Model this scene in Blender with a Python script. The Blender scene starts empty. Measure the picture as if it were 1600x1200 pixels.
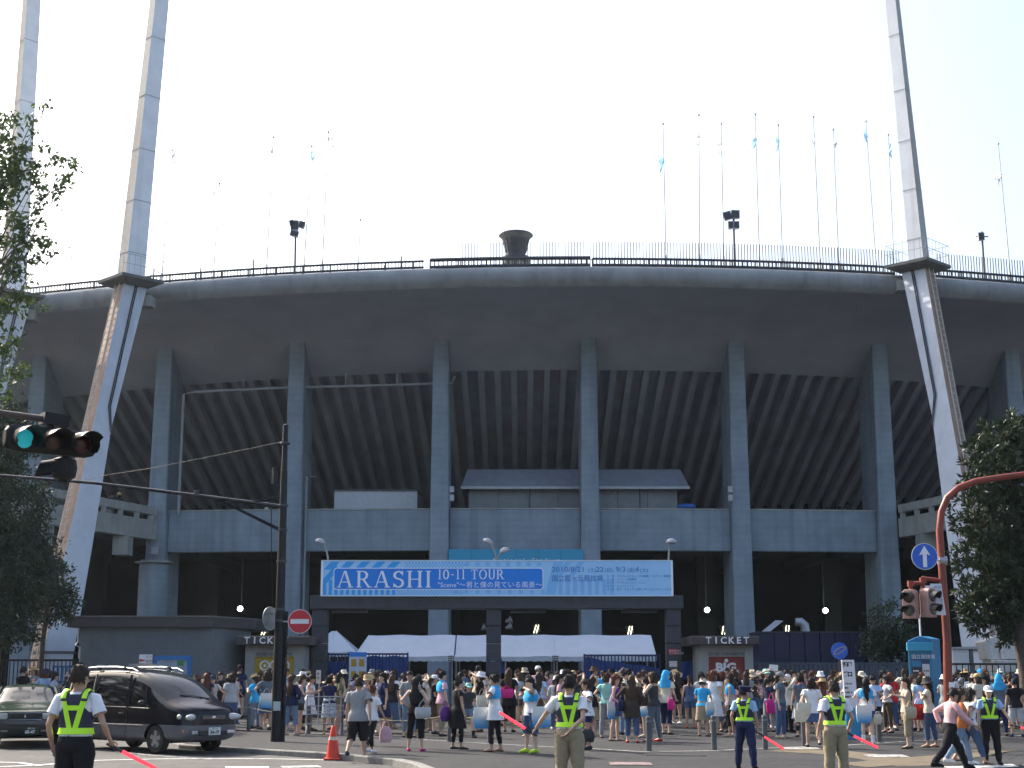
import bpy, bmesh, math, random
import numpy as np
from mathutils import Vector, Matrix, noise
from math import sin, cos, pi, radians, sqrt

sc = bpy.context.scene
COL = sc.collection
RND = random.Random(11)

# ------------------------------------------------------------------ camera, sky, sun, exposure
F = 2300.0                      # focal length in photograph pixels (1600 wide)
PITCH = math.atan(450.0 / F)
CZ = 1.7
cd = bpy.data.cameras.new('camera')
cd.sensor_width = 36.0
cd.lens = F / 1600.0 * 36.0
cd.clip_start = 0.1
cd.clip_end = 3000
cam = bpy.data.objects.new('camera', cd)
cam.location = (0, 0, CZ)
cam.rotation_euler = (pi / 2 + PITCH, 0, 0)
COL.objects.link(cam)
sc.camera = cam

SUN_EL, SUN_AZ = radians(40), radians(-48)      # azimuth from +Y (view direction) towards +X
world = bpy.data.worlds.new('World')
sc.world = world
world.use_nodes = True
wn = world.node_tree
sky = wn.nodes.new('ShaderNodeTexSky')
sky.sky_type = 'NISHITA'
sky.sun_disc = False
sky.sun_elevation = SUN_EL
sky.sun_rotation = SUN_AZ
sky.altitude = 0
sky.air_density = 1.0
sky.dust_density = 5.0
sky.ozone_density = 1.2
bg = wn.nodes['Background']
bg.inputs['Strength'].default_value = 0.15
wn.links.new(sky.outputs[0], bg.inputs[0])

sl = bpy.data.lights.new('sun', 'SUN')
sl.energy = 3.6
sl.angle = radians(0.5)
sl.color = (1.0, 0.93, 0.82)
sun = bpy.data.objects.new('sun', sl)
sdir = Vector((cos(SUN_EL) * sin(SUN_AZ), cos(SUN_EL) * cos(SUN_AZ), sin(SUN_EL)))
sun.rotation_euler = sdir.to_track_quat('Z', 'Y').to_euler()
sun.location = (0, 0, 60)
COL.objects.link(sun)

sc.view_settings.view_transform = 'Standard'
sc.view_settings.look = 'None'
sc.view_settings.gamma = 1.0
sc.view_settings.use_curve_mapping = False
sc.view_settings.exposure = 1.25

# ------------------------------------------------------------------ helpers
def ray(x, y):
    u = (x - 800) / F
    v = (600 - y) / F
    return Vector((u, cos(PITCH) - v * sin(PITCH), sin(PITCH) + v * cos(PITCH)))

def at(x, y, Y):
    """world point at distance Y in front of the camera seen at photograph position x, y"""
    d = ray(x, y)
    t = Y / d.y
    return Vector((d.x * t, Y, CZ + d.z * t))

def proj(p):
    X, Y, Z = p[0], p[1], p[2] - CZ
    dz = Y * cos(PITCH) + Z * sin(PITCH)
    dy = -Y * sin(PITCH) + Z * cos(PITCH)
    return 800 + F * X / dz, 600 - F * dy / dz

def smooth(t):
    t = min(1, max(0, t))
    return t * t * (3 - 2 * t)

def lerp(a, b, t):
    return a + (b - a) * t

def road_z(X, Y=0):
    return -0.14 - 0.006 * max(-20, min(20, X))

def plaza_z(X, Y):
    base = 0.16 * smooth((Y - 40) / 12)
    s = smooth((34.5 - Y) / 6.5) * smooth((X + 1.4) / 3.0) * (1 - smooth((X - 10.2) / 1.0))
    return lerp(base, road_z(X) + 0.014, s)

KERB = [(-70, 47), (-14, 45.5), (-10.8, 43.5), (-9.0, 39), (-7.9, 36.0), (-6.8, 34.9), (-3.94, 32.3), (-2.35, 30.1),
        (-1.88, 28.75), (-1.3, 26.1), (-0.9, 23.0), (-0.8, 20.0), (10.0, 20.0), (10.2, 24.0), (10.45, 27.2), (10.9, 28.9), (12.0, 29.6), (16, 30.2), (70, 33)]

def kerb_y(X):
    for (x0, y0), (x1, y1) in zip(KERB, KERB[1:]):
        if x0 <= X <= x1:
            return lerp(y0, y1, (X - x0) / (x1 - x0))
    return 47

def ground_z(X, Y):
    return plaza_z(X, Y) if Y >= kerb_y(X) else road_z(X, Y)

def ground_at(x, y):
    """point of the ground seen at photograph position x, y"""
    z = 0.0
    for _ in range(30):
        d = ray(x, y)
        t = (z - CZ) / d.z
        X, Y = d.x * t, d.y * t
        z = lerp(z, ground_z(X, Y), 0.6)
    return Vector((X, Y, z))

# ---- materials
MATS = {}
def mat(name, color, rough=0.75, metal=0.0, vary=0.12, scale=6.0, bump=0.0, bscale=40.0, streak=0.0, spec=0.5,
        coat=0.0, emit=None, estr=0.0, trans=0.0, alpha=1.0, board=0.0, stain=None):
    key = name
    if key in MATS:
        return MATS[key]
    m = bpy.data.materials.new(name)
    m.use_nodes = True
    nt = m.node_tree
    b = nt.nodes['Principled BSDF']
    b.inputs['Roughness'].default_value = rough
    b.inputs['Metallic'].default_value = metal
    b.inputs['Specular IOR Level'].default_value = spec
    b.inputs['Coat Weight'].default_value = coat
    b.inputs['Coat Roughness'].default_value = 0.05
    if trans:
        b.inputs['Transmission Weight'].default_value = trans
    c = (color[0], color[1], color[2], 1)
    b.inputs['Base Color'].default_value = c
    if emit:
        b.inputs['Emission Color'].default_value = (emit[0], emit[1], emit[2], 1)
        b.inputs['Emission Strength'].default_value = estr
    geo = None
    out = None
    if vary or streak or bump or stain:
        geo = nt.nodes.new('ShaderNodeNewGeometry')
        pos = geo.outputs['Position']
    if vary:
        n = nt.nodes.new('ShaderNodeTexNoise')
        n.inputs['Scale'].default_value = scale
        n.inputs['Detail'].default_value = 6
        n.inputs['Roughness'].default_value = 0.6
        nt.links.new(pos, n.inputs['Vector'])
        mr = nt.nodes.new('ShaderNodeMapRange')
        mr.inputs['From Min'].default_value = 0.3
        mr.inputs['From Max'].default_value = 0.7
        mr.inputs['To Min'].default_value = 1 - vary
        mr.inputs['To Max'].default_value = 1 + vary
        nt.links.new(n.outputs['Fac'], mr.inputs['Value'])
        mx = nt.nodes.new('ShaderNodeVectorMath')
        mx.operation = 'SCALE'
        mx.inputs[0].default_value = color[:3]
        nt.links.new(mr.outputs[0], mx.inputs['Scale'])
        out = mx.outputs[0]
    def stretched(sx, sz, thr0, thr1, amount, tint, src):
        mp = nt.nodes.new('ShaderNodeMapping')
        mp.inputs['Scale'].default_value = (sx, sx, sz)
        nt.links.new(pos, mp.inputs['Vector'])
        n2 = nt.nodes.new('ShaderNodeTexNoise')
        n2.inputs['Scale'].default_value = 1.0
        n2.inputs['Detail'].default_value = 5
        nt.links.new(mp.outputs[0], n2.inputs['Vector'])
        mr2 = nt.nodes.new('ShaderNodeMapRange')
        mr2.inputs['From Min'].default_value = thr0
        mr2.inputs['From Max'].default_value = thr1
        mr2.inputs['To Min'].default_value = 0
        mr2.inputs['To Max'].default_value = amount
        nt.links.new(n2.outputs['Fac'], mr2.inputs['Value'])
        mm = nt.nodes.new('ShaderNodeMixRGB')
        mm.blend_type = 'MIX'
        nt.links.new(mr2.outputs[0], mm.inputs['Fac'])
        nt.links.new(src, mm.inputs['Color1'])
        mm.inputs['Color2'].default_value = (tint[0], tint[1], tint[2], 1)
        return mm.outputs[0]
    if streak and out is not None:
        out = stretched(2.2, 0.12, 0.5, 0.72, streak, [k * 0.45 for k in color[:3]], out)
    if stain and out is not None:
        out = stretched(stain[0], stain[1], stain[2], stain[3], stain[4], stain[5], out)
    if board and out is not None:
        wv = nt.nodes.new('ShaderNodeTexWave')
        wv.wave_type = 'BANDS'
        wv.bands_direction = 'Z'
        wv.inputs['Scale'].default_value = board
        wv.inputs['Distortion'].default_value = 0.6
        nt.links.new(pos, wv.inputs['Vector'])
        mm = nt.nodes.new('ShaderNodeMixRGB')
        mm.blend_type = 'MULTIPLY'
        mm.inputs['Fac'].default_value = 0.05
        nt.links.new(out, mm.inputs['Color1'])
        nt.links.new(wv.outputs['Color'], mm.inputs['Color2'])
        out = mm.outputs[0]
    if out is not None:
        nt.links.new(out, b.inputs['Base Color'])
    if bump:
        nb = nt.nodes.new('ShaderNodeTexNoise')
        nb.inputs['Scale'].default_value = bscale
        nb.inputs['Detail'].default_value = 4
        nt.links.new(pos, nb.inputs['Vector'])
        bp = nt.nodes.new('ShaderNodeBump')
        bp.inputs['Strength'].default_value = bump
        bp.inputs['Distance'].default_value = 0.02
        nt.links.new(nb.outputs['Fac'], bp.inputs['Height'])
        nt.links.new(bp.outputs[0], b.inputs['Normal'])
    MATS[key] = m
    return m

# ---- mesh builder
class MB:
    def __init__(self):
        self.v = []
        self.f = []
        self.m = []
        self.cur = 0
    def add(self, verts, faces):
        o = len(self.v)
        self.v.extend([tuple(p) for p in verts])
        for f in faces:
            self.f.append(tuple(i + o for i in f))
            self.m.append(self.cur)
        return self
    def box(self, c, s, rot=None, ch=0.0):
        c = Vector(c)
        hx, hy, hz = s[0] / 2, s[1] / 2, s[2] / 2
        pts = [Vector((x, y, z)) for x in (-hx, hx) for y in (-hy, hy) for z in (-hz, hz)]
        if rot is not None:
            pts = [rot @ p for p in pts]
        return self.add([p + c for p in pts], [(0, 1, 3, 2), (4, 6, 7, 5), (0, 4, 5, 1), (2, 3, 7, 6), (0, 2, 6, 4), (1, 5, 7, 3)])
    def box2(self, a, b):
        return self.box([(a[i] + b[i]) / 2 for i in range(3)], [abs(b[i] - a[i]) for i in range(3)])
    def hexa(self, p):
        """eight points: four of the bottom ring then four of the top ring"""
        return self.add(p, [(3, 2, 1, 0), (4, 5, 6, 7), (0, 1, 5, 4), (1, 2, 6, 5), (2, 3, 7, 6), (3, 0, 4, 7)])
    def loft(self, rings, cap=True, closed=True):
        n = len(rings[0])
        verts = [p for r in rings for p in r]
        faces = []
        for i in range(len(rings) - 1):
            for j in range(n if closed else n - 1):
                k = (j + 1) % n
                faces.append((i * n + j, i * n + k, (i + 1) * n + k, (i + 1) * n + j))
        if cap and closed:
            faces.append(tuple(reversed(range(n))))
            faces.append(tuple((len(rings) - 1) * n + j for j in range(n)))
        return self.add(verts, faces)
    def tube(self, pts, r, n=8, cap=True, flat=1.0, up=None):
        pts = [Vector(p) for p in pts]
        if not hasattr(r, '__len__'):
            r = [r] * len(pts)
        rings = []
        prev = None
        for i, p in enumerate(pts):
            a = pts[max(0, i - 1)]
            b = pts[min(len(pts) - 1, i + 1)]
            t = (b - a)
            t = t.normalized() if t.length > 1e-9 else Vector((0, 0, 1))
            if prev is None:
                ref = Vector(up) if up is not None else (Vector((1, 0, 0)) if abs(t.x) < 0.8 else Vector((0, 1, 0)))
            else:
                ref = prev
            x = (ref - t * ref.dot(t)).normalized()
            prev = x
            y = t.cross(x)
            rings.append([p + (x * cos(2 * pi * k / n) + y * sin(2 * pi * k / n) * flat) * r[i] for k in range(n)])
        return self.loft(rings, cap)
    def lathe(self, prof, c=(0, 0, 0), n=20, rot=None, cap=True):
        """prof: list of (radius, z)"""
        c = Vector(c)
        rings = []
        for r, z in prof:
            ring = [Vector((r * cos(2 * pi * k / n), r * sin(2 * pi * k / n), z)) for k in range(n)]
            if rot is not None:
                ring = [rot @ p for p in ring]
            rings.append([p + c for p in ring])
        return self.loft(rings, cap)
    def prism(self, poly, o, ax, ay, d):
        """polygon poly (2-D) in the plane o + x*ax + y*ay, thickened by vector d"""
        o, ax, ay, d = Vector(o), Vector(ax), Vector(ay), Vector(d)
        n = len(poly)
        a = [o + ax * p[0] + ay * p[1] for p in poly]
        b = [p + d for p in a]
        faces = [tuple(range(n)), tuple(reversed(range(n, 2 * n)))]
        for i in range(n):
            k = (i + 1) % n
            faces.append((k, i, n + i, n + k))
        return self.add(a + b, faces)
    def ellipsoid(self, c, r, n=12, m=8, rot=None):
        prof = []
        rings = []
        c = Vector(c)
        for i in range(m + 1):
            t = -pi / 2 + pi * i / m
            t = max(-pi / 2 + 0.08, min(pi / 2 - 0.08, t))
            ring = [Vector((r[0] * cos(t) * cos(2 * pi * k / n), r[1] * cos(t) * sin(2 * pi * k / n), r[2] * sin(t))) for k in range(n)]
            if rot is not None:
                ring = [rot @ p for p in ring]
            rings.append([p + c for p in ring])
        return self.loft(rings, True)
    def mesh(self, name, smooth_angle=None):
        me = bpy.data.meshes.new(name)
        me.from_pydata(self.v, [], self.f)
        if any(self.m):
            me.polygons.foreach_set('material_index', self.m)
        if smooth_angle is not None:
            bm = bmesh.new()
            bm.from_mesh(me)
            bmesh.ops.recalc_face_normals(bm, faces=bm.faces)
            bm.to_mesh(me)
            bm.free()
        if smooth_angle is not None:
            me.polygons.foreach_set('use_smooth', [True] * len(me.polygons))
            me.set_sharp_from_angle(angle=radians(smooth_angle))
        me.update()
        return me
    def build(self, name, material, parent=None, smooth_angle=None, fix=True, bevel=0.0):
        me = self.mesh(name, None)
        if fix:
            bm = bmesh.new()
            bm.from_mesh(me)
            bmesh.ops.recalc_face_normals(bm, faces=bm.faces)
            if bevel:
                bmesh.ops.bevel(bm, geom=[e for e in bm.edges if len(e.link_faces) == 2 and e.calc_face_angle(0) > 0.6], offset=bevel, segments=1, affect='EDGES')
            bm.to_mesh(me)
            bm.free()
        if smooth_angle is not None:
            me.polygons.foreach_set('use_smooth', [True] * len(me.polygons))
            me.set_sharp_from_angle(angle=radians(smooth_angle))
        return link(name, me, material, parent)

def link(name, me, material, parent=None):
    o = bpy.data.objects.new(name, me)
    COL.objects.link(o)
    ms = material if isinstance(material, (list, tuple)) else [material]
    if me is not None and len(me.materials) == 0:
        for m in ms:
            me.materials.append(m)
    if parent is not None:
        o.parent = parent
    return o

def thing(name, label, cat, group=None, loc=(0, 0, 0), rz=0.0):
    o = bpy.data.objects.new(name, None)
    o.empty_display_size = 0.2
    COL.objects.link(o)
    o.location = loc
    o.rotation_euler = (0, 0, rz)
    return tag(o, label, cat, group)

def tag(o, label, cat, group=None):
    o['label'] = label
    o['category'] = cat
    if group:
        o['group'] = group
    return o

def structure(o):
    o['kind'] = 'structure'
    return o

def stuff(o):
    o['kind'] = 'stuff'
    return o

def inst(name, me, m, parent, loc=(0, 0, 0), rot=(0, 0, 0), scale=(1, 1, 1)):
    """another object on shared mesh data"""
    o = bpy.data.objects.new(name, me)
    COL.objects.link(o)
    if len(me.materials) == 0 and m is not None:
        me.materials.append(m)
    o.parent = parent
    o.location = loc
    o.rotation_euler = rot
    o.scale = scale
    return o

def text(s, size, o, ax, ay, material, parent=None, name='lettering', align='LEFT', space=1.0, xs=1.0, bold=0.0):
    """flat lettering lying on the plane o, ax, ay"""
    c = bpy.data.curves.new('lettering', 'FONT')
    c.body = s
    c.size = size
    c.align_x = align
    c.space_character = space
    c.resolution_u = 2
    c.offset = bold
    t = bpy.data.objects.new('tmp', c)
    COL.objects.link(t)
    dg = bpy.context.evaluated_depsgraph_get()
    me = bpy.data.meshes.new_from_object(t.evaluated_get(dg))
    bpy.data.objects.remove(t)
    bpy.data.curves.remove(c)
    o, ax, ay = Vector(o), Vector(ax).normalized(), Vector(ay).normalized()
    for v in me.vertices:
        v.co = o + ax * v.co.x * xs + ay * v.co.y
    me.materials.clear()
    return link(name, me, material, parent)

# ---- palette
CONC = mat('concrete_facade', (0.265, 0.32, 0.37), 0.85, spec=.05, vary=0.14, scale=0.9, bump=0.25, bscale=8, streak=0.42, board=0.9)
CONC_D = mat('concrete_underside', (0.46, 0.475, 0.52), 0.9, spec=.05, vary=0.09, scale=0.5, bump=0.2, bscale=5, stain=(0.5, 0.12, 0.55, 0.75, 0.2, (0.36, 0.37, 0.39)))
CONC_RIM = mat('concrete_rim', (0.29, 0.305, 0.31), 0.85, spec=.05, vary=0.16, scale=0.8, streak=0.4)
CONC_RIB = mat('concrete_rib', (0.40, 0.41, 0.45), 0.9, spec=.05, vary=0.14, scale=0.7, bump=0.2, bscale=6)
CONC_SOFFIT = mat('concrete_between_ribs', (0.33, 0.33, 0.38), 0.92, spec=.05, vary=0.15, scale=0.7)
CONC_SHADE = mat('concourse_shade_concrete', (0.022, 0.022, 0.022), 0.9, spec=.02, vary=0.2, scale=0.6)  # near-black base colour stands in for the deep shade of the concourse
CONC_L = mat('concrete_terrace', (0.36, 0.37, 0.35), 0.85, spec=.05, vary=0.15, scale=1.0, streak=0.4)
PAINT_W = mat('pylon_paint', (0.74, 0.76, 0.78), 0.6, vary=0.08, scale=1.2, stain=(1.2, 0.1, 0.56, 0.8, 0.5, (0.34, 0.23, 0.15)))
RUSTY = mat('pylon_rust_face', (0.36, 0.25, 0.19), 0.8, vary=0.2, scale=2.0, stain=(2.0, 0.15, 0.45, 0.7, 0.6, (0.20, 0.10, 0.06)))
STEEL_D = mat('dark_steel', (0.055, 0.058, 0.065), 0.5, metal=0.4, vary=0.1)
STEEL_L = mat('galvanised_steel', (0.35, 0.36, 0.38), 0.45, metal=0.6, vary=0.1)
BLACK = mat('black_paint', (0.012, 0.012, 0.014), 0.35, vary=0.1)
WHITE = mat('white_paint', (0.78, 0.78, 0.78), 0.6, vary=0.05)
# ------------------------------------------------------------------ ground
def make_asphalt(name, base, scale=1.0, patch=0.2, rough=0.85):
    m = bpy.data.materials.new(name)
    m.use_nodes = True
    nt = m.node_tree
    b = nt.nodes['Principled BSDF']
    b.inputs['Roughness'].default_value = rough
    b.inputs['Specular IOR Level'].default_value = 0.2
    geo = nt.nodes.new('ShaderNodeNewGeometry')
    def nz(s, d, r=0.6):
        n = nt.nodes.new('ShaderNodeTexNoise')
        n.inputs['Scale'].default_value = s
        n.inputs['Detail'].default_value = d
        n.inputs['Roughness'].default_value = r
        nt.links.new(geo.outputs['Position'], n.inputs['Vector'])
        return n.outputs['Fac']
    def rng(src, a, bb, lo, hi):
        r = nt.nodes.new('ShaderNodeMapRange')
        r.inputs['From Min'].default_value = a
        r.inputs['From Max'].default_value = bb
        r.inputs['To Min'].default_value = lo
        r.inputs['To Max'].default_value = hi
        nt.links.new(src, r.inputs['Value'])
        return r.outputs[0]
    def mul(a, bb):
        k = nt.nodes.new('ShaderNodeMath')
        k.operation = 'MULTIPLY'
        nt.links.new(a, k.inputs[0])
        nt.links.new(bb, k.inputs[1])
        return k.outputs[0]
    big = rng(nz(0.35, 4), 0.3, 0.7, 1 - patch, 1 + patch)
    grit = rng(nz(90 * scale, 2, 0.7), 0.3, 0.72, 0.55, 1.6)
    blot = mul(rng(nz(2.2, 5), 0.35, 0.7, 0.82, 1.2), rng(nz(13.0, 4, .75), 0.32, 0.7, 0.74, 1.28))
    vor = nt.nodes.new('ShaderNodeTexVoronoi')
    vor.feature = 'DISTANCE_TO_EDGE'
    vor.inputs['Scale'].default_value = 0.33
    nt.links.new(geo.outputs['Position'], vor.inputs['Vector'])
    crack = rng(vor.outputs['Distance'], 0.0, 0.006, 0.55, 1.0)
    val = mul(mul(mul(big, grit), blot), crack)
    sv = nt.nodes.new('ShaderNodeVectorMath')
    sv.operation = 'SCALE'
    sv.inputs[0].default_value = base
    nt.links.new(val, sv.inputs['Scale'])
    nt.links.new(sv.outputs[0], b.inputs['Base Color'])
    bp = nt.nodes.new('ShaderNodeBump')
    bp.inputs['Strength'].default_value = 0.6
    bp.inputs['Distance'].default_value = 0.006
    nt.links.new(nz(120 * scale, 3, 0.7), bp.inputs['Height'])
    nt.links.new(bp.outputs[0], b.inputs['Normal'])
    return m

ASPH = make_asphalt('asphalt_road', (0.085, 0.083, 0.079), 0.7)
PAVE = make_asphalt('asphalt_plaza', (0.032, 0.033, 0.035), 1.0, 0.16)
LINE = mat('road_marking_paint', (0.62, 0.62, 0.60), 0.7, vary=0.25, scale=9, stain=(7, 7, 0.55, 0.68, 0.6, (0.10, 0.10, 0.10)))
LINE_W = mat('worn_marking_paint', (0.36, 0.36, 0.35), 0.8, vary=0.3, scale=8, stain=(9, 9, 0.45, 0.62, 0.8, (0.07, 0.07, 0.07)))
TAN = mat('tan_anti_skid', (0.105, 0.082, 0.05), 0.9, vary=0.25, scale=3, stain=(4, 4, 0.5, 0.7, 0.6, (0.09, 0.08, 0.06)))
KERBM = mat('kerb_concrete', (0.17, 0.17, 0.16), 0.9, vary=0.25, scale=4, bump=0.3, bscale=60)

g = MB()
nx, ny = 60, 40
def axis(lo, hi, n, p):
    return [lo + (hi - lo) * (i / n) for i in range(n + 1)]
xs = [-900, -400, -150, -70] + axis(-45, 45, 30, 1) + [70, 150, 400, 900]
ys = [-60, -20, 0] + axis(8, 60, 26, 1) + [90, 160, 400, 1500]
vs = [(x, y, road_z(x)) for y in ys for x in xs]
W = len(xs)
fs = [(j * W + i, j * W + i + 1, (j + 1) * W + i + 1, (j + 1) * W + i) for j in range(len(ys) - 1) for i in range(W - 1)]
g.add(vs, fs)
structure(g.build('road', ASPH, smooth_angle=30))

g = MB()
bx = sorted(set([k[0] for k in KERB] + [-60 + i * 2.0 for i in range(20)] + [-20 + i * 0.5 for i in range(81)] + [20 + i * 4 for i in range(12)]))
NR = 44
vs = []
for X in bx:
    y0 = kerb_y(X)
    for r in range(NR + 1):
        t = r / NR
        Y = lerp(y0, 110, t ** 1.7)
        vs.append((X, Y, plaza_z(X, Y) + 0.004))
fs = []
for i in range(len(bx) - 1):
    for r in range(NR):
        a = i * (NR + 1) + r
        fs.append((a, a + NR + 1, a + NR + 2, a + 1))
g.add(vs, fs)
structure(g.build('plaza_pavement', PAVE, smooth_angle=30))

# kerb stones, one by one
def kerb_run(name, pts, label):
    root = thing(name, label, 'kerb')
    # resample
    P = [Vector((x, y, 0)) for x, y in pts]
    out = [P[0]]
    step = 0.75
    for a, b in zip(P, P[1:]):
        L = (b - a).length
        n = max(1, int(round(L / step)))
        for i in range(1, n + 1):
            out.append(a.lerp(b, i / n))
    for a, b in zip(out, out[1:]):
        d = (b - a).normalized()
        nrm = Vector((-d.y, d.x, 0))
        if nrm.y < 0:
            nrm = -nrm
        a2, b2 = a + d * 0.006, b - d * 0.006
        q = []
        zt = [max(plaza_z(p.x, p.y + 0.1), road_z(p.x) + 0.02) + 0.012 for p in (a2, b2)]
        zr = [road_z(p.x) - 0.05 for p in (a2, b2)]
        m = MB()
        ch = 0.02
        sec = lambda p, z, zb: [p + Vector((0, 0, zb)), p + Vector((0, 0, z - ch)), p + nrm * ch + Vector((0, 0, z)), p + nrm * 0.18 + Vector((0, 0, z)), p + nrm * 0.18 + Vector((0, 0, zb))]
        m.loft([sec(a2 - nrm * 0.02, zt[0], zr[0]), sec(b2 - nrm * 0.02, zt[1], zr[1])])
        m.build('kerb_stone', KERBM, root)
kerb_run('kerb', [(-14, 45.5), (-10.8, 43.5), (-9.0, 39), (-7.9, 36.0), (-6.8, 34.9), (-3.94, 32.3), (-2.35, 30.1), (-1.88, 28.75), (-1.3, 26.1), (-1.05, 24.2)],
         'low concrete kerb curving along the road behind the orange cone')
kerb_run('kerb', [(10.3, 26.2), (10.45, 27.2), (10.9, 28.9), (12.0, 29.6), (16, 30.2)], 'short concrete kerb at the right edge beside the capped guard')

def strip(name, pts, w, m, dz=0.008, label=None):
    """painted strip through ground points given as photograph positions"""
    P = [ground_at(x, y) for x, y in pts]
    out = []
    for a, b in zip(P, P[1:]):
        n = max(1, int((b - a).length / 0.5))
        for i in range(n):
            out.append(a.lerp(b, i / n))
    out.append(P[-1])
    vs, fs = [], []
    for i, p in enumerate(out):
        d = (out[min(i + 1, len(out) - 1)] - out[max(0, i - 1)])
        d.z = 0
        d.normalize()
        n = Vector((-d.y, d.x, 0)) * w / 2
        for q in (p - n, p + n):
            vs.append((q.x, q.y, ground_z(q.x, q.y) + dz))
        if i:
            fs.append((2 * i - 2, 2 * i - 1, 2 * i + 1, 2 * i))
    g = MB()
    g.add(vs, fs)
    return structure(g.build(name, m))
strip('road_line', [(-60, 1201), (60, 1196), (150, 1188.5), (260, 1186), (420, 1186), (520, 1188)], 0.16, LINE)
strip('road_line', [(-60, 1190), (30, 1192), (62, 1197)], 0.14, LINE)
strip('crossing_stripe', [(352, 1199.5), (420, 1199)], 0.42, LINE)
strip('crossing_stripe', [(440, 1198.7), (500, 1198)], 0.42, LINE)
strip('crossing_stripe', [(1480, 1200), (1600, 1196)], 0.45, LINE)
strip('road_line', [(60, 1166), (130, 1169), (240, 1181), (330, 1187)], 0.12, LINE_W)
for a, b in (((340, 1138), (440, 1143)), ((440, 1143), (560, 1150)), ((560, 1150), (740, 1161)), ((740, 1161), (870, 1168)), ((870, 1168), (1000, 1175)), ((1000, 1175), (1120, 1173.5)),
             ((1120, 1173.5), (1260, 1167)), ((1320, 1165), (1430, 1158)), ((1430, 1158), (1600, 1150))):
    strip('pavement_edging', [a, b], 0.11, LINE_W, 0.010)
strip('tan_band', [(1215, 1172), (1300, 1176), (1370, 1184), (1440, 1197)], 1.1, TAN, 0.010)
strip('tan_band', [(1330, 1197), (1400, 1191), (1480, 1184), (1560, 1172)], 0.9, TAN, 0.013)
for k, (x, y) in enumerate([(985, 1194), (1385, 1182), (1250, 1170)]):
    P = ground_at(x, y)
    g = MB()
    vs = [(P.x + a, P.y + b, ground_z(P.x + a, P.y + b) + 0.016) for a, b in ((-.42, -.3), (.42, -.3), (.42, .3), (-.42, .3))]
    g.add(vs, [(0, 1, 2, 3)])
    structure(g.build('pavement_marking', LINE_W if k else mat('pink_marking', (0.26, 0.17, 0.17), 0.8, vary=.3, scale=6, stain=(6, 6, .42, .6, .8, (.06, .06, .06)))))
# drain grating on the plaza
gr = thing('drain_grate', 'slotted dark drain grating set in the pavement behind the capped guard', 'drain')
P0, P1 = ground_at(1010, 1180), ground_at(1100, 1181)
for i in range(26):
    p = P0.lerp(P1, i / 25)
    m = MB()
    m.box((p.x, p.y, ground_z(p.x, p.y) + 0.006), (0.02, 0.4, 0.02))
    m.build('bar', STEEL_D, gr)

# ------------------------------------------------------------------ stadium
STAD = thing('stadium', 'huge grey concrete stadium stand with overhanging rim above six tall columns', 'stadium', loc=(0, 75, 0))
SO = Vector((0, -75, 0))
def sbuild(mb, name, m, parent=None, **k):
    o = mb.build(name, m, None, **k)
    if parent is None:
        o.parent = STAD
        o.location = SO
    else:
        o.parent = parent
    return o

def arc(X, Y0, R, Xc=2.0):
    d = min(abs(X - Xc), R * 0.93)
    return Y0 + R - sqrt(R * R - d * d)
RIM = lambda X: arc(X, 65.0, 95.0)
COLY = lambda X: arc(X, 72.0, 150.0, 1.0)
JY = lambda X: arc(X, 74.4, 120.0, 1.5)

def fit_curve(pts, fy, deg=2):
    X, Z = [], []
    for x, y in pts:
        xx = 0
        Y = 70
        for _ in range(30):
            p = at(x, y, Y)
            Y = fy(p.x)
        X.append(p.x)
        Z.append(p.z)
    return np.poly1d(np.polyfit(X, Z, deg))
RIMZ = fit_curve([(0, 466), (200, 441), (420, 430), (720, 417), (900, 414), (1100, 416), (1400, 427), (1600, 442)], RIM)
JZ = fit_curve([(150, 614), (285, 603), (480, 592), (700, 580), (900, 577), (1160, 582), (1300, 590), (1480, 600)], JY)
XS = [-44 + i * 1.1 for i in range(81)]

# underside: rim band then smooth concave soffit then ribbed soffit
def rim_profile(X):
    y, z = RIM(X), RIMZ(X)
    jy, jz = JY(X), JZ(X)
    prof = [(y + 0.9, z + 0.02), (y + 0.25, z + 0.0), (y + 0.06, z - 0.12), (y, z - 0.38), (y + 0.12, z - 0.68), (y + 0.42, z - 0.9)]
    return prof, (y + 0.42, z - 0.9), (jy, jz)
def sheet(rows):
    """rows: list over X of list of points"""
    m = MB()
    m.loft(rows, cap=False, closed=False)
    return m
sbuild(sheet([[Vector((X, a, b)) for a, b in rim_profile(X)[0]] for X in XS]), 'rim_edge', CONC_RIM, smooth_angle=50)
rows = []
for X in XS:
    _, (y0, z0), (y1, z1) = rim_profile(X)
    row = []
    for i in range(11):
        t = i / 10
        row.append(Vector((X, lerp(y0, y1, t), lerp(z0, z1, t) + 0.78 * sin(pi * t ** 1.1))))
    rows.append(row)
sbuild(sheet(rows), 'overhang_soffit', CONC_D, smooth_angle=50)
RD = 17.0
def rib_pt(X, t, lift=0.0):
    """point on the ribbed slope below the junction; ribs run radially inwards"""
    y, z = JY(X), JZ(X)
    c = Vector((1.5, 74.4 + 120.0))
    d = (c - Vector((X, y)))
    d = d.normalized()
    return Vector((X + d.x * RD * t, y + d.y * RD * t, z - 0.575 * RD * t + lift))
sbuild(sheet([[rib_pt(X, t / 6, 0.62) for t in range(7)] for X in XS]), 'rib_slab', CONC_SOFFIT, smooth_angle=50)
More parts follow.
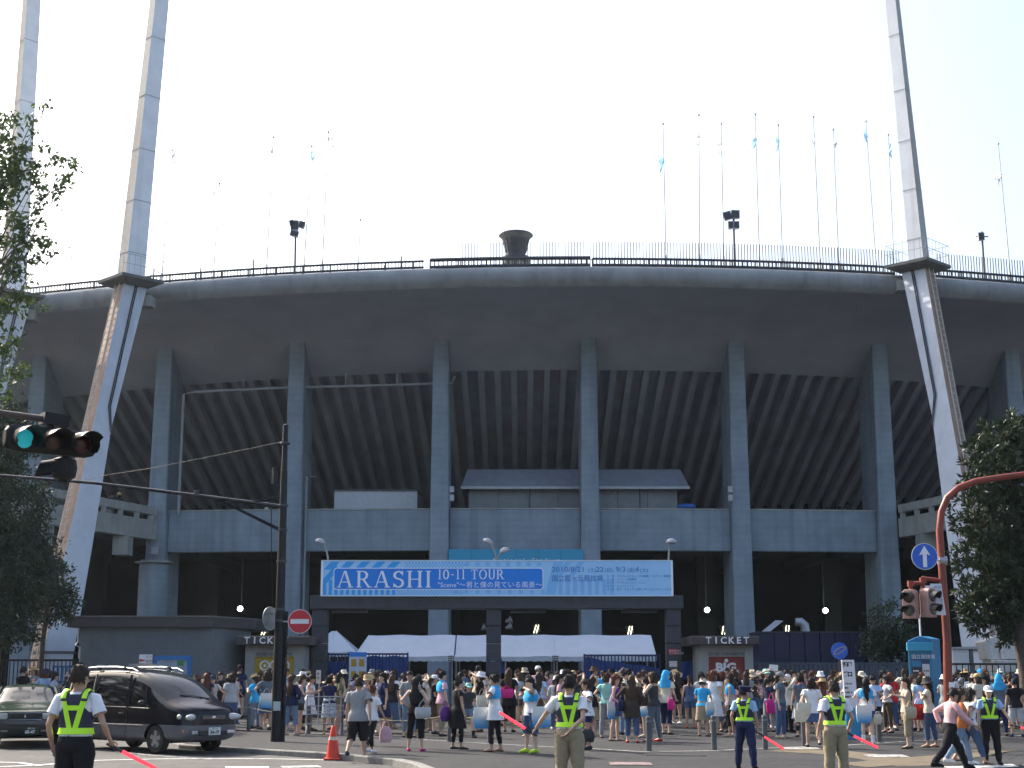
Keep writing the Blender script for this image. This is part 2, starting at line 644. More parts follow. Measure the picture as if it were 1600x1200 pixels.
# little closing face at the junction
sbuild(sheet([[Vector((X, JY(X), JZ(X))), Vector((X, JY(X) + 0.02, JZ(X) + 0.9))] for X in XS]), 'junction_edge', CONC_D)
X = -30.0
while X < 31:
    w = 0.155
    a, b = rib_pt(X - w, 0), rib_pt(X + w, 0)
    c, d = rib_pt(X - w, 1), rib_pt(X + w, 1)
    up = Vector((0, 0, 0.64))
    m = MB()
    m.hexa([a, b, d, c, a + up, b + up, d + up, c + up])
    sbuild(m, 'rib', CONC_RIB)
    X += 0.86
# seating slope on top and unseen end walls added to block the sun
sbuild(sheet([[Vector((X, RIM(X) + 0.9, RIMZ(X) + 0.02)), Vector((X, RIM(X) + 3.2, RIMZ(X) + 0.05)), rib_pt(X, 0, 2.6), rib_pt(X, .5, 2.0), rib_pt(X, 1, 1.4), rib_pt(X, 1.0, -12)] for X in XS]), 'seating_slope', CONC_L)
for sx in (-44, 44):
    m = MB()
    m.add([(sx, RIM(sx) + 3, RIMZ(sx) + 1), (sx, 110, RIMZ(sx) + 1), (sx, 110, 0), (sx, 75, 0), (sx, 75, JZ(sx))], [(0, 1, 2, 3, 4)])
    sbuild(m, 'added_end_wall', CONC)
# columns
COLX = []
for px in (-160, 48, 247, 458, 687, 922, 1157, 1385, 1596, 1760):
    Y = 72
    for _ in range(20):
        p = at(px, 760, Y)
        Y = COLY(p.x)
    COLX.append(p.x)
def soffit_z(X, Y):
    _, (y0, z0), (y1, z1) = rim_profile(X)
    t = (Y - y0) / (y1 - y0)
    return lerp(z0, z1, t) + 0.78 * sin(pi * max(0, min(1, t)) ** 1.1)
for X in COLX:
    y0 = COLY(X)
    y1 = y0 + 3.3
    zt0, zt1 = soffit_z(X, y0) + 0.25, max(JZ(X), 14) + 0.5
    wt, wb = 0.385, 0.53
    m = MB()
    ch = 0.05
    def ring(w, z0, z1, yy):
        return [Vector((X - w, yy + ch, z0)), Vector((X - w + ch, yy, z0)), Vector((X + w - ch, yy, z0)), Vector((X + w, yy + ch, z0)), Vector((X + w, y1, z1)), Vector((X - w, y1, z1))]
    m.loft([ring(wb, 0, 0, y0 - 0.12), ring(lerp(wb, wt, .5), 8.7, 8.7, y0 - 0.05), ring(wt, zt0, zt1, y0)])
    sbuild(m, 'column', CONC)
# balcony parapet panels between columns
ZB0 = at(800, 860, 72.4).z
ZB1 = at(800, 795.5, 72.4).z
for Xa, Xb in [q for i, q in enumerate(zip(COLX, COLX[1:])) if i not in (1, 7)]:
    a = Vector((Xa + 0.47, COLY(Xa) + 0.5, 0))
    b = Vector((Xb - 0.47, COLY(Xb) + 0.5, 0))
    bk = Vector((0, 0.4, 0))
    up0, up1 = Vector((0, 0, ZB0)), Vector((0, 0, ZB1))
    m = MB()
    m.hexa([a + up0, b + up0, b + bk + up0, a + bk + up0, a + up1, b + up1, b + bk + up1, a + bk + up1])
    sbuild(m, 'balcony_parapet', CONC, bevel=0.03)
    # coping line and drip groove
    m = MB()
    e = Vector((0, -0.03, 0))
    m.hexa([a + e + up1, b + e + up1, b + bk + up1, a + bk + up1] + [q + Vector((0, 0, 0.07)) for q in (a + e + up1, b + e + up1, b + bk + up1, a + bk + up1)])
    sbuild(m, 'parapet_coping', CONC_L)
# gallery slab, concourse back wall, floor beams: dark depths under the balcony
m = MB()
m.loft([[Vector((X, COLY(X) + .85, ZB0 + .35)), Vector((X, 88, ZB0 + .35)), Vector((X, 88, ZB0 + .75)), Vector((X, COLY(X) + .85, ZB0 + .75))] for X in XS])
sbuild(m, 'gallery_slab', CONC_SHADE)
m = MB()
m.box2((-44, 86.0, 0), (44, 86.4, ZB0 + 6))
sbuild(m, 'concourse_back_wall', CONC_SHADE)
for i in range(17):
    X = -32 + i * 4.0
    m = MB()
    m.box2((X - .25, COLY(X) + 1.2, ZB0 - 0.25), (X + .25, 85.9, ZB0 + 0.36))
    sbuild(m, 'ceiling_beam', CONC_SHADE)
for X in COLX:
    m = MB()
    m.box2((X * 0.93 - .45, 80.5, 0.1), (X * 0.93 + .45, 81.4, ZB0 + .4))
    sbuild(m, 'inner_pillar', CONC_SHADE)
# side terraces running out towards the pylons
def terrace(pts, thick, first):
    (x0, y0), (x1, y1) = pts
    a, b = Vector((x0, y0, 0)), Vector((x1, y1, 0))
    d = (b - a).normalized()
    n = Vector((-d.y, d.x, 0))
    if n.y < 0:
        n = -n
    def beam(z0, z1, name, off=0.0, th=thick, m_=CONC_L):
        m = MB()
        A, B = a + n * off, b + n * off
        m.hexa([A + Vector((0, 0, z0)), B + Vector((0, 0, z0)), B + n * th + Vector((0, 0, z0)), A + n * th + Vector((0, 0, z0)),
                A + Vector((0, 0, z1)), B + Vector((0, 0, z1)), B + n * th + Vector((0, 0, z1)), A + n * th + Vector((0, 0, z1))])
        sbuild(m, name, m_, bevel=0.02)
    zb = at(238, 840, 71.5).z if first else at(1403, 836, 71.5).z
    beam(zb, zb + 0.95, 'terrace_fascia')
    beam(zb + 1.22, zb + 1.62, 'terrace_rail', 0.02, 0.35)
    beam(zb + 0.2, zb + 0.5, 'terrace_slab', thick, 4.0, CONC_SHADE)
    L = (b - a).length
    k = 0.3
    while k < L:
        p = a + d * k + n * 0.1
        m = MB()
        m.box((p.x, p.y, zb + 1.085), (0.22, 0.22, 0.29))
        sbuild(m, 'terrace_post', CONC_L)
        k += 1.35
    for q in (0.22, 0.8):
        p = a + d * L * q + n * 0.35
        m = MB()
        m.box((p.x, p.y, zb - 0.45), (0.75, 0.9, 0.9))
        sbuild(m, 'terrace_bracket', CONC_L)
lx = COLX[2] - 0.1
terrace(((lx + 0.2, COLY(lx) - 0.25), (at(30, 800, 63).x, 63.0)), 0.45, True)
rx = COLX[7] + 0.55
terrace(((rx - 0.1, COLY(rx) - 0.25), (at(1560, 800, 64.5).x, 64.5)), 0.45, False)
# round foot and collar of the left column
X = COLX[2]
m = MB()
m.lathe([(0.72, 0), (0.72, 6.9), (0.66, 7.15)], (X - 0.1, COLY(X) + 0.35, 0), 24)
sbuild(m, 'column_casing', CONC, smooth_angle=40)
m = MB()
m.lathe([(0.74, 6.95), (0.95, 7.0), (0.95, 7.06), (0.74, 7.1)], (X - 0.1, COLY(X) + 0.35, 0), 24)
sbuild(m, 'column_collar', CONC_L)
m = MB()
m.box((X + .15, COLY(X) - 0.55, 7.55), (0.34, 0.25, 0.36))
sbuild(m, 'junction_box', STEEL_L)
# pipes on the facade
PIPE = mat('facade_pipe', (0.28, 0.30, 0.31), 0.6, vary=0.1)
Xp = at(282, 700, 73.2).x
m = MB()
za = at(282, 614, 73).z
m.tube([(Xp, 73.4, ZB1 - .2), (Xp, 73.4, za), (at(300, 614, 73).x, 73.4, za + 0.12), (at(440, 604, 73).x, 73.2, at(440, 605, 73).z), (at(676, 600, 73).x, 73.0, at(676, 600, 73).z), (at(706, 599, 73).x, 73.0, at(706, 599, 73).z), (at(711, 592, 73).x, 73.0, at(711, 588, 73).z)], 0.075, 8)
sbuild(m, 'drain_pipe', PIPE, smooth_angle=60)
for px in (380, 540, 620):
    p = at(px, 604, 73.1)
    m = MB()
    m.tube([p, p + Vector((0, .1, .75))], 0.035, 6)
    sbuild(m, 'pipe_hanger', PIPE)
p = at(470, 742, 72)
m = MB()
m.tube([(COLX[3] + .62, COLY(COLX[3]) + .3, 0.2), (COLX[3] + .62, COLY(COLX[3]) + .3, p.z), (COLX[3] + .9, COLY(COLX[3]) + 1.5, p.z + .15)], 0.06, 8)
sbuild(m, 'drain_pipe', PIPE, smooth_angle=60)
for px, py in ((706, 778), (1141, 778)):
    p = at(px, py, 72.2)
    for dz in (0, .42):
        m = MB()
        m.box(p + Vector((0, 0, dz)), (0.22, 0.25, 0.3))
        sbuild(m, 'wall_lamp', STEEL_L)
# cyan name board over the gate
CYAN = mat('cyan_signboard', (0.03, 0.33, 0.52), 0.5, vary=0.04)
a, b = at(701, 880, 71.9), at(911, 858.5, 71.9)
NB = thing('name_board', 'cyan board with white lettering fixed under the balcony behind the banner', 'sign', loc=(0, 71.9, 0))
m = MB()
m.box2((a.x, 71.85, a.z - .6), (b.x, 72.0, b.z))
o = m.build('panel', CYAN, NB)
o.location = (0, -71.9, 0)
for i in range(1, 6):
    xx = lerp(a.x, b.x, i / 6)
    m = MB()
    m.box2((xx - .012, 71.835, a.z - .6), (xx + .012, 71.86, b.z))
    o = m.build('joint', mat('cyan_joint', (0.02, 0.2, 0.33), .6), NB)
    o.location = (0, -71.9, 0)
p = at(770, 878.5, 71.8)
o = text('National  Stadium', 0.33, (p.x, 71.8, p.z - .02), (1, 0, 0), (0, 0, 1), WHITE, NB, space=1.35)
o.location = (0, -71.9, 0)

# cabins on the gallery
m = MB()
CAB = thing('gallery_cabin', 'long grey cabin with overhanging metal roof on the balcony, crossed by a column', 'cabin', loc=(at(890, 790, 75).x, 75.5, ZB0 + .75))
L0 = CAB.location.copy()
def local(mb, name, m_, root, **k):
    o = mb.build(name, m_, root, **k)
    o.location = -root.location if root.rotation_euler.z == 0 else o.location
    return o
wa, wb = at(732, 795, 75), at(1058, 762, 75)
CABM = mat('cabin_wall', (0.26, 0.28, 0.29), 0.7, vary=0.1, scale=2, streak=.2)
ROOFM = mat('cabin_roof_sheet', (0.36, 0.40, 0.50), 0.5, metal=0.2, vary=0.1, scale=2)
n = 7
for i in range(n):
    xa, xb = lerp(wa.x, wb.x, i / n), lerp(wa.x, wb.x, (i + 1) / n)
    m = MB()
    m.box2((xa + .01, 75, ZB0 + .75), (xb - .01, 77.5, wb.z))
    local(m, 'wall_panel', CABM, CAB)
ra, rb = at(720, 762, 74.6), at(1073, 733, 75.6)
N = 46
for i in range(N):
    xa, xb = lerp(ra.x, rb.x, i / N), lerp(ra.x, rb.x, (i + 1) / N)
    m = MB()
    z0, z1 = ra.z, at(800, 733, 75.8).z
    ins0 = lerp(0.3, -0.3, i / N)
    m.hexa([(xa, 74.5, z0), (xb - .01, 74.5, z0), (xb - .01, 78, z0), (xa, 78, z0), (xa + ins0, 75.9, z1), (xb - .01 + ins0, 75.9, z1), (xb - .01 + ins0, 77, z1), (xa + ins0, 77, z1)])
    local(m, 'roof_sheet', ROOFM, CAB)
m = MB()
m.box2((ra.x, 74.46, ra.z - .08), (rb.x, 74.52, ra.z + .06))
local(m, 'eaves_gutter', STEEL_L, CAB)
for px, w in ((828, .9), (1000, .8)):
    p = at(px, 790, 74.97)
    m = MB()
    m.box2((p.x - .02, 74.96, ZB0 + .8), (p.x + .02, 75, wb.z - .1))
    local(m, 'joint_strip', STEEL_D, CAB)
BX = thing('white_cabin', 'small white corrugated box cabin on the balcony left of the long cabin', 'cabin', loc=(at(587, 795, 74.5).x, 74.5, ZB0 + .75))
a, b = at(522, 797, 74.3), at(652, 767, 74.3)
N = 26
for i in range(N):
    xa, xb = lerp(a.x, b.x, i / N), lerp(a.x, b.x, (i + 1) / N)
    m = MB()
    m.box2((xa, 74.3 + (0.03 if i % 2 else 0), ZB0 + .75), (xb, 76.4, b.z))
    local(m, 'corrugation', mat('white_corrugated', (0.55, 0.58, 0.62), .6, vary=.06), BX)
m = MB()
m.box2((a.x - .06, 74.22, b.z), (b.x + .06, 76.5, b.z + .08))
local(m, 'roof', STEEL_D, BX)
TP = thing('blue_tarpaulin', 'folded bright blue tarpaulin on the balcony at the right end of the long cabin', 'tarpaulin', loc=at(1073, 795, 73.2))
m = MB()
q = at(1073, 792, 73.2)
m.ellipsoid(q, (0.5, 0.4, 0.17), 12, 6)
local(m, 'fold', mat('blue_tarp', (0.02, 0.14, 0.5), .5, vary=.1), TP, smooth_angle=60)

# lit lamps deep in the concourse
GLOW = mat('lamp_glow', (1, 1, 1), emit=(0.9, 1.0, 0.95), estr=25, vary=0)
TUBE = mat('fluorescent_tube', (1, 1, 1), emit=(1.0, 0.93, 0.6), estr=3, vary=0)
for (px, py, lab) in ((375, 951, 'left of the black signal pole'), (1105, 953, 'above the right ticket booth'), (1290, 954, 'above the navy hoarding')):
    p = at(px, py, 79.5)
    r = thing('floodlamp', 'small bright lamp glowing in the dark concourse ' + lab, 'lamp', 'lamps lit in the concourse', loc=p)
    m = MB()
    m.ellipsoid((0, 0, 0), (0.13, 0.1, 0.13), 10, 6)
    m.build('bulb', GLOW, r, smooth_angle=80)
    m = MB()
    m.lathe([(0.16, 0.0), (0.2, 0.12), (0.08, 0.2)], (0, .1, 0), 12, Matrix.Rotation(-pi / 2, 3, 'X'))
    m.build('housing', STEEL_D, r)
    m = MB()
    m.tube([(0, .2, 0), (0, .4, .3), (0, .4, ZB0 - p.z + .3)], .03, 6)
    m.build('stem', STEEL_D, r)
    l = bpy.data.lights.new('floodlamp_light', 'POINT')
    l.energy = 10
    l.color = (0.8, 1.0, 0.85)
    l.shadow_soft_size = .15
    lo = bpy.data.objects.new('floodlamp_light', l)
    COL.objects.link(lo)
    lo.parent = r
    lo.location = (0, -0.3, 0)
for px, py, lab in ((412, 986, 'beside the convex mirror pole'), (838, 983, 'above the middle tent'), (985, 985, 'above the right tent'), (1132, 985, 'over the right ticket booth'), (1231, 984, 'above the navy hoarding')):
    p = at(px, py, 78)
    r = thing('fluorescent_light', 'pair of lit yellow fluorescent tubes in the concourse ' + lab, 'light', 'tube lights in the concourse', loc=p)
    for s in (-1, 1):
        m = MB()
        m.tube([(s * .07 + .06, 0.3, .22), (s * .07 - .06, 0, -.2)], .016, 6)
        m.build('tube', TUBE, r)
    m = MB()
    m.box((0, .35, .06), (.34, .06, .5), Matrix.Rotation(-.3, 3, 'Y') @ Matrix.Rotation(-.5, 3, 'X'))
    m.build('fitting', STEEL_D, r)
# ------------------------------------------------------------------ rim furniture
def rim_at(px, back=0.5):
    """rim point whose photograph column is px"""
    Y = 68
    for _ in range(25):
        p = at(px, 425, Y)
        Y = RIM(p.x) + back
    return Vector((p.x, Y, RIMZ(p.x) + 0.02))

def rail_run(root, px0, px1, zs, pick=None, post_step=1.3, back=0.5):
    a, b = rim_at(px0, back), rim_at(px1, back)
    n = max(2, int(abs(b.x - a.x) / 1.1))
    P = [rim_at(lerp(px0, px1, i / n), back) for i in range(n + 1)]
    for z, r in zs:
        m = MB()
        m.tube([p + Vector((0, 0, z)) for p in P], r, 6)
        local(m, 'rail', STEEL_D, root)
    L = sum((q - p).length for p, q in zip(P, P[1:]))
    def along(s):
        for p, q in zip(P, P[1:]):
            d = (q - p).length
            if s <= d:
                return p.lerp(q, s / d)
            s -= d
        return P[-1]
    k = 0
    zt = max(z for z, r in zs)
    while k < L:
        p = along(k)
        m = MB()
        m.box(p + Vector((0, 0, zt / 2)), (0.07, 0.07, zt))
        local(m, 'post', STEEL_D, root)
        k += post_step
    if pick:
        m = MB()
        k = 0
        while k < L:
            p = along(k)
            m.box(p + Vector((0, 0, (pick[0] + pick[1]) / 2)), (pick[2], pick[2], pick[1] - pick[0]))
            k += pick[3]
        stuff(local(m, 'pickets', STEEL_D, root))

def rail_thing(label, px0, px1, *a, **k):
    p = rim_at((px0 + px1) / 2)
    r = thing('rim_railing', label, 'railing', 'railings along the stadium rim', loc=p)
    rail_run(r, px0, px1, *a, **k)
rail_thing('low dark railing on the rim between left pylon and cauldron', 226, 662, [(0.12, .06), (0.42, .055)], (0.1, 0.44, 0.035, 0.16))
rail_thing('low dark railing on the rim left of the left pylon', -200, 176, [(0.12, .06), (0.42, .055)], (0.1, 0.44, 0.035, 0.16))
rail_thing('stout dark railing on the rim in front of the cauldron', 672, 922, [(0.10, .10), (0.46, .09)], (0.1, 0.5, 0.05, 0.2))
rail_thing('low dark railing on the rim between cauldron and right pylon', 926, 1398, [(0.12, .07), (0.42, .06)], (0.1, 0.44, 0.05, 0.2))
rail_thing('low dark railing on the rim right of the right pylon', 1462, 1800, [(0.12, .07), (0.42, .06)], (0.1, 0.44, 0.05, 0.2))
def picket_thing(label, px0, px1):
    p = rim_at((px0 + px1) / 2, 0.9)
    r = thing('picket_fence', label, 'fence', 'tall picket fences on the stadium rim', loc=p)
    rail_run(r, px0, px1, [(0.5, .02)], (0.0, 1.36, 0.034, 0.145), post_step=2.9, back=0.9)
picket_thing('tall thin picket fence behind the rim from cauldron to right pylon', 722, 1410)
picket_thing('tall thin picket fence behind the rim right of the right pylon', 1466, 1800)

# cauldron
p = at(806, 404, 69.2)
CAUL = thing('cauldron', 'dark flared metal cauldron standing on the middle of the rim', 'cauldron', loc=p)
BRONZE = mat('cauldron_bronze', (0.06, 0.065, 0.075), 0.45, metal=0.5, vary=0.2, scale=4)
m = MB()
m.lathe([(0.46, 0.1), (0.48, 0.25), (0.55, 0.52), (0.60, 0.76), (0.64, 0.92), (0.75, 1.06), (0.84, 1.13), (0.84, 1.19), (0.76, 1.25), (0.66, 1.24), (0.5, 1.1)], n=28)
m.build('bowl', BRONZE, CAUL, smooth_angle=40)
m = MB()
m.lathe([(0.66, -.3), (0.66, 0.06), (0.5, 0.12), (0.42, 0.12)], n=24)
m.build('plinth', BRONZE, CAUL, smooth_angle=30)
for k in range(16):
    a = 2 * pi * k / 16
    m = MB()
    m.tube([(cos(a) * .49, sin(a) * .49, .26), (cos(a) * .60, sin(a) * .60, .74), (cos(a) * .65, sin(a) * .65, .93)], .022, 5)
    m.build('flute', BRONZE, CAUL)

# flag poles
POLEM = mat('flag_pole_steel', (0.45, 0.46, 0.5), 0.5, vary=0.05)
FC = {'blue': (0.32, 0.56, 0.80), 'pink': (0.80, 0.66, 0.72), 'white': (0.85, 0.86, 0.9), 'grey': (0.62, 0.64, 0.7)}
def flag_mat(col):
    if 'flag_' + col in MATS:
        return MATS['flag_' + col]
    m = mat('flag_' + col, FC[col], .9, vary=0, spec=0)
    nt = m.node_tree
    t = nt.nodes.new('ShaderNodeBsdfTranslucent')
    t.inputs['Color'].default_value = (*FC[col], 1)
    mx = nt.nodes.new('ShaderNodeMixShader')
    mx.inputs[0].default_value = .65
    nt.links.new(nt.nodes['Principled BSDF'].outputs[0], mx.inputs[1])
    nt.links.new(t.outputs[0], mx.inputs[2])
    nt.links.new(mx.outputs[0], nt.nodes['Material Output'].inputs[0])
    return m
def flag_pole(bx, tx, ty, col, lab, flag_y, side=1, drop=1.1, back=1.4, fw=0.55):
    fw *= .6
    drop *= .62
    b = rim_at(bx, back)
    b.z -= 0.05
    t = at(tx, ty, b.y)
    r = thing('flag_pole', lab, 'flag pole', 'flag poles along the stadium rim', loc=b)
    d = t - b
    m = MB()
    m.tube([Vector((0, 0, -0.1)), d * 0.12, d * 0.13, d], [0.06, 0.052, 0.030, 0.018], 6)
    m.build('pole', POLEM, r, smooth_angle=60)
    m = MB()
    m.ellipsoid(d + Vector((0, 0, .05)), (.06, .06, .06), 8, 6)
    m.build('finial', POLEM, r)
    if col:
        q = at(tx, flag_y, b.y).z - b.z
        s0 = max(0.0, q / d.z)
        top = d * s0
        rows = []
        rr = random.Random(int(bx))
        for i in range(8):
            u = i / 7
            row = []
            for j in range(5):
                v = j / 4
                x = side * (v * fw * (1 - 0.6 * u) + 0.05 * sin(5 * u + 3 * v))
                y = 0.12 * sin(7 * v + 4 * u + bx) * (0.3 + v)
                z = -drop * u - v * (0.4 + 0.35 * rr.random() * u) + 0.1
                row.append(top + Vector((x, y, z)) - d.normalized() * 0)
            rows.append(row)
        m = MB()
        m.loft(rows, cap=False, closed=False)
        o = m.build('flag', flag_mat(col), r, smooth_angle=60)
for a in [(103, 108, 388, 'white', 'flag pole with small white flag left of the left pylon', 392, 1, .5, 1.4, .5),
          (252, 270, 236, 'grey', 'flag pole with limp grey flag just right of the left pylon', 238, 1, .6, 1.4, .4),
          (333, 343, 288, 'white', 'flag pole with pale flag blown to the left, second right of left pylon', 288, -1, .3, 1.4, .9),
          (416, 427, 216, 'grey', 'tall flag pole with thin grey flag left of the left loudspeaker', 222, -1, .5, 1.4, .3),
          (474, 487, 230, 'blue', 'flag pole with blue flag just right of the left loudspeaker', 236, 1, .5, 1.4, .4),
          (503, 513, 208, 'pink', 'tallest flag pole left of the cauldron with pale pink flag', 214, 1, .25, 1.4, .8),
          (559, 563, 345, None, 'short bare flag pole between left loudspeaker and cauldron', 0),
          (1041, 1036, 195, 'blue', 'flag pole with blue flag hanging left, nearest right of the cauldron', 245, -1, .5, 1.4, .5),
          (1093, 1092, 181, 'white', 'tall flag pole with tiny white flag left of the right loudspeaker', 212, -1, .25, 1.4, .35),
          (1131, 1127, 195, 'pink', 'flag pole with pink flag behind the right loudspeaker', 224, -1, .3, 1.4, .6),
          (1187, 1180, 180, 'blue', 'tall flag pole with small blue flag right of the right loudspeaker', 216, -1, .25, 1.4, .35),
          (1223, 1216, 197, 'blue', 'thin flag pole with pale blue flag, second right of the loudspeaker', 214, -1, .5, 1.4, .25),
          (1282, 1271, 184, 'grey', 'tall flag pole with narrow grey flag, third right of the loudspeaker', 210, -1, .55, 1.4, .2),
          (1311, 1302, 204, 'grey', 'thin flag pole with grey flag, third left of the right pylon', 216, 1, .6, 1.4, .25),
          (1370, 1353, 191, 'blue', 'leaning flag pole with blue grey flag, second left of the right pylon', 202, -1, .7, 1.4, .2),
          (1397, 1388, 212, 'blue', 'thin flag pole with blue flag touching the right pylon', 225, 1, .7, 1.4, .25),
          (1579, 1560, 226, 'grey', 'flag pole with dark grey flag right of the right pylon', 270, -1, .3, 1.4, .5)]:
    flag_pole(*a)
# short stanchions that stick up behind the railing
for px, h in ((313, .9), (395, 1.1), (600, .5), (626, .9), (240, 1.0)):
    b = rim_at(px, 1.2)
    m = MB()
    m.tube([(0, 0, -.1), (0.02, 0, h)], .035, 6)
    m.tube([(0, 0, h * .7), (.12, 0, 0)], .02, 5)
    o = m.build('stanchion', STEEL_D)
    o.location = b
    tag(o, 'short dark steel stanchion on the rim, %s' % {313: 'second right of left pylon', 395: 'left of the tall grey flag', 600: 'third left of the cauldron', 626: 'second left of the cauldron', 240: 'touching the left pylon platform'}[px], 'stanchion', 'stanchions on the rim')

# loudspeaker clusters
def speakers(bx, tx, ty, lab, boxes):
    b = rim_at(bx, 1.6)
    t = at(tx, ty, b.y)
    r = thing('loudspeaker_mast', lab, 'loudspeaker', 'loudspeaker masts on the rim', loc=b)
    d = t - b
    m = MB()
    m.tube([(0, 0, -.1), d], .05, 8)
    m.build('mast', STEEL_D, r)
    SPK = mat('speaker_grey', (0.30, 0.31, 0.36), .6, vary=.1)
    for (dx, dz, w, h, rot) in boxes:
        m = MB()
        R3 = Matrix.Rotation(rot, 3, 'Y')
        f = 0.6
        pts = []
        for y, k in ((-.22, 1.0), (.22, .6)):
            pts.append([R3 @ Vector((sx * w / 2 * k, y, sz * h / 2 * k)) + Vector((dx, 0, d.z + dz)) for sx, sz in ((-1, -1), (1, -1), (1, 1), (-1, 1))])
        m.loft(pts)
        hn = m.build('horn', SPK, r)
        m = MB()
        m.box(R3 @ Vector((0, -.225, 0)) + Vector((dx, 0, d.z + dz)), (w * .8, .01, h * .8), R3)
        m.build('grille', STEEL_D, hn)
    m = MB()
    m.tube([(-.3, 0, d.z - .25), (.3, 0, d.z - .25)], .03, 6)
    m.build('cross_arm', STEEL_D, r)
speakers(461, 462, 344, 'grey four-horn loudspeaker cluster on a mast on the left part of the rim', [(-.05, -.32, .4, .5, 0), (.28, -.28, .3, .34, .3), (-.05, -.72, .42, .28, .2), (-.2, -.2, .22, .3, -.2)])
speakers(1148, 1146, 328, 'grey four-horn loudspeaker cluster on a mast on the right part of the rim', [(-.3, -.35, .4, .42, -.3), (.08, -.28, .42, .42, 0), (-.15, -.8, .26, .36, 0), (.12, -.8, .28, .36, 0)])
speakers(1538, 1534, 362, 'single grey loudspeaker on a mast right of the right pylon', [(-.1, -.3, .3, .4, 0)])

# ------------------------------------------------------------------ floodlight pylons
def pylon(lab, s, rim_px, top_px, base_px, Yr, Yb, w_out, w_lat, us=1.0):
    """s = +1 for a pylon left of the middle (its light side faces right)"""
    o = Vector((-0.70 * s, -0.714, 0))           # outward normal: the ladder face
    l = Vector((0.714 * s, -0.70, 0))            # sideways normal: the light face
    P = at(rim_px[0], rim_px[1], Yr)             # front corner at the rim
    B = at(base_px[0], base_px[1], Yb)
    kz = (0.1 - P.z) / (B.z - P.z)
    B = P.lerp(B, kz)
    T = at(top_px[0], top_px[1], Yr + 0.6)
    top = P.lerp(T, 1.03)
    r = thing('floodlight_pylon', lab, 'floodlight pylon', 'floodlight pylons at the stadium rim', loc=(B.x, B.y, 0))
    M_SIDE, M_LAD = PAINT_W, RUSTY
    def ring(c, wo, wl):
        # c is the corner shared by ladder face and light face
        return [c, c - l * wo, c - l * wo - o * wl, c - o * wl]
    # leg, light faces and rusty ladder face
    seq = [(0, 1.0, 1.35), (0.35, 1.0, 1.1), (0.62, 0.95, 0.85), (0.75, .92, .95), (1, 0.85, 1.15)]
    m = MB()
    rings = [ring(B.lerp(P, t), w_out * a, w_lat * b) for t, a, b in seq]
    m.loft(rings)
    leg = m.build('leg', [mat('pylon_leg_shade_paint', (0.50, 0.53, 0.57), 0.65, vary=0.1, scale=1.2, stain=(1.2, 0.1, 0.56, 0.8, 0.45, (0.26, 0.18, 0.12))), M_LAD], None)  # leg paint darkened in its colour for the shade of the rim
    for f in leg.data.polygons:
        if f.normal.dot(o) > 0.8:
            f.material_index = 1
    leg.parent = r
    leg.location = -r.location
    # horizontal joint ribs at the foot
    for t in (0.012, 0.06, 0.12):
        c = B.lerp(P, t)
        q = ring(c + (o + l) * .03, w_out + .06, w_lat * 1.3 + .06)
        m = MB()
        m.loft([[p for p in q], [p + Vector((0, 0, .1)) for p in q]])
        local(m, 'joint_band', mat('joint_band_paint', (0.12, .12, .13), .7), r)
    # shaft above the rim
    m = MB()
    zj = Vector((0, 0, 0.1))
    rings = [ring(P + zj + (o + l) * .0, w_out * .8 * us, w_lat * 0.95 * us), ring(P.lerp(top, .5), w_out * .66 * us, w_lat * 0.8 * us), ring(top, w_out * .52 * us, w_lat * .68 * us)]
    m.loft(rings)
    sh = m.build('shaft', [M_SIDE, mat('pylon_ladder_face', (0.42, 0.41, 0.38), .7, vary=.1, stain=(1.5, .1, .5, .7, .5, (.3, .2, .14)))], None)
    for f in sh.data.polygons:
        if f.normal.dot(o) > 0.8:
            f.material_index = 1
    sh.parent = r
    sh.location = -r.location
    for t in (0.08, .25, .42, .6, .8):
        c = P.lerp(top, t)
        q = ring(c + (o + l) * .012, w_out * us * lerp(.8, .52, t) + .024, w_lat * us * lerp(.95, .68, t) + .024)
        m = MB()
        m.loft([q, [p + Vector((0, 0, .035)) for p in q]])
        local(m, 'shaft_joint', mat('shaft_joint_paint', (0.4, .4, .42), .7), r)
    # platform with railing
    c = P - l * w_out * .42 - o * w_lat * .5 + Vector((0, 0, .0))
    hw = 1.08
    q = [c + o * hw + l * hw, c + o * hw - l * hw, c - o * hw - l * hw, c - o * hw + l * hw]
    q2 = [c + (p - c) * 0.62 for p in q]
    m = MB()
    m.loft([[p + Vector((0, 0, -.36)) for p in q2], [p + Vector((0, 0, -.16)) for p in q], [p + Vector((0, 0, -.02)) for p in q]])
    local(m, 'platform', mat('platform_concrete', (0.13, .13, .125), .85, vary=.2, scale=2), r)
    q3 = [c + (p - c) * .96 for p in q]
    m = MB()
    for i in range(4):
        a, b = q3[i], q3[(i + 1) % 4]
        for z in (.45, .9):
            m.tube([a + Vector((0, 0, z)), b + Vector((0, 0, z))], .012, 5)
        for k in range(7):
            p = a.lerp(b, k / 7)
            m.tube([p - Vector((0, 0, .03)), p + Vector((0, 0, .9))], .009, 5)
    local(m, 'platform_railing', STEEL_L, r)
    # bracket to the rim
    m = MB()
    c2 = P - o * (w_lat + .3) - l * w_out * .4
    m.box(c2 + Vector((0, 0, -.9)), (.7, .7, .5))
    local(m, 'bracket', CONC_L, r)
    # ladder
    LADM = mat('ladder_paint', (0.42, .40, .34), .6, vary=.15)
    lad = None
    cB = B + o * .1 - l * w_out * .5
    cP = P + o * .1 - l * w_out * .42
    d = (cP - cB)
    for k in (-.19, .19):
        m = MB()
        m.tube([cB.lerp(cP, .05) + l * k, cB.lerp(cP, .985) + l * k], .028, 5)
        ob = local(m, 'ladder_rail', LADM, r)
    nr = int(d.length / .34)
    rung = MB()
    rung.tube([l * -.19, l * .19], .018, 5)
    rme = rung.mesh('rung')
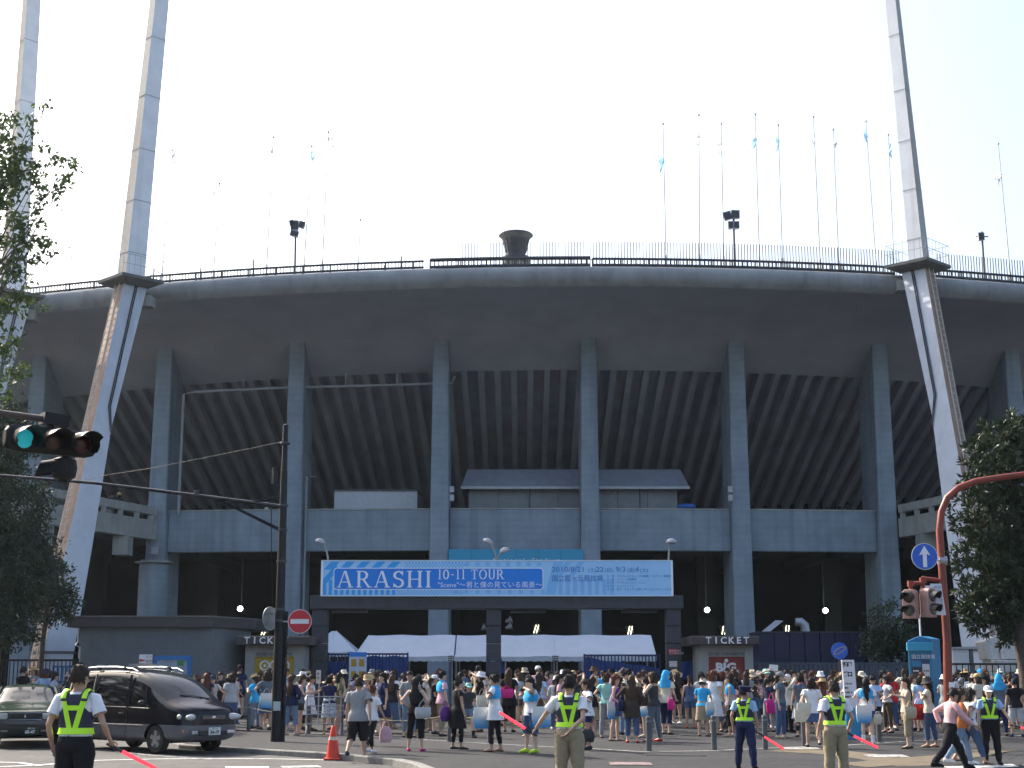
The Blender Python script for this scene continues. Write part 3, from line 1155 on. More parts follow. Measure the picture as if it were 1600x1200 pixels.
    for k in range(int(nr * .06), nr):
        p = cB.lerp(cP, k / nr * .985)
        inst('rung', rme, LADM, r, p - r.location)
    # cables down the light face
    for k in (.55, .64):
        m = MB()
        m.tube([P - o * w_lat * k + l * .04, P.lerp(B, .33) - o * w_lat * k * 0.9 + l * .05, P.lerp(B, .4) - o * w_lat * .9 + l * .06], .03, 5)
        local(m, 'cable', STEEL_D, r)
    # lamp head above
    tc = top - l * w_out * .26 - o * w_lat * .34
    m = MB()
    for sgn in (-1, 1):
        m.tube([tc - Vector((0, 0, .7)), tc + Vector((sgn * 1.6, -.1, .9))], [.22, .16], 6)
    local(m, 'head_arm', PAINT_W, r)
    for i in range(5):
        for j in range(3):
            m = MB()
            m.lathe([(.12, 0), (.34, .3), (.36, .34)], tc + Vector((-2 + i * 1.0, -.3, 1.2 + j * .9)), 12, Matrix.Rotation(pi / 2, 3, 'X'))
            local(m, 'lamp', STEEL_L, r)
    m = MB()
    for j in range(3):
        m.tube([tc + Vector((-2.3, 0, 1.2 + j * .9)), tc + Vector((2.3, 0, 1.2 + j * .9))], .06, 6)
    for i in (-2.3, 0, 2.3):
        m.tube([tc + Vector((i, 0, .8)), tc + Vector((i, 0, 3.2))], .06, 6)
    local(m, 'lamp_frame', STEEL_D, r)
    return r
pylon('tall pale floodlight pylon with ladder and square platform, left of the columns', 1, (196, 432), (245, -20), (62, 1045), 64.9, 58.5, 0.95, 1.05)
pylon('tall floodlight pylon with rusty ladder face on the right of the stadium', -1, (1443, 408), (1397, -20), (1556, 1040), 65.3, 58.5, 0.95, 1.05, us=.74)
pylon('pale floodlight pylon at the far left edge, half hidden behind tree leaves', 1, (10, 455), (44, -20), (-130, 1040), 67.5, 61.0, 1.0, 1.15, us=.9)

# ------------------------------------------------------------------ gate with banner
GY = 56.0
GZ = plaza_z(0, GY)
gx = lambda px: at(px, 945, GY).x
gz_ = lambda py: at(800, py, GY).z
TILE = mat('gate_dark_tile', (0.036, 0.042, 0.056), 0.55, vary=0.18, scale=3, board=1.6)
GATE = thing('gate', 'wide dark tiled entrance gate with three pillars and a heavy lintel', 'gate', loc=(gx(776), GY, GZ))
for px in (501.5, 771.5, 1050.5):
    zz = GZ
    top = gz_(951)
    n = 6
    for i in range(n):
        m = MB()
        m.box2((gx(px - 11.5), GY - .3, lerp(zz, top, i / n)), (gx(px + 11.5), GY + .3, lerp(zz, top, (i + 1) / n) - .015))
        local(m, 'pillar_block', TILE, GATE, bevel=.015)
m = MB()
m.box2((gx(487), GY - .45, gz_(952)), (gx(1066), GY + .45, gz_(931.5)))
local(m, 'lintel', TILE, GATE, bevel=.02)
DKL = mat('dark_bronze_letters', (0.02, 0.02, 0.024), .4)
for i, ch in enumerate('国立霞ヶ丘競技場'):
    o = text(ch, .34, (gx(557 + i * 22.5), GY - .456, gz_(945.5)), (1, 0, 0), (0, 0, 1), DKL, GATE)
    o.location = -GATE.location
for i, ch in enumerate('青山門'):
    o = text(ch, .34, (gx(883 + i * 24), GY - .456, gz_(945.5)), (1, 0, 0), (0, 0, 1), DKL, GATE)
    o.location = -GATE.location
m = MB()
for px in (545, 825, 1000):
    m.box2((gx(px - 28), GY + .1, gz_(957)), (gx(px + 28), GY + .4, gz_(952.3)))
local(m, 'soffit_light_box', STEEL_D, GATE)

BY = GY - 0.55
bx = lambda px: at(px, 905, BY).x
bz = lambda py: at(800, py, BY).z
BAN = thing('banner', 'long light blue concert banner with stripes and white lettering above the gate', 'banner', loc=(bx(776), BY, bz(931)))
BLUE_L = mat('banner_light_blue', (0.34, 0.62, 0.90), .7, vary=.03)
BLUE_M = mat('banner_mid_blue', (0.22, 0.51, 0.86), .7, vary=.03)
BLUE_S = mat('banner_stripe_blue', (0.03, 0.36, 0.82), .7, vary=.03)
BLUE_P = mat('banner_panel_blue', (0.01, 0.22, 0.74), .7, vary=.03)
BWH = mat('banner_white', (0.80, 0.86, 0.92), .7, vary=.02)
BTX = mat('banner_text_blue', (0.05, 0.19, 0.52), .7, vary=.02)
m = MB()
m.box2((bx(503.5), BY, bz(930.5)), (bx(1050), BY + .08, bz(876.5)))
local(m, 'sheet', BLUE_L, BAN)
m = MB()
for px in (503, 1050):
    m.box2((bx(px) - .04, BY - .02, bz(931.5)), (bx(px) + .04, BY + .1, bz(875.5)))
m.box2((bx(503), BY - .02, bz(876.2)), (bx(1050), BY + .1, bz(875.2)))
m.box2((bx(503), BY - .02, bz(931.6)), (bx(1050), BY + .1, bz(930.6)))
local(m, 'frame', BWH, BAN)
m = MB()
for px in (560, 690, 820, 950):
    m.tube([(bx(px), BY + .12, bz(876)), (bx(px), BY + .5, bz(931))], .03, 6)
local(m, 'stay', STEEL_D, BAN)
layer = [0]
def flat(polys, material, name, d):
    """flat print: polygons in photograph units on the banner plane"""
    m = MB()
    y = BY - d
    for poly in polys:
        m.add([(bx(a), y, bz(b)) for a, b in poly], [tuple(range(len(poly)))])
    return local(m, name, material, BAN, fix=False)
def circ(cx, cy, r, n=10):
    return [(cx + r * cos(2 * pi * k / n), cy + r * sin(2 * pi * k / n)) for k in range(n)]
# right hand pale area decoration
flat([[(852, 929), (865, 877.5), (880, 877.5), (867, 929)]], BLUE_M, 'print', .003)
flat([[(850 + k * 11.4, 929.5), (850 + k * 11.4, 905), (856 + k * 11.4, 905), (856 + k * 11.4, 929.5)] for k in range(2, 10)], BLUE_M, 'print', .004)
flat([[(868 + k * 20, 900), (884 + k * 20, 878), (893 + k * 20, 878), (877 + k * 20, 900)] for k in range(0, 2)], BLUE_M, 'print', .0045)
# left: diagonal stripes, dots, upright stripes
flat([[(505 + k * 24, 890), (517 + k * 24, 877.6), (530 + k * 24, 877.6), (518 + k * 24, 890)] for k in range(5)], BLUE_S, 'print', .003)
flat([[(505, 905), (526, 880), (526, 893), (505, 918)]], BLUE_S, 'print', .0034)
flat([[(505 + k * 9.0, 929.5), (505 + k * 9.0, 906 if k < 2 else 921), (510 + k * 9.0, 906 if k < 2 else 921), (510 + k * 9.0, 929.5)] for k in range(13)], BLUE_S, 'print', .0038)
flat([circ(634 + i * 5.2 + (j % 2) * 2.6, 879.5 + j * 3.2, 1.2, 6) for i in range(18) for j in range(4)], BLUE_S, 'print', .003)
flat([circ(622 + i * 5.2 + (j % 2) * 2.6, 922.5 + j * 2.8, 1.1, 6) for i in range(20) for j in range(3)], BLUE_S, 'print', .003)
flat([circ(730 + i * 16, 881.5, 4.0, 12) for i in range(8)], BLUE_M, 'print', .003)
flat([circ(712 + i * 17, 925.0, 3.6, 12) for i in range(9)], BLUE_M, 'print', .003)
def rrect(x0, y0, x1, y1, r, n=5):
    out = []
    for cx, cy, a0 in ((x1 - r, y0 + r, -pi / 2), (x1 - r, y1 - r, 0), (x0 + r, y1 - r, pi / 2), (x0 + r, y0 + r, pi)):
        for k in range(n + 1):
            a = a0 + pi / 2 * k / n
            out.append((cx + r * cos(a), cy + r * sin(a)))
    return out
flat([rrect(521, 887.2, 849, 921.6, 5)], BWH, 'panel_border', .006)
flat([rrect(522.3, 888.4, 847.8, 920.4, 4.4)], BLUE_P, 'panel', .009)

def glyph(ch):
    """serif capital as quads in a box of height 1; returns polygons and width"""
    q = []
    T = 0.13      # thick
    t = 0.055     # thin
    s = 0.05      # serif height
    def bar(x0, y0, x1, y1):
        q.append([(x0, y0), (x1, y0), (x1, y1), (x0, y1)])
    def dia(xa, ya, xb, yb, w):
        q.append([(xa - w / 2, ya), (xa + w / 2, ya), (xb + w / 2, yb), (xb - w / 2, yb)])
    def rib(pts, w0, w1):
        n = len(pts)
        L = []
        Rr = []
        for i, (x, y) in enumerate(pts):
            ax, ay = pts[max(0, i - 1)]
            bx_, by_ = pts[min(n - 1, i + 1)]
            dx, dy = bx_ - ax, by_ - ay
            k = math.hypot(dx, dy) or 1
            # thick where the stroke runs upright
            w = lerp(w1, w0, abs(dy) / k) / 2
            L.append((x - dy / k * w, y + dx / k * w))
            Rr.append((x + dy / k * w, y - dx / k * w))
        for i in range(n - 1):
            q.append([L[i], L[i + 1], Rr[i + 1], Rr[i]])
    def stem(x):
        bar(x - T / 2, 0, x + T / 2, 1)
        bar(x - T, 0, x + T, s)
        bar(x - T, 1 - s, x + T, 1)
    if ch == 'A':
        dia(.08, 0, .36, 1, t)
        dia(.66, 0, .38, 1, T)
        bar(.2, .3, .54, .3 + t)
        bar(0, 0, .18, s)
        bar(.52, 0, .8, s)
        return q, .80
    if ch == 'R':
        stem(.15)
        rib([(.15, .97)] + [(.34 + .2 * sin(pi * k / 8), .735 + .235 * cos(pi * k / 8)) for k in range(9)] + [(.15, .5)], T, t)
        dia(.66, 0, .36, .5, T)
        bar(.56, 0, .8, s)
        return q, .78
    if ch == 'S':
        pts = [(.28 + .2 * cos(a), .74 + .22 * sin(a)) for a in [radians(20 + 250 * k / 10) for k in range(11)]]
        pts += [(.28 + .22 * cos(a), .27 + .24 * sin(a)) for a in [radians(90 - 250 * k / 10) for k in range(1, 11)]]
        rib(pts, T, t * 1.4)
        bar(.46, .72, .5, 1.0)
        bar(.03, 0, .07, .26)
        return q, .56
    if ch == 'H':
        stem(.15)
        stem(.65)
        bar(.2, .47, .6, .47 + t)
        return q, .8
    if ch == 'I':
        stem(.15)
        return q, .3
    if ch == '1':
        bar(.12, 0, .22, 1)
        bar(.04, 0, .3, s)
        bar(.05, 1 - s, .2, 1)
        return q, .34
    if ch in '0O':
        w = .2 if ch == '0' else .32
        rib([(w + .05 + w * cos(2 * pi * k / 20), .5 + .48 * sin(2 * pi * k / 20)) for k in range(21)], T * .9, t)
        return q, 2 * w + .1
    if ch == '-':
        bar(.05, .42, .3, .5)
        return q, .36
    if ch == 'T':
        bar(.27, 0, .27 + T, 1)
        bar(.18, 0, .5, s)
        bar(.02, 1 - t, .66, 1)
        bar(.02, .78, .055, 1)
        bar(.625, .78, .66, 1)
        return q, .68
    if ch == 'U':
        rib([(.15, 1), (.15, .5)] + [(.37 - .22 * cos(pi * k / 8), .3 - .28 * sin(pi * k / 8)) for k in range(9)] + [(.59, .5), (.59, 1)], T * .9, t)
        bar(.03, 1 - s, .27, 1)
        bar(.5, 1 - s, .68, 1)
        return q, .7
    return q, .3
def serif(s, x0, x1, ytop, ybot, d0):
    W = sum(glyph(c)[1] for c in s) + .12 * (len(s) - 1)
    k = (x1 - x0) / W
    x = x0
    for c in s:
        q, w = glyph(c)
        m = MB()
        for i, poly in enumerate(q):
            m.add([(bx(x + a * k), BY - d0 - i * .0004, bz(lerp(ybot, ytop, b))) for a, b in poly], [(0, 1, 2, 3)])
        local(m, 'letter', BWH, BAN, fix=False)
        x += (w + .12) * k
serif('ARASHI', 527, 674, 892, 918, .012)
serif('10-11', 684, 727, 890, 905, .012)
serif('TOUR', 736, 788, 890, 905, .012)
def btext(s, size_px, x, y, m_, align='LEFT', **k):
    o = text(s, size_px * 56 / F * 1.38, (bx(x), BY - .012, bz(y)), (1, 0, 0), (0, 0, 1), m_, BAN, align=align, **k)
    o.location = -BAN.location
    return o
btext('"Scene"～君と僕の見ている風景～', 7.5, 684, 917.5, BWH, xs=1.03)
btext('2010/8/21', 8.2, 862, 893.5, BTX, xs=1.12)
btext('(土),', 5.6, 919, 893.5, BTX)
btext('22', 8.2, 931, 893.5, BTX, xs=1.1)
btext('(日),', 5.6, 945, 893.5, BTX)
btext('9/3', 8.2, 962, 893.5, BTX, xs=1.1)
btext('(金),', 5.6, 980, 893.5, BTX)
btext('4', 8.2, 993, 893.5, BTX)
btext('(土)', 5.6, 1000, 893.5, BTX)
btext('国立霞ヶ丘競技場', 7.7, 862, 907.5, BTX, xs=.93)
for i, s in enumerate(('主　催　フジテレビジョン／文化放送／コンサート事務局', '企　画　ジャニーズ事務所', '制　作　ヤングコミュニケーション', '協　力　ジェイストーム', '運　営　協力　キョードー東京／ザックコーポレーション')):
    btext(s, 2.9, 948, 901.5 + i * 5.2, BTX, xs=.95)

# lamps on the gate
def gate_lamp(px, py, base_px, lab, lean):
    p = at(px, py, GY + .2)
    b = at(base_px, 935, GY + .3)
    r = thing('gate_lamp', lab, 'lamp', 'lamps on curved stalks above the banner', loc=b)
    d = p - b
    m = MB()
    m.tube([(0, 0, 0), (0, 0, d.z * .72), (d.x * .3, 0, d.z * .86), (d.x * .8, -.1, d.z * .97), (d.x, -.15, d.z)], .035, 8)
    m.build('stalk', STEEL_L, r, smooth_angle=60)
    m = MB()
    m.lathe([(.05, .1), (.15, .06), (.21, -.02), (.20, -.07), (.12, -.1)], d + Vector((0, -.2, .0)), 16, Matrix.Rotation(lean, 3, 'Y'))
    m.build('head', mat('lamp_head_grey', (.38, .39, .4), .45, vary=.05), r, smooth_angle=50)
gate_lamp(502, 846, 511, 'round lamp on curved stalk at the left end of the banner', .3)
gate_lamp(763, 846, 775, 'higher of the two round lamps above the middle of the banner', .4)
gate_lamp(788, 860, 774, 'lower of the two round lamps above the middle of the banner', -.3)
gate_lamp(1048, 846, 1046, 'round lamp on straight stalk at the right end of the banner', 0)
# small speaker horns on the middle pillar
r = thing('gate_horns', 'pair of small grey horn loudspeakers on the middle gate pillar', 'loudspeaker', loc=at(786, 975, GY))
for dx, dz in ((.1, 0.08), (.1, -.16), (-.55, -.2)):
    m = MB()
    m.lathe([(.05, 0), (.08, .1), (.15, .25)], (dx, -.1, dz), 10, Matrix.Rotation(1.2 if dx > 0 else -1.2, 3, 'Y'))
    m.build('horn', STEEL_L, r)
# notices on the right pillar
def plate(name, lab, cat, px0, px1, py0, py1, Y, m_, th=.02):
    a, b = at(px0, py1, Y), at(px1, py0, Y)
    r = thing(name, lab, cat, loc=((a.x + b.x) / 2, Y, a.z))
    m = MB()
    m.box2((a.x, Y, a.z), (b.x, Y + th, b.z))
    local(m, 'panel', m_, r)
    return r, a, b
REDP = mat('red_plate', (.5, .03, .03), .5, vary=.05)
r, a, b = plate('red_notice', 'small red notice plate with white writing on the right gate pillar', 'sign', 1044, 1060, 1014, 1022, GY - .33, REDP)
for i in range(2):
    o = text('関係者以外' if i == 0 else '立入禁止区域', .09, (a.x + .04, GY - .335, b.z - .1 - i * .09), (1, 0, 0), (0, 0, 1), WHITE, r)
    o.location = -r.location
r, a, b = plate('white_notice', 'small white notice plate under the red one on the right gate pillar', 'sign', 1046, 1058, 1033, 1042, GY - .33, WHITE)
for i in range(2):
    o = text('お知らせ', .07, (a.x + .02, GY - .335, b.z - .09 - i * .1), (1, 0, 0), (0, 0, 1), mat('notice_red', (.45, .05, .05), .6), r)
    o.location = -r.location
# ------------------------------------------------------------------ tents behind the gate
TENT = mat('tent_canvas', (0.62, 0.66, 0.72), .8, vary=.05, scale=2, spec=.05)
def tent(px0, px1, lab, Yf=60.0, dep=3.6, ye=1026, yr=992.5, ins=0.0, insr=0.0):
    a, b = at(px0, ye, Yf), at(px1, ye, Yf)
    zr = at(800, yr, Yf + dep / 2).z
    g = plaza_z(0, Yf)
    r = thing('tent', lab, 'tent', 'white event tents behind the gate', loc=((a.x + b.x) / 2, Yf + dep / 2, g))
    n = 10
    rows = []
    for i in range(n + 1):
        t = i / n
        x = lerp(a.x, b.x, t)
        xr = lerp(a.x + ins, b.x - insr, t)
        row = []
        for k in range(9):
            u = k / 4.0
            if u <= 1:
                y, z, xx = lerp(Yf, Yf + dep / 2, u), lerp(a.z, zr, u), lerp(x, xr, u)
            else:
                y, z, xx = lerp(Yf + dep / 2, Yf + dep, u - 1), lerp(zr, a.z, u - 1), lerp(xr, x, u - 1)
            sag = .035 * sin(pi * (u % 1)) * (.5 + .5 * sin(t * 17)) + 0.02 * sin(t * pi * 4)
            row.append(Vector((xx, y, z - sag)))
        rows.append(row)
    m = MB()
    m.loft(rows, cap=False, closed=False)
    local(m, 'roof', TENT, r, smooth_angle=40)
    m = MB()
    for s, x in ((0, a.x), (1, b.x)):
        rr = [p for p in rows[0 if s == 0 else -1]]
        m.add([rr[0], rr[4], rr[8]], [(0, 1, 2)])
    local(m, 'gable', TENT, r)
    # scalloped valance
    m = MB()
    N = 24
    top = [Vector((lerp(a.x, b.x, i / N), Yf - .012, a.z - .0)) for i in range(N + 1)]
    bot = [p - Vector((0, .012 * sin(i * 1.7), .17 + .03 * abs(sin(i * pi / 2)))) for i, p in enumerate(top)]
    m.loft([top, bot], cap=False, closed=False)
    local(m, 'valance', TENT, r)
    for x in (a.x + .06, (a.x + b.x) / 2, b.x - .06):
        for y in (Yf + .05, Yf + dep - .05):
            m = MB()
            m.tube([(x, y, g), (x, y, a.z)], .025, 6)
            local(m, 'pole', STEEL_L, r)
    return r
tent(552, 709, 'white tent with slanting end left of the middle gate pillar', ins=.42)
tent(711, 868, 'white tent crossed by the middle gate pillar', Yf=60.06)
tent(868, 1026, 'white tent at the right, below the dates on the banner', ins=0, insr=.05)
tent(474, 556, 'small white peaked tent behind the left gate pillar', Yf=63.5, dep=3.0, ye=1019, yr=986, ins=1.0, insr=1.0)
# small black and white notices hanging under the tents
for px, lab in ((705, 'left'), (868, 'right')):
    r, a, b = plate('hanging_notice', 'small dotted notice hanging at the tent edge, %s one of two' % lab, 'sign', px - 6, px + 6, 1024, 1033, 59.8, WHITE)
    for j in range(3):
        o = text('■■■■', .07, (a.x + .02, 59.795, b.z - .08 - j * .075), (1, 0, 0), (0, 0, 1), BLACK, r)
        o.location = -r.location

# ------------------------------------------------------------------ fences of the gate
NAVY = mat('navy_fence_paint', (0.014, 0.028, 0.11), .45, vary=.15)
TARP = mat('blue_tarp_sheet', (0.015, 0.10, 0.42), .55, vary=.12, scale=3)
def slat_fence(name, lab, px0, px1, ytop, ybot, Y, m_, step=.13, w=.045, tarp=None, fr=.05, pale=None):
    g = plaza_z(0, Y)
    a, b = at(px0, ytop, Y), at(px1, ytop, Y)
    r = thing(name, lab, 'fence', loc=((a.x + b.x) / 2, Y, g))
    zb = g + .08
    m = MB()
    m.box2((a.x, Y - fr / 2, a.z - fr * 1.4), (b.x, Y + fr / 2, a.z))
    local(m, 'top_rail', m_, r)
    m = MB()
    m.box2((a.x, Y - fr / 2, zb), (b.x, Y + fr / 2, zb + fr * 1.4))
    local(m, 'bottom_rail', m_, r)
    for x in (a.x, b.x):
        m = MB()
        m.box2((x - fr * .7, Y - fr * .7, g), (x + fr * .7, Y + fr * .7, a.z + .02))
        local(m, 'post', m_, r)
    x = a.x + step
    me = MB().box((0, 0, 0), (w, fr * .6, a.z - zb - fr * 2)).mesh('slat')
    while x < b.x - step * .5:
        inst('slat', me, m_, r, Vector((x, Y, (a.z + zb) / 2)) - r.location)
        x += step
    if tarp:
        m = MB()
        N = 14
        tp = [Vector((lerp(a.x, b.x, i / N), Y + .12 + .04 * sin(i * 2.1), a.z - tarp(i / N) + .03 * sin(i * 1.3))) for i in range(N + 1)]
        bt = [Vector((p.x, p.y + .02, g + .02)) for p in tp]
        m.loft([tp, bt], cap=False, closed=False)
        local(m, 'tarpaulin', TARP, r)
    return r
slat_fence('sliding_gate', 'navy slatted sliding gate left of the middle pillar below the tent', 545, 637, 1020.5, 0, 57.2, NAVY, tarp=lambda t: .12)
slat_fence('sliding_gate', 'navy slatted sliding gate left of the right pillar with sagging blue sheet', 913, 1031, 1022.5, 0, 57.2, NAVY, tarp=lambda t: .1 + .42 * t)
slat_fence('sliding_gate', 'narrow navy gate leaf between left pillar and information board', 513, 545, 1021, 0, 57.25, NAVY, tarp=lambda t: .3)
slat_fence('black_fence', 'black picket fence at the far left under the dark trees', -90, 122, 1030, 0, 52.5, BLACK, step=.14, w=.03)
slat_fence('grey_fence', 'grey upright board fence in front of the navy hoarding', 1180, 1428, 1035, 0, 55.0, mat('grey_board', (.06, .075, .10), .7, vary=.2), step=.17, w=.135)
slat_fence('black_fence', 'black railing fence at the right edge below the evergreen tree', 1466, 1640, 1036, 0, 50.0, BLACK, step=.2, w=.03)
r = thing('blue_sheet', 'crumpled blue sheet hung beside the middle gate pillar', 'tarpaulin', loc=at(784, 1035, 56.6))
m = MB()
rows = []
for i in range(6):
    t = i / 5
    a = at(779 + 11 * min(1, t * 3) * .9, lerp(1020, 1050, t), 56.5)
    rows.append([at(777 + k * 3.2 * (0.4 + .6 * t), lerp(1019 + 2 * abs(k - 2), 1052, t), 56.5) + Vector((0, .05 * sin(k * 2 + i), 0)) for k in range(5)])
m.loft(rows, cap=False, closed=False)
local(m, 'cloth', TARP, r, smooth_angle=60)
r = thing('blue_sheet', 'blue sheet stretched between right gate pillar and right ticket booth', 'tarpaulin', loc=at(1075, 1035, 57))
m = MB()
rows = [[at(1060 + k * 6, lerp(1036 - k * 1.4, 1062, i / 4), 57) + Vector((0, .05 * sin(k * 2 + i), 0)) for k in range(6)] for i in range(5)]
m.loft(rows, cap=False, closed=False)
local(m, 'cloth', TARP, r, smooth_angle=60)

# information board by the left sliding gate
r, a, b = plate('information_board', 'white information board with blue header and four orange squares', 'sign', 545, 573, 1019, 1062, 55.2, mat('board_white', (.5, .56, .64), .6, vary=.04), .05)
m = MB()
m.box2((a.x, 55.19, b.z - .16), (b.x, 55.2, b.z))
local(m, 'header', mat('board_blue', (.03, .2, .62), .6), r)
for i in range(2):
    for j in range(2):
        m = MB()
        m.box2((lerp(a.x, b.x, .12 + i * .45), 55.192, b.z - .52 - j * .44), (lerp(a.x, b.x, .42 + i * .45), 55.2, b.z - .25 - j * .44))
        local(m, 'picture', mat('board_orange', (.42, .24, .03), .6, vary=.3, scale=20), r)
for x in (a.x + .05, b.x - .05):
    m = MB()
    m.tube([(x, 55.24, plaza_z(0, 55)), (x, 55.24, a.z)], .025, 6)
    local(m, 'leg', STEEL_L, r)

# ------------------------------------------------------------------ ticket booths
BOOTHW = mat('booth_wall', (0.30, 0.31, 0.30), .8, vary=.1, scale=2, streak=.2)
CANOPY = mat('booth_canopy', (0.055, 0.045, 0.045), .6, vary=.15)
SILV = mat('silver_letters', (.72, .74, .76), .4, vary=.03)
def ticket_booth(lab, c0, c1, b0, b1, poster, Y=54.2):
    g = plaza_z(0, Y)
    r = thing('ticket_booth', lab, 'ticket booth', 'pair of ticket booths beside the gate', loc=(at((b0 + b1) / 2, 1040, Y).x, Y, g))
    zc0, zc1 = at(800, 1008, Y - .5).z, at(800, 993.5, Y - .5).z
    xa, xb = at(b0, 1030, Y).x, at(b1, 1030, Y).x
    ca, cb = at(c0, 1000, Y - .5).x, at(c1, 1000, Y - .5).x
    wa, wb = lerp(xa, xb, .16), lerp(xa, xb, .84)
    zs, zw = g + 1.05, at(800, 1026, Y).z
    # body: piers, sill wall, header so that the window is an opening
    for p0, p1 in ((xa, wa), (wb, xb)):
        m = MB()
        m.box2((p0, Y, g), (p1, Y + 2.2, zc0))
        local(m, 'wall', BOOTHW, r)
    m = MB()
    m.box2((wa, Y + .02, g), (wb, Y + .3, zs))
    local(m, 'sill_wall', BOOTHW, r)
    m = MB()
    m.box2((wa, Y + .02, zw), (wb, Y + .3, zc0))
    local(m, 'header_wall', BOOTHW, r)
    m = MB()
    m.box2((ca, Y - .5, zc0), (cb, Y + 2.6, zc1))
    local(m, 'canopy', CANOPY, r, bevel=.03)
    m = MB()
    m.box2((wa, Y + .12, zs), (wb, Y + .16, zw))
    local(m, 'poster', poster[0], r)
    m = MB()
    m.box2((wa - .05, Y - .12, zs - .06), (wb + .05, Y + .1, zs))
    local(m, 'counter', STEEL_L, r)
    W = cb - ca
    tx0 = at(poster[2], 1000, Y - .5).x
    tx1 = at(poster[3], 1000, Y - .5).x
    for i, ch in enumerate('TICKET'):
        o = text(ch, .33, (lerp(tx0, tx1, i / 5), Y - .52, lerp(zc0, zc1, .18)), (1, 0, 0), (0, 0, 1), SILV, r, align='CENTER', bold=.008)
        o.location = -r.location
    # small lettering line over the window
    o = text('国立霞ヶ丘競技場前売券', .12, ((wa + wb) / 2, Y + .005, zw + .05), (1, 0, 0), (0, 0, 1), BLACK, r, align='CENTER')
    o.location = -r.location
    pm = poster[1]
    pm(r, wa, wb, zs, zw, Y + .115)
def big(r, a, b, z0, z1, Y):
    o = text('BIG', .42, ((a + b) / 2 - .02, Y, z1 - .52), (1, 0, 0), (0, 0, 1), WHITE, r, align='CENTER', bold=.022, xs=1.15)
    o.location = -r.location
    m = MB()
    m.lathe([(.07, 0), (.07, .005)], ((a + b) / 2, Y, z1 - .14), 12, Matrix.Rotation(pi / 2, 3, 'X'))
    local(m, 'dot', WHITE, r)
def rings(r, a, b, z0, z1, Y):
    for i in range(3):
        x = lerp(a, b, .25 + i * .25)
        m = MB()
        pts = [(x + .16 * cos(t), Y, z1 - .32 + .16 * sin(t)) for t in [2 * pi * k / 16 for k in range(17)]]
        m.tube(pts, .035, 5)
        local(m, 'ring', WHITE, r)
        m = MB()
        m.ellipsoid((x, Y, z1 - .32), (.05, .01, .05), 8, 5)
        local(m, 'ring_dot', WHITE, r)
ticket_booth('right ticket booth with dark canopy and red window poster', 1080, 1186, 1094, 1177, (mat('poster_red', (.22, .012, .012), .5, vary=.05), big, 1107, 1166))
ticket_booth('left ticket booth with dark canopy and yellow window poster, behind black pole', 369, 486, 383, 474, (mat('poster_yellow', (.45, .30, .02), .5, vary=.1), rings, 386, 446))

# ------------------------------------------------------------------ low building at the left
LB = thing('low_building', 'low flat-roofed grey building with dark fascia left of the ticket booth', 'building', loc=(at(240, 1040, 53).x, 53, plaza_z(0, 53)))
ROUGH = mat('roughcast_wall', (0.14, 0.16, 0.17), .95, vary=.12, scale=3, bump=.6, bscale=30)
FASC = mat('dark_fascia', (0.06, 0.052, 0.055), .6, vary=.1)
g = plaza_z(0, 53)
zt0, zt1 = at(200, 980.5, 53).z, at(200, 964.5, 53).z
A_ = Vector((at(124, 1000, 53).x, 53, 0))
B_ = Vector((at(331, 1000, 53).x, 53, 0))
C_ = Vector((at(392, 1000, 56).x, 56, 0))
def wall(a, b, z0, z1, th, name, m_):
    d = (b - a).normalized()
    n = Vector((-d.y, d.x, 0)) * th
    m = MB()
    m.hexa([a + Vector((0, 0, z0)), b + Vector((0, 0, z0)), b + n + Vector((0, 0, z0)), a + n + Vector((0, 0, z0)), a + Vector((0, 0, z1)), b + Vector((0, 0, z1)), b + n + Vector((0, 0, z1)), a + n + Vector((0, 0, z1))])
    return local(m, name, m_, LB)
wall(A_, B_, g, zt0 - .002, 3.0, 'wall', ROUGH)
wall(B_, C_, g, zt0 - .002, 2.5, 'side_wall', ROUGH)
off = Vector((0, -.25, 0))
m = MB()
poly = [A_ + Vector((-.4, -.25, 0)), B_ + off, C_ + Vector((.2, -.15, 0)), C_ + Vector((.2, 3, 0)), A_ + Vector((-.4, 6, 0))]
m.loft([[p + Vector((0, 0, zt0)) for p in poly], [p + Vector((0, 0, zt1)) for p in poly]])
local(m, 'fascia_roof', FASC, LB, bevel=.02)
m = MB()
q = [p + Vector((0, 0, zt1)) for p in poly]
m.loft([[p + Vector((0, 0, .0)) - Vector((0, .03, 0)) for p in q], [p + Vector((0, -.03, .05)) for p in q]])
local(m, 'roof_edging', mat('edging_grey', (.14, .13, .13), .6), LB)
m = MB()
xp = A_.x - .02
m.tube([(xp, 52.9, zt0), (xp, 52.9, zt0 - .5), (xp - .06, 52.85, zt0 - .62), (xp + .1, 52.85, zt0 - .7), (xp + .1, 52.85, g + .3)], .035, 8)
local(m, 'downpipe', STEEL_L, LB)
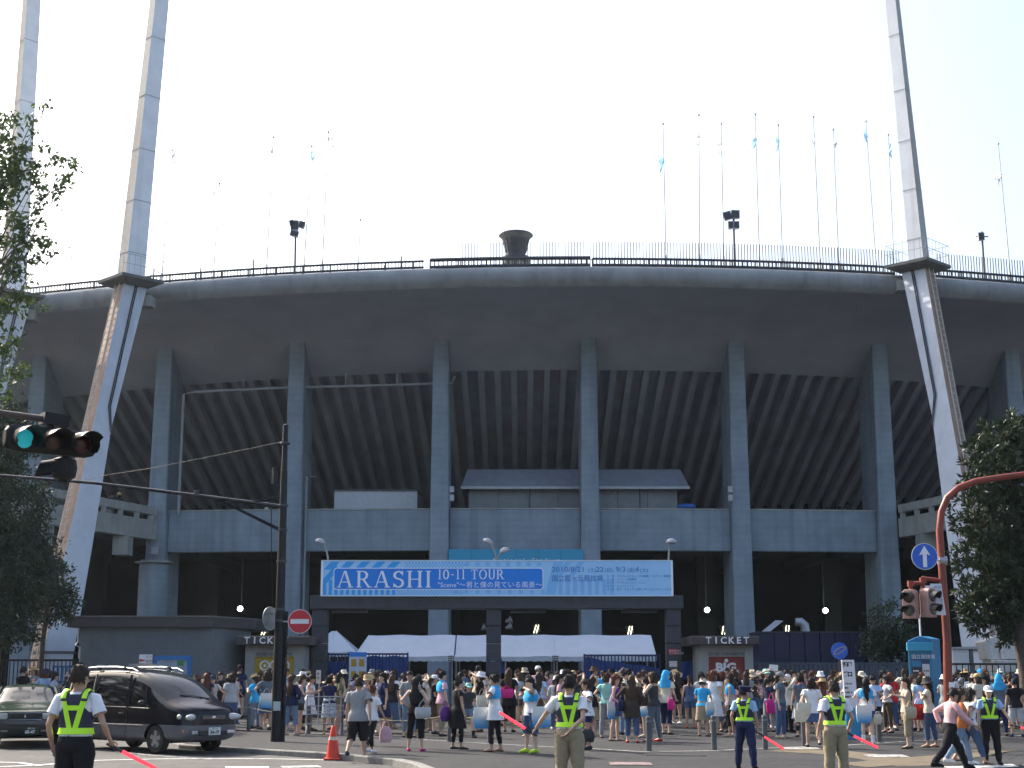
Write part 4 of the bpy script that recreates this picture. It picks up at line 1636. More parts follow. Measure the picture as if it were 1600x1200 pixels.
# map board with blue frame in front of it
r, a, b = plate('map_board', 'blue framed site map board in front of the low grey building', 'sign', 243, 295, 1030, 1062, 51.5, mat('map_print', (.30, .38, .46), .6, vary=.3, scale=5), .05)
BLF = mat('blue_frame', (.02, .17, .45), .5, vary=.05)
for q in (((a.x - .08, 51.45, b.z - .02), (b.x + .08, 51.6, b.z + .12)), ((a.x - .08, 51.45, plaza_z(0, 51)), (a.x + .03, 51.6, b.z - .02)), ((b.x - .03, 51.45, plaza_z(0, 51)), (b.x + .08, 51.6, b.z - .02))):
    m = MB()
    m.box2(*q)
    local(m, 'frame', BLF, r)
for (x, z, w, h, c) in ((.2, -.3, .25, .2, (.4, .42, .38)), (.75, -.14, .22, .16, (.06, .25, .10)), (.45, -.4, .3, .2, (.45, .45, .47)), (.6, -.6, .5, .1, (.35, .36, .3))):
    m = MB()
    xx = lerp(a.x, b.x, x)
    m.box2((xx - w / 2, 51.49, b.z + z - h / 2), (xx + w / 2, 51.5, b.z + z + h / 2))
    local(m, 'map_patch', mat('map_patch_%d' % int(x * 100), c, .6), r)
# direction sign with red arrow standing behind the van
r = thing('arrow_sign', 'small white direction sign with red arrow above the van roof', 'sign', loc=at(228, 1040, 46))
a, b = at(217, 1036.5, 46), at(238, 1022.5, 46)
m = MB()
m.box2((a.x, 46, a.z), (b.x, 46.03, b.z))
local(m, 'panel', WHITE, r)
m = MB()
cx, cz = at(221.5, 1032, 46).x, at(221.5, 1031.8, 46).z
m.prism([(-.09, 0), (-.01, .06), (-.01, .025), (.09, .025), (.09, -.025), (-.01, -.025), (-.01, -.06)], (cx, 45.99, cz), (1, 0, 0), (0, 0, 1), (0, -.004, 0))
local(m, 'arrow', REDP, r)
for i, s in enumerate(('グッズ', '販売所')):
    o = text(s, .1, (at(227.5, 1030, 46).x, 45.99, b.z - .11 - i * .13), (1, 0, 0), (0, 0, 1), BLACK, r)
    o.location = -r.location
m = MB()
m.tube([((a.x + b.x) / 2, 46.05, plaza_z(0, 46)), ((a.x + b.x) / 2, 46.05, b.z)], .02, 6)
local(m, 'post', STEEL_L, r)
r, a, b = plate('grey_box_sign', 'blank grey cabinet just behind the van roof', 'cabinet', 200, 240, 1037, 1062, 46.3, mat('cabinet_grey', (.3, .3, .29), .7, vary=.1), .4)
# blue slatted panel under the black fence
slat_fence('blue_panel_fence', 'bright blue slatted panel fence beside the guard with black trousers', 84, 112, 1040, 0, 53.6, mat('blue_slat', (.03, .17, .42), .5, vary=.1), step=.16, w=.09)

# ------------------------------------------------------------------ navy hoarding and gear at the right
NV = mat('navy_hoarding', (0.006, 0.008, 0.045), .55, vary=.15, scale=1.5)
HO = thing('navy_hoarding', 'long dark navy panelled hoarding right of the right ticket booth', 'hoarding', loc=(at(1270, 1040, 58).x, 58, plaza_z(0, 58)))
xa, xb = at(1186, 1000, 58).x, at(1352, 1000, 58).x
zt = at(1270, 988.5, 58).z
n = 7
for i in range(n):
    m = MB()
    m.box2((lerp(xa, xb, i / n) + .01, 58 + .01 * (i % 2), plaza_z(0, 58)), (lerp(xa, xb, (i + 1) / n) - .01, 60.4, zt))
    local(m, 'panel', NV, HO, bevel=.01)
m = MB()
m.box2((xa, 57.96, zt), (xb, 60.5, zt + .05))
local(m, 'capping', STEEL_D, HO)
r = thing('sheet_metal_ramp', 'sloping grey metal sheet sticking up behind the navy hoarding', 'metal sheet', loc=at(1207, 985, 61.5))
m = MB()
a, b, c, d = at(1190, 987, 61.2), at(1203, 987, 61.2), at(1224, 970, 61.6), at(1212, 969, 61.6)
th = Vector((0, .5, -.05))
m.hexa([a, b, b + th, a + th, d, c, c + th, d + th])
local(m, 'sheet', STEEL_L, r)
r = thing('air_duct', 'curved shiny metal duct behind the navy hoarding', 'duct', loc=at(1250, 985, 61.5))
m = MB()
q = [at(1243, 972, 61.5), at(1251, 972, 61.5), at(1257, 977, 61.5), at(1259, 990, 61.5)]
m.tube(q, [.12, .14, .14, .14], 10, flat=1.4)
local(m, 'duct', STEEL_L, r, smooth_angle=50)
# round blue emblem sign on a post
def disc(mb, c, r, th=.01, n=28, rx=None):
    mb.lathe([(r * .98, 0), (r, th * .3), (r, th)], c, n, Matrix.Rotation(pi / 2, 3, 'X') if rx is None else rx)
BL = mat('sign_blue', (.015, .10, .50), .45, vary=.03)
YEL = mat('sign_yellow', (.55, .42, .05), .5, vary=.05)
c = at(1311.5, 1017, 50)
r = thing('round_emblem_sign', 'round blue sign with a yellow swoosh ring on a post above the crowd', 'sign', loc=(c.x, 50, plaza_z(0, 50)))
m = MB()
disc(m, c, .28, .03)
local(m, 'disc', BL, r)
m = MB()
m.tube([c + Vector((.24 * cos(t) * .9, -.034, .09 * sin(t) + .10 * cos(t))) for t in [radians(-30 + 190 * k / 14) for k in range(15)]], .012, 5)
m.tube([c + Vector((.24 * cos(t) * .8, -.034, .07 * sin(t) + .10 * cos(t))) for t in [radians(165 + 175 * k / 14) for k in range(15)]], .012, 5)
local(m, 'swoosh', YEL, r)
m = MB()
m.tube([(c.x, 50.05, plaza_z(0, 50)), (c.x, 50.05, c.z + .1)], .03, 8)
local(m, 'post', STEEL_D, r)
# tall white placard with black characters on cyan base
Yp = 33.6
P = ground_at(1331, 1156)
Yp = P.y
r = thing('placard', 'tall white placard with black Japanese characters on a light blue stand', 'sign', loc=P)
a, b = at(1318.5, 1106, Yp), at(1334.5, 1031, Yp)
tilt = (at(1334, 1106, Yp).x - at(1330, 1031, Yp).x)
m = MB()
sh = .05
m.hexa([(a.x + sh, Yp, a.z), (b.x + sh, Yp, a.z), (b.x + sh, Yp + .12, a.z), (a.x + sh, Yp + .12, a.z), (a.x, Yp, b.z), (b.x, Yp, b.z), (b.x, Yp + .12, b.z), (a.x, Yp + .12, b.z)])
local(m, 'board', mat('placard_white', (.66, .68, .72), .6, vary=.04), r)
m = MB()
m.hexa([(a.x + sh + .02, Yp - .01, P.z), (b.x + sh + .1, Yp - .01, P.z), (b.x + sh + .1, Yp + .16, P.z), (a.x + sh + .02, Yp + .16, P.z), (a.x + sh, Yp - .01, a.z), (b.x + sh + .01, Yp - .01, a.z), (b.x + sh + .01, Yp + .16, a.z), (a.x + sh, Yp + .16, a.z)])
local(m, 'stand', mat('stand_cyan', (.02, .25, .45), .5, vary=.05), r)
col1, col2 = '観戦', '入場'
for i, s in enumerate(('観', '入', '場')):
    pass
big_rows = [('龍', '場'), ('人', '券')]
for i in range(2):
    for j in range(2):
        z = b.z - .17 - i * .24
        o = text('整理券口'[i * 2 + j], .13, (a.x + .02 + j * .10 + i * .008, Yp - .004, z), (1, 0, 0), (0, 0, 1), BLACK, r, bold=.008)
        o.location = -r.location
for i, s in enumerate(('こちらの', '列は', '入場待ち', '最後尾')):
    o = text(s, .052, (a.x + .035, Yp - .004, b.z - .62 - i * .11), (1, 0, 0), (0, 0, 1), BLACK, r, bold=.003)
    o.location = -r.location
# cyan map kiosk
KY = 47.5
g = plaza_z(8, KY)
KI = thing('map_kiosk', 'light blue information kiosk with curved top and dark and white panels', 'kiosk', loc=(at(1441, 1040, KY).x, KY, g))
KC = mat('kiosk_cyan', (.025, .20, .38), .5, vary=.05)
xa, xb = at(1419, 1030, KY).x, at(1456, 1030, KY).x
zt = at(1441, 998, KY).z
m = MB()
# body with side returning to the right
prof = [(xa, g), (xb, g), (xb, zt), ((xa + xb) / 2, zt + .09), (xa, zt - .06)]
m.loft([[Vector((x, KY, z)) for x, z in prof], [Vector((x + .42, KY + .45, z + (.0))) for x, z in prof]])
local(m, 'body', KC, KI, bevel=.02)
m = MB()
m.box2((xa - .04, KY - .1, zt - .38), (xb + .03, KY - .002, zt - .12))
local(m, 'header', mat('kiosk_cyan_light', (.05, .36, .58), .5, vary=.05), KI, bevel=.01)
def kp(u0, u1, v0, v1, m_, name, d=.012):
    m = MB()
    m.box2((lerp(xa, xb, u0), KY - d, lerp(g, zt, v0)), (lerp(xa, xb, u1), KY - .001, lerp(g, zt, v1)))
    return local(m, name, m_, KI)
DKP = mat('kiosk_dark', (.015, .022, .04), .3, vary=.1)
kp(.12, .90, .35, .76, mat('kiosk_navy', (.02, .06, .14), .4), 'recess', .006)
kp(.14, .54, .36, .66, DKP, 'dark_panel', .012)
kp(.58, .88, .36, .70, mat('kiosk_white', (.55, .58, .62), .6, vary=.1), 'white_panel', .012)
kp(.14, .54, .67, .74, KC, 'title_panel', .012)
o = text('国立競技場', .15, (lerp(xa, xb, .14), KY - .015, lerp(g, zt, .765)), (1, 0, 0), (0, 0, 1), WHITE, KI)
o.location = -KI.location
for i in range(4):
    for j in range(2):
        o = text('■ ■■', .06, (lerp(xa, xb, .18 if j == 0 else .61), KY - .016, lerp(g, zt, .61 - i * .07)), (1, 0, 0), (0, 0, 1), WHITE if j == 0 else BLACK, KI)
        o.location = -KI.location
m = MB()
px_ = at(1437, 970, KY + .3).x
m.tube([(px_, KY + .3, zt), (px_, KY + .3, at(1437, 960, KY).z)], .03, 6)
local(m, 'white_mast', WHITE, KI)
# small white cabinet and pylon plinth at the right
r = thing('white_cabinet', 'small white metal cabinet behind the red pole', 'cabinet', loc=at(1506, 1038, 54))
a, b = at(1489, 1040, 54), at(1514, 1014, 54)
m = MB()
m.box2((a.x, 54, a.z - .3), (b.x, 54.8, b.z))
local(m, 'body', mat('cabinet_white', (.6, .6, .6), .6, vary=.08), r, bevel=.02)
m = MB()
m.hexa([(a.x - .05, 53.9, b.z), (b.x + .35, 53.9, b.z), (b.x + .35, 54.9, b.z), (a.x - .05, 54.9, b.z), (a.x - .05, 53.9, b.z + .06), (b.x + .35, 53.9, b.z + .1), (b.x + .35, 54.9, b.z + .1), (a.x - .05, 54.9, b.z + .06)])
local(m, 'lid', STEEL_L, r)
m = MB()
m.hexa([(b.x + .02, 54, a.z - .3), (b.x + .3, 54.5, a.z - .3), (b.x + .3, 54.8, a.z - .3), (b.x + .02, 54.8, a.z - .3), (b.x + .02, 54, b.z - .01), (b.x + .3, 54.5, b.z - .01), (b.x + .3, 54.8, b.z - .01), (b.x + .02, 54.8, b.z - .01)])
local(m, 'side_panel', STEEL_D, r)
r = thing('pylon_plinth', 'white concrete plinth at the foot of the right floodlight pylon', 'plinth', loc=at(1570, 1045, 57.2))
for k, (x0, x1, y0, y1) in enumerate(((1535, 1560, 1003, 1031), (1561, 1593, 998, 1030), (1546, 1592, 1031.5, 1050))):
    m = MB()
    a, b = at(x0, y1, 57.2), at(x1, y0, 57.2)
    sl = .25 if k == 0 else 0
    m.hexa([(a.x + sl * .6, 57.0 - .2 * k, a.z), (b.x, 57.0 - .2 * k, a.z), (b.x, 58, a.z), (a.x + sl * .6, 58, a.z), (a.x, 57.0 - .2 * k, b.z), (b.x - .12, 57.0 - .2 * k, b.z + sl), (b.x - .12, 58, b.z + sl), (a.x, 58, b.z)])
    local(m, 'plinth_block', mat('plinth_white', (.55, .53, .50), .8, vary=.15, stain=(1.5, .3, .5, .7, .5, (.28, .2, .13))), r, bevel=.02)

# ------------------------------------------------------------------ black signal pole with signs
PB = ground_at(431.5, 1159)
PO = thing('signal_pole', 'tall black street pole with long thin bracket arm reaching left', 'pole', loc=PB)
ztop = at(447, 664, PB.y).z
POLE = mat('black_pole_paint', (0.009, 0.010, 0.013), .45, spec=.3, vary=.15)
m = MB()
m.lathe([(.145, 0), (.14, 1.0), (.115, 3.6), (.105, ztop * .6), (.085, ztop - PB.z - 1.2)], (0, 0, 0), 16)
m.build('pole_lower', POLE, PO, smooth_angle=50)
m = MB()
m.lathe([(.075, ztop - PB.z - 1.25), (.07, ztop - PB.z), (.03, ztop - PB.z + .02)], (0, 0, 0), 14)
m.build('pole_top', POLE, PO, smooth_angle=50)
m = MB()
m.tube([(.17, -.02, 0), (.17, -.02, 3.2)], .045, 8)
m.build('conduit', POLE, PO)
m = MB()
q = at(433, 1103, PB.y) - PB
m.box((q.x + .02, -.17, q.z), (.17, .05, .22))
m.build('switch_plate', mat('plate_pale', (.45, .55, .52), .6, vary=.05), PO)
def pw(x, y, dy=0):
    return at(x, y, PB.y + dy) - PB
m = MB()
m.lathe([(.09, 0), (.09, .42)], pw(436, 757) + Vector((-.08, -.12, 0)), 10)
m.build('canister', POLE, PO)
m = MB()
m.tube([pw(440, 791), pw(330, 777), pw(150, 755), pw(-60, 738)], [.045, .045, .04, .035], 8)
m.build('bracket_arm', mat('arm_steel', (.04, .04, .045), .35, metal=.5, vary=.1), PO, smooth_angle=60)
for pts in ([(437, 826), (335, 777)], [(437, 829), (345, 783)], [(437, 776), (395, 784)]):
    m = MB()
    m.tube([pw(*p) for p in pts], .025, 6)
    m.build('stay', POLE, PO)
m = MB()
m.tube([pw(442, 690), pw(380, 703), pw(250, 729), pw(120, 750)], .006, 5)
m.build('wire', mat('wire_steel', (.30, .28, .22), .5, metal=.5), PO)
m = MB()
m.tube([pw(424, 795), pw(424, 860), pw(426, 950)], .012, 5)
m.build('hanging_cable', BLACK, PO)
for py in (693, 790, 828, 877, 952, 970):
    m = MB()
    z = pw(440, py).z
    m.lathe([(.125, z - .03), (.13, z), (.125, z + .03)], (0, 0, 0), 12)
    m.build('clamp', STEEL_D, PO)
m = MB()
q = pw(308, 770)
m.box(q, (.1, .05, .16))
m.tube([q + Vector((-.08, 0, .02)), q + Vector((.08, 0, .05))], .02, 5)
m.build('arm_fitting', STEEL_D, PO)
# no entry sign
c = at(468.5, 971, PB.y - .2)
r = thing('no_entry_sign', 'round red no entry sign with white bar on the black pole', 'sign', loc=c)
SRED = mat('sign_red', (.52, .018, .03), .45, vary=.04)
SWH = mat('sign_white', (.72, .72, .72), .5, vary=.03)
m = MB()
disc(m, (0, 0, 0), .30, .012)
m.build('rim', SWH, r)
m = MB()
disc(m, (0, -.012, 0), .285, .004)
m.build('face', SRED, r)
m = MB()
m.box((0, -.019, 0), (.46, .004, .115))
m.build('bar', SWH, r)
m = MB()
m.tube([(-.5, .15, .0), (-.05, .06, .0)], .025, 6)
m.box((0, .04, 0), (.1, .06, .3))
m.build('bracket', STEEL_L, r)
# sign seen from behind / mirror on the other side
c = at(422, 966.5, PB.y + .1)
r = thing('sign_back', 'round sign seen from behind, grey, left of the black pole', 'sign', loc=c, rz=radians(58))
m = MB()
disc(m, (0, 0, 0), .30, .015)
m.build('disc', mat('aluminium_sheet', (.35, .36, .36), .45, metal=.5, vary=.12), r)
for z in (-.14, .14):
    m = MB()
    m.box((0, -.03, z), (.5, .03, .03))
    m.build('stiffener', STEEL_L, r)
m = MB()
m.tube([(0, .05, 0), (.25, .25, 0)], .02, 6)
m.build('bracket', STEEL_D, r)

# ------------------------------------------------------------------ traffic signal at upper left
SY = 20.0
S0 = at(78, 690, SY)
TS = thing('traffic_signal', 'three-lamp horizontal traffic signal showing green, hanging at the upper left', 'traffic signal', loc=S0, rz=radians(38))
SIG = mat('signal_housing', (.008, .0075, .008), .5, spec=.25, vary=.15)
def lens(col, on):
    return mat('lens_%d_%d' % (int(col[0] * 999), int(col[1] * 999)), col, .25, vary=.0, emit=col if on else None, estr=.22 if on else 0)
m = MB()
rings = []
for t, s in ((-.64, .55), (-.60, .85), (-.5, 1), (.5, 1), (.60, .85), (.64, .55)):
    rings.append([Vector((t, -.03 + .13 * s * cos(a) * 1.0, .19 * s * sin(a))) for a in [2 * pi * k / 12 + pi / 12 for k in range(12)]])
m.loft(rings)
m.build('housing', SIG, TS, smooth_angle=35)
tiltm = Matrix.Rotation(pi / 2 + .12, 3, 'X')
for dx, col, on in ((-.4, (.012, .34, .40), True), (0, (.05, .02, .006), False), (.4, (.05, .005, .005), False)):
    m = MB()
    m.lathe([(.128, .13), (.12, .15), (.07, .17), (.01, .175)], (dx, 0, 0), 20, tiltm)
    ls = m.build('lens', lens(col, on), TS, smooth_angle=60)
    # visor: open-bottomed hood
    m = MB()
    rows = []
    for k in range(15):
        a = radians(-35 + 250 * k / 14)
        ext = .40 if 20 < (-35 + 250 * k / 14) < 160 else .22
        c_, s_ = cos(a), sin(a)
        rows.append([tiltm @ Vector((.17 * c_, .17 * s_, .12)) + Vector((dx, 0, 0)), tiltm @ Vector((.185 * c_, .185 * s_, .12 + ext)) + Vector((dx, 0, 0)),
                     tiltm @ Vector((.178 * c_, .178 * s_, .12 + ext)) + Vector((dx, 0, 0)), tiltm @ Vector((.163 * c_, .163 * s_, .12)) + Vector((dx, 0, 0))])
    m.loft(rows, cap=False, closed=False)
    m.build('visor', SIG, ls, smooth_angle=50)
m = MB()
m.box((.05, 0, .30), (.36, .2, .16), Matrix.Rotation(.08, 3, 'Y'))
m.tube([(0, 0, .15), (0, 0, .3)], .05, 8)
m.build('mount_box', SIG, TS)
m = MB()
m.tube([(.1, .0, .30), (-.6, .05, .33), (-1.9, .1, .39)], .045, 8)
m.build('arm', mat('signal_arm_rust', (.08, .055, .045), .5, vary=.3, scale=8), TS)
# small lower head, seen from the side
S1 = at(100, 732, SY + .2)
T2 = thing('auxiliary_signal', 'small dark signal head hanging below the green traffic signal', 'traffic signal', loc=S1, rz=radians(-70))
m = MB()
m.lathe([(.10, -.16), (.16, -.12), (.18, 0), (.16, .12), (.10, .15)], (0, 0, 0), 14)
m.build('housing', SIG, T2, smooth_angle=40)
m = MB()
rows = []
for k in range(13):
    a = radians(-30 + 240 * k / 12)
    rows.append([Vector((.14 * cos(a), -.12, .13 * sin(a))), Vector((.15 * cos(a), -.36 + .05 * sin(a), .14 * sin(a) - .05)), Vector((.143 * cos(a), -.36 + .05 * sin(a), .133 * sin(a) - .05)), Vector((.13 * cos(a), -.12, .12 * sin(a)))])
m.loft(rows, cap=False, closed=False)
m.build('visor', SIG, T2, smooth_angle=50)
m = MB()
m.box((.12, -.05, .03), (.02, .05, .1))
m.build('label_plate', WHITE, T2)
m = MB()
m.tube([(0, 0, .14), (0, .0, .3)], .05, 8)
m.tube([(0, 0, -.15), (0, .0, -.2)], .06, 8)
m.build('hanger', SIG, T2)

# ------------------------------------------------------------------ red pole with arrow sign at right
RB = ground_at(1483, 1170)
RP = thing('red_pole', 'rust red street pole curving over to the right with signal brackets', 'pole', loc=RB)
REDP2 = mat('red_oxide_paint', (.20, .034, .018), .5, vary=.18, scale=5, stain=(3, .6, .52, .7, .4, (.08, .03, .022)))
def rw(x, y):
    return at(x, y, RB.y) - RB
m = MB()
pts = [Vector((0, 0, 0)), rw(1480, 1000), rw(1472, 890), rw(1468, 830), rw(1471, 800), rw(1480, 778), rw(1498, 762), rw(1525, 752), rw(1570, 745), rw(1640, 737), rw(1760, 725)]
m.tube(pts, [.115, .095, .088, .085, .083, .08, .078, .075, .072, .07, .065], 14)
m.build('pole', REDP2, RP, smooth_angle=60)
for pts in ([(1472, 907), (1446, 904), (1440, 903)], [(1446, 910), (1423, 912)]):
    m = MB()
    m.tube([rw(*p) for p in pts], .045, 8)
    m.build('bracket', REDP2, RP)
for p in ((1442, 907), (1423, 912)):
    m = MB()
    m.box(rw(*p), (.13, .13, .13))
    m.tube([rw(*p), rw(p[0], p[1] + 13)], .05, 8)
    m.build('bracket_joint', REDP2, RP)
m = MB()
z = rw(1470, 876).z
m.tube([rw(1466, 876), rw(1472, 876) + Vector((.1, 0, 0))], .11, 10)
m.build('clamp', STEEL_L, RP)
m = MB()
q = rw(1485, 1073)
m.box(q + Vector((0, -.12, 0)), (.12, .02, .2))
m.build('sticker', WHITE, RP)
c = at(1444.5, 869.5, RB.y - .15)
r = thing('arrow_road_sign', 'round blue road sign with white upward arrow beside the red pole', 'sign', loc=c)
m = MB()
disc(m, (0, 0, 0), .305, .012)
m.build('rim', SWH, r)
m = MB()
disc(m, (0, -.012, 0), .292, .004)
m.build('face', BL, r)
m = MB()
m.prism([(-.045, -.24), (.045, -.24), (.045, .06), (.13, .03), (0, .25), (-.13, .03), (-.045, .06)], (0, -.02, -.005), (1, 0, 0), (0, 0, 1), (0, -.004, 0))
m.build('arrow', SWH, r)
m = MB()
m.tube([(.05, .05, -.08), (.4, .1, -.08)], .025, 6)
m.box((0, .03, 0), (.06, .04, .4))
m.build('bracket', STEEL_L, r)
# pair of two-lamp signal heads
PINK = mat('faded_pink_housing', (.34, .20, .17), .55, vary=.15)
def two_lamp(px, py, rz, lab):
    c = at(px, py, RB.y - .1)
    r = thing('pedestrian_signal', lab, 'signal', 'signal heads on the red pole', loc=c, rz=rz)
    m = MB()
    m.loft([[Vector((x * s, y, z * (.98 if s < 1 else 1))) for x, z in ((-.16, -.33), (.16, -.33), (.16, .27), (.10, .33), (-.10, .33), (-.16, .27))] for y, s in ((-.14, 1), (.06, 1), (.14, .6))])
    m.build('housing', PINK, r, bevel=.01)
    for z, col in ((.15, (.06, .03, .03)), (-.15, (.10, .12, .09))):
        m = MB()
        m.lathe([(.125, 0), (.12, .02), (.06, .04), (.01, .045)], (0, -.14, z), 16, Matrix.Rotation(pi / 2, 3, 'X'))
        ls = m.build('lens', mat('ped_lens_%d' % int(col[1] * 100), col, .2, vary=.1), r, smooth_angle=60)
        m = MB()
        rows = []
        for k in range(11):
            a = radians(-10 + 200 * k / 10)
            rows.append([Vector((.145 * cos(a), -.13, z + .14 * sin(a))), Vector((.15 * cos(a), -.36 + .1 * (1 - sin(a)), z + .14 * sin(a) - .03)), Vector((.143 * cos(a), -.36 + .1 * (1 - sin(a)), z + .133 * sin(a) - .03)), Vector((.137 * cos(a), -.13, z + .132 * sin(a)))])
        m.loft(rows, cap=False, closed=False)
        m.build('visor', mat('visor_dark', (.03, .025, .025), .5), ls)
two_lamp(1424, 944, radians(-38), 'left one of two faded pink two-lamp signals on the red pole')
two_lamp(1449, 942, radians(42), 'right one of two faded pink two-lamp signals, nearest the red pole')
r = thing('white_label_plate', 'white plate with columns of small print behind the pink signals', 'sign', loc=at(1465, 937, RB.y - .02))
a, b = at(1456, 961, RB.y - .12), at(1475.5, 912, RB.y - .12)
m = MB()
m.hexa([(a.x + .1, RB.y - .12, a.z), (b.x, RB.y - .12, a.z), (b.x, RB.y - .1, a.z), (a.x + .1, RB.y - .1, a.z), (a.x, RB.y - .12, b.z), (b.x - .07, RB.y - .12, b.z), (b.x - .07, RB.y - .1, b.z), (a.x, RB.y - .1, b.z)])
local(m, 'panel', mat('label_white', (.6, .62, .66), .6, vary=.08), r)
for j in range(2):
    for i, ch in enumerate('歩行者用信号' if j else '押ボタン式'):
        o = text(ch, .085, (a.x + .07 + j * .09 + i * .008, RB.y - .125, b.z - .12 - i * .095), (1, 0, 0), (0, 0, 1), mat('print_blue', (.15, .18, .3), .6), r)
        o.location = -r.location
r, a, b = plate('bracket_plate', 'small white plate on the bracket between the pink signals', 'sign', 1440, 1456, 915, 921, RB.y - .02, WHITE)

# ------------------------------------------------------------------ bollards, rope, barrier, cone
BOLM = mat('bollard_grey', (.075, .082, .09), .55, vary=.15)
BOLB = mat('bollard_band', (.22, .23, .24), .4, vary=.1)
def bollard(px, py, top, lab, r_=.055):
    P = ground_at(px, py)
    h = at(px, top, P.y).z - P.z
    h = max(.75, min(1.05, h))
    r = thing('bollard', lab, 'bollard', 'grey steel bollards along the plaza edge', loc=P)
    m = MB()
    m.lathe([(r_ * 1.05, 0), (r_, .05), (r_, h - .12)], n=16)
    m.build('post', BOLM, r, smooth_angle=40)
    m = MB()
    m.lathe([(r_ * .82, h - .12), (r_ * .82, h - .08)], n=16)
    m.build('neck', BOLB, r, smooth_angle=40)
    m = MB()
    m.lathe([(r_, h - .08), (r_, h - .02), (r_ * .85, h), (r_ * .3, h + .008)], n=16)
    m.build('cap', BOLM, r, smooth_angle=40)
    return P + Vector((0, 0, h - .1))
B1 = bollard(388, 1141, 1105, 'grey bollard between the van nose and the black pole')
B2 = bollard(482, 1146.5, 1106, 'grey bollard at the left end of the pipe barrier')
B3 = bollard(533, 1148, 1108, 'grey bollard behind the orange cone and pipe barrier')
B4 = bollard(702, 1159, 1118, 'grey bollard beside the woman with the purple bag')
B5 = bollard(765, 1162, 1125, 'grey bollard behind the woman with cyan towel and long tote')
bollard(915, 1171, 1125, 'grey bollard with a dark bag leaning on it behind the middle guard', .062)
bollard(1014, 1174, 1121, 'grey bollard standing alone right of the women in jeans', .062)
bollard(1116, 1172.5, 1121, 'grey bollard left of the capped guard', .062)
bollard(1196, 1171, 1120, 'grey bollard right behind the capped guard', .062)
bollard(1257, 1166, 1117, 'grey bollard beside the woman in the denim skirt', .062)
bollard(1374, 1161, 1121, 'grey bollard right of the woman with white trainers', .062)
bollard(1424, 1158, 1121, 'grey bollard behind the woman in beige top', .062)
bollard(1534, 1178, 1130, 'grey bollard just left of the facing guard at the right', .062)
r = thing('rope', 'thin slack yellowish rope strung between the left bollards', 'rope', loc=B1)
m = MB()
pts = []
for a, b in zip([B1 + Vector((-3, 1.2, 0)), B1, B2, B3, B4], [B1, B2, B3, B4, B5]):
    for k in range(8):
        t = k / 8
        pts.append(a.lerp(b, t) - Vector((0, 0, .16 * (b - a).length / 4 * sin(pi * t))))
m.tube(pts, .009, 5)
local(m, 'cord', mat('rope_yellow', (.42, .38, .22), .8), r)
# pipe barrier
P = ground_at(508, 1149)
r = thing('pipe_barrier', 'grey pipe crowd barrier of thin horizontal bars beside the black pole', 'barrier', loc=P)
for py in (1088.5, 1103, 1116, 1131):
    m = MB()
    a, b = at(479, py, P.y), at(534, py, P.y)
    m.tube([a, b], .018, 6)
    local(m, 'bar', STEEL_L, r)
for px in (480, 498, 515, 533):
    m = MB()
    a = at(px, 1088, P.y)
    m.tube([Vector((a.x, P.y, P.z)) if px in (480, 533) else Vector((a.x, P.y, at(px, 1131, P.y).z)), a], .018, 6)
    local(m, 'upright', STEEL_L, r)
for px in (480, 533):
    m = MB()
    a = at(px, 1120, P.y)
    m.tube([(a.x, P.y - .3, P.z + .02), (a.x, P.y, P.z + .28), (a.x, P.y + .3, P.z + .02)], .016, 6)
    local(m, 'foot', STEEL_L, r)
# white post sign in the crowd
P = ground_at(497, 1128)
r = thing('handheld_placard', 'narrow white placard on a stick standing behind the pipe barrier', 'sign', loc=P)
a, b = at(494, 1068, P.y), at(501, 1047, P.y)
m = MB()
m.box2((a.x - .01, P.y, a.z), (b.x + .01, P.y + .03, b.z))
local(m, 'board', mat('placard_paper', (.6, .58, .52), .8, vary=.1), r)
m = MB()
m.tube([P + Vector((0, .04, .2)), Vector((P.x, P.y + .04, a.z))], .02, 6)
local(m, 'stick', STEEL_L, r)
o = text('最', .1, (a.x + .01, P.y - .004, b.z - .15), (1, 0, 0), (0, 0, 1), BLACK, r)
o.location = -r.location
o = text('後', .1, (a.x + .01, P.y - .004, b.z - .28), (1, 0, 0), (0, 0, 1), BLACK, r)
o.location = -r.location
# traffic cone
P = ground_at(520, 1185.5)
r = thing('traffic_cone', 'orange red traffic cone with pale band at the kerb', 'cone', loc=P)
CON = mat('cone_orange', (.62, .05, .025), .5, vary=.1, scale=6)
h = .70
m = MB()
m.box((0, 0, .02), (.36, .36, .04))
m.build('base', CON, r, bevel=.012)
m = MB()
m.lathe([(.145, .04), (.14, .07), (.098, .40)], n=20)
m.build('lower_cone', CON, r, smooth_angle=40)
m = MB()
m.lathe([(.100, .40), (.088, .47)], n=20)
m.build('pale_band', mat('cone_band', (.6, .5, .45), .5, vary=.1), r, smooth_angle=40)
m = MB()
m.lathe([(.087, .47), (.045, h - .02), (.03, h), (.02, h - .01)], n=20)
m.build('upper_cone', CON, r, smooth_angle=40)
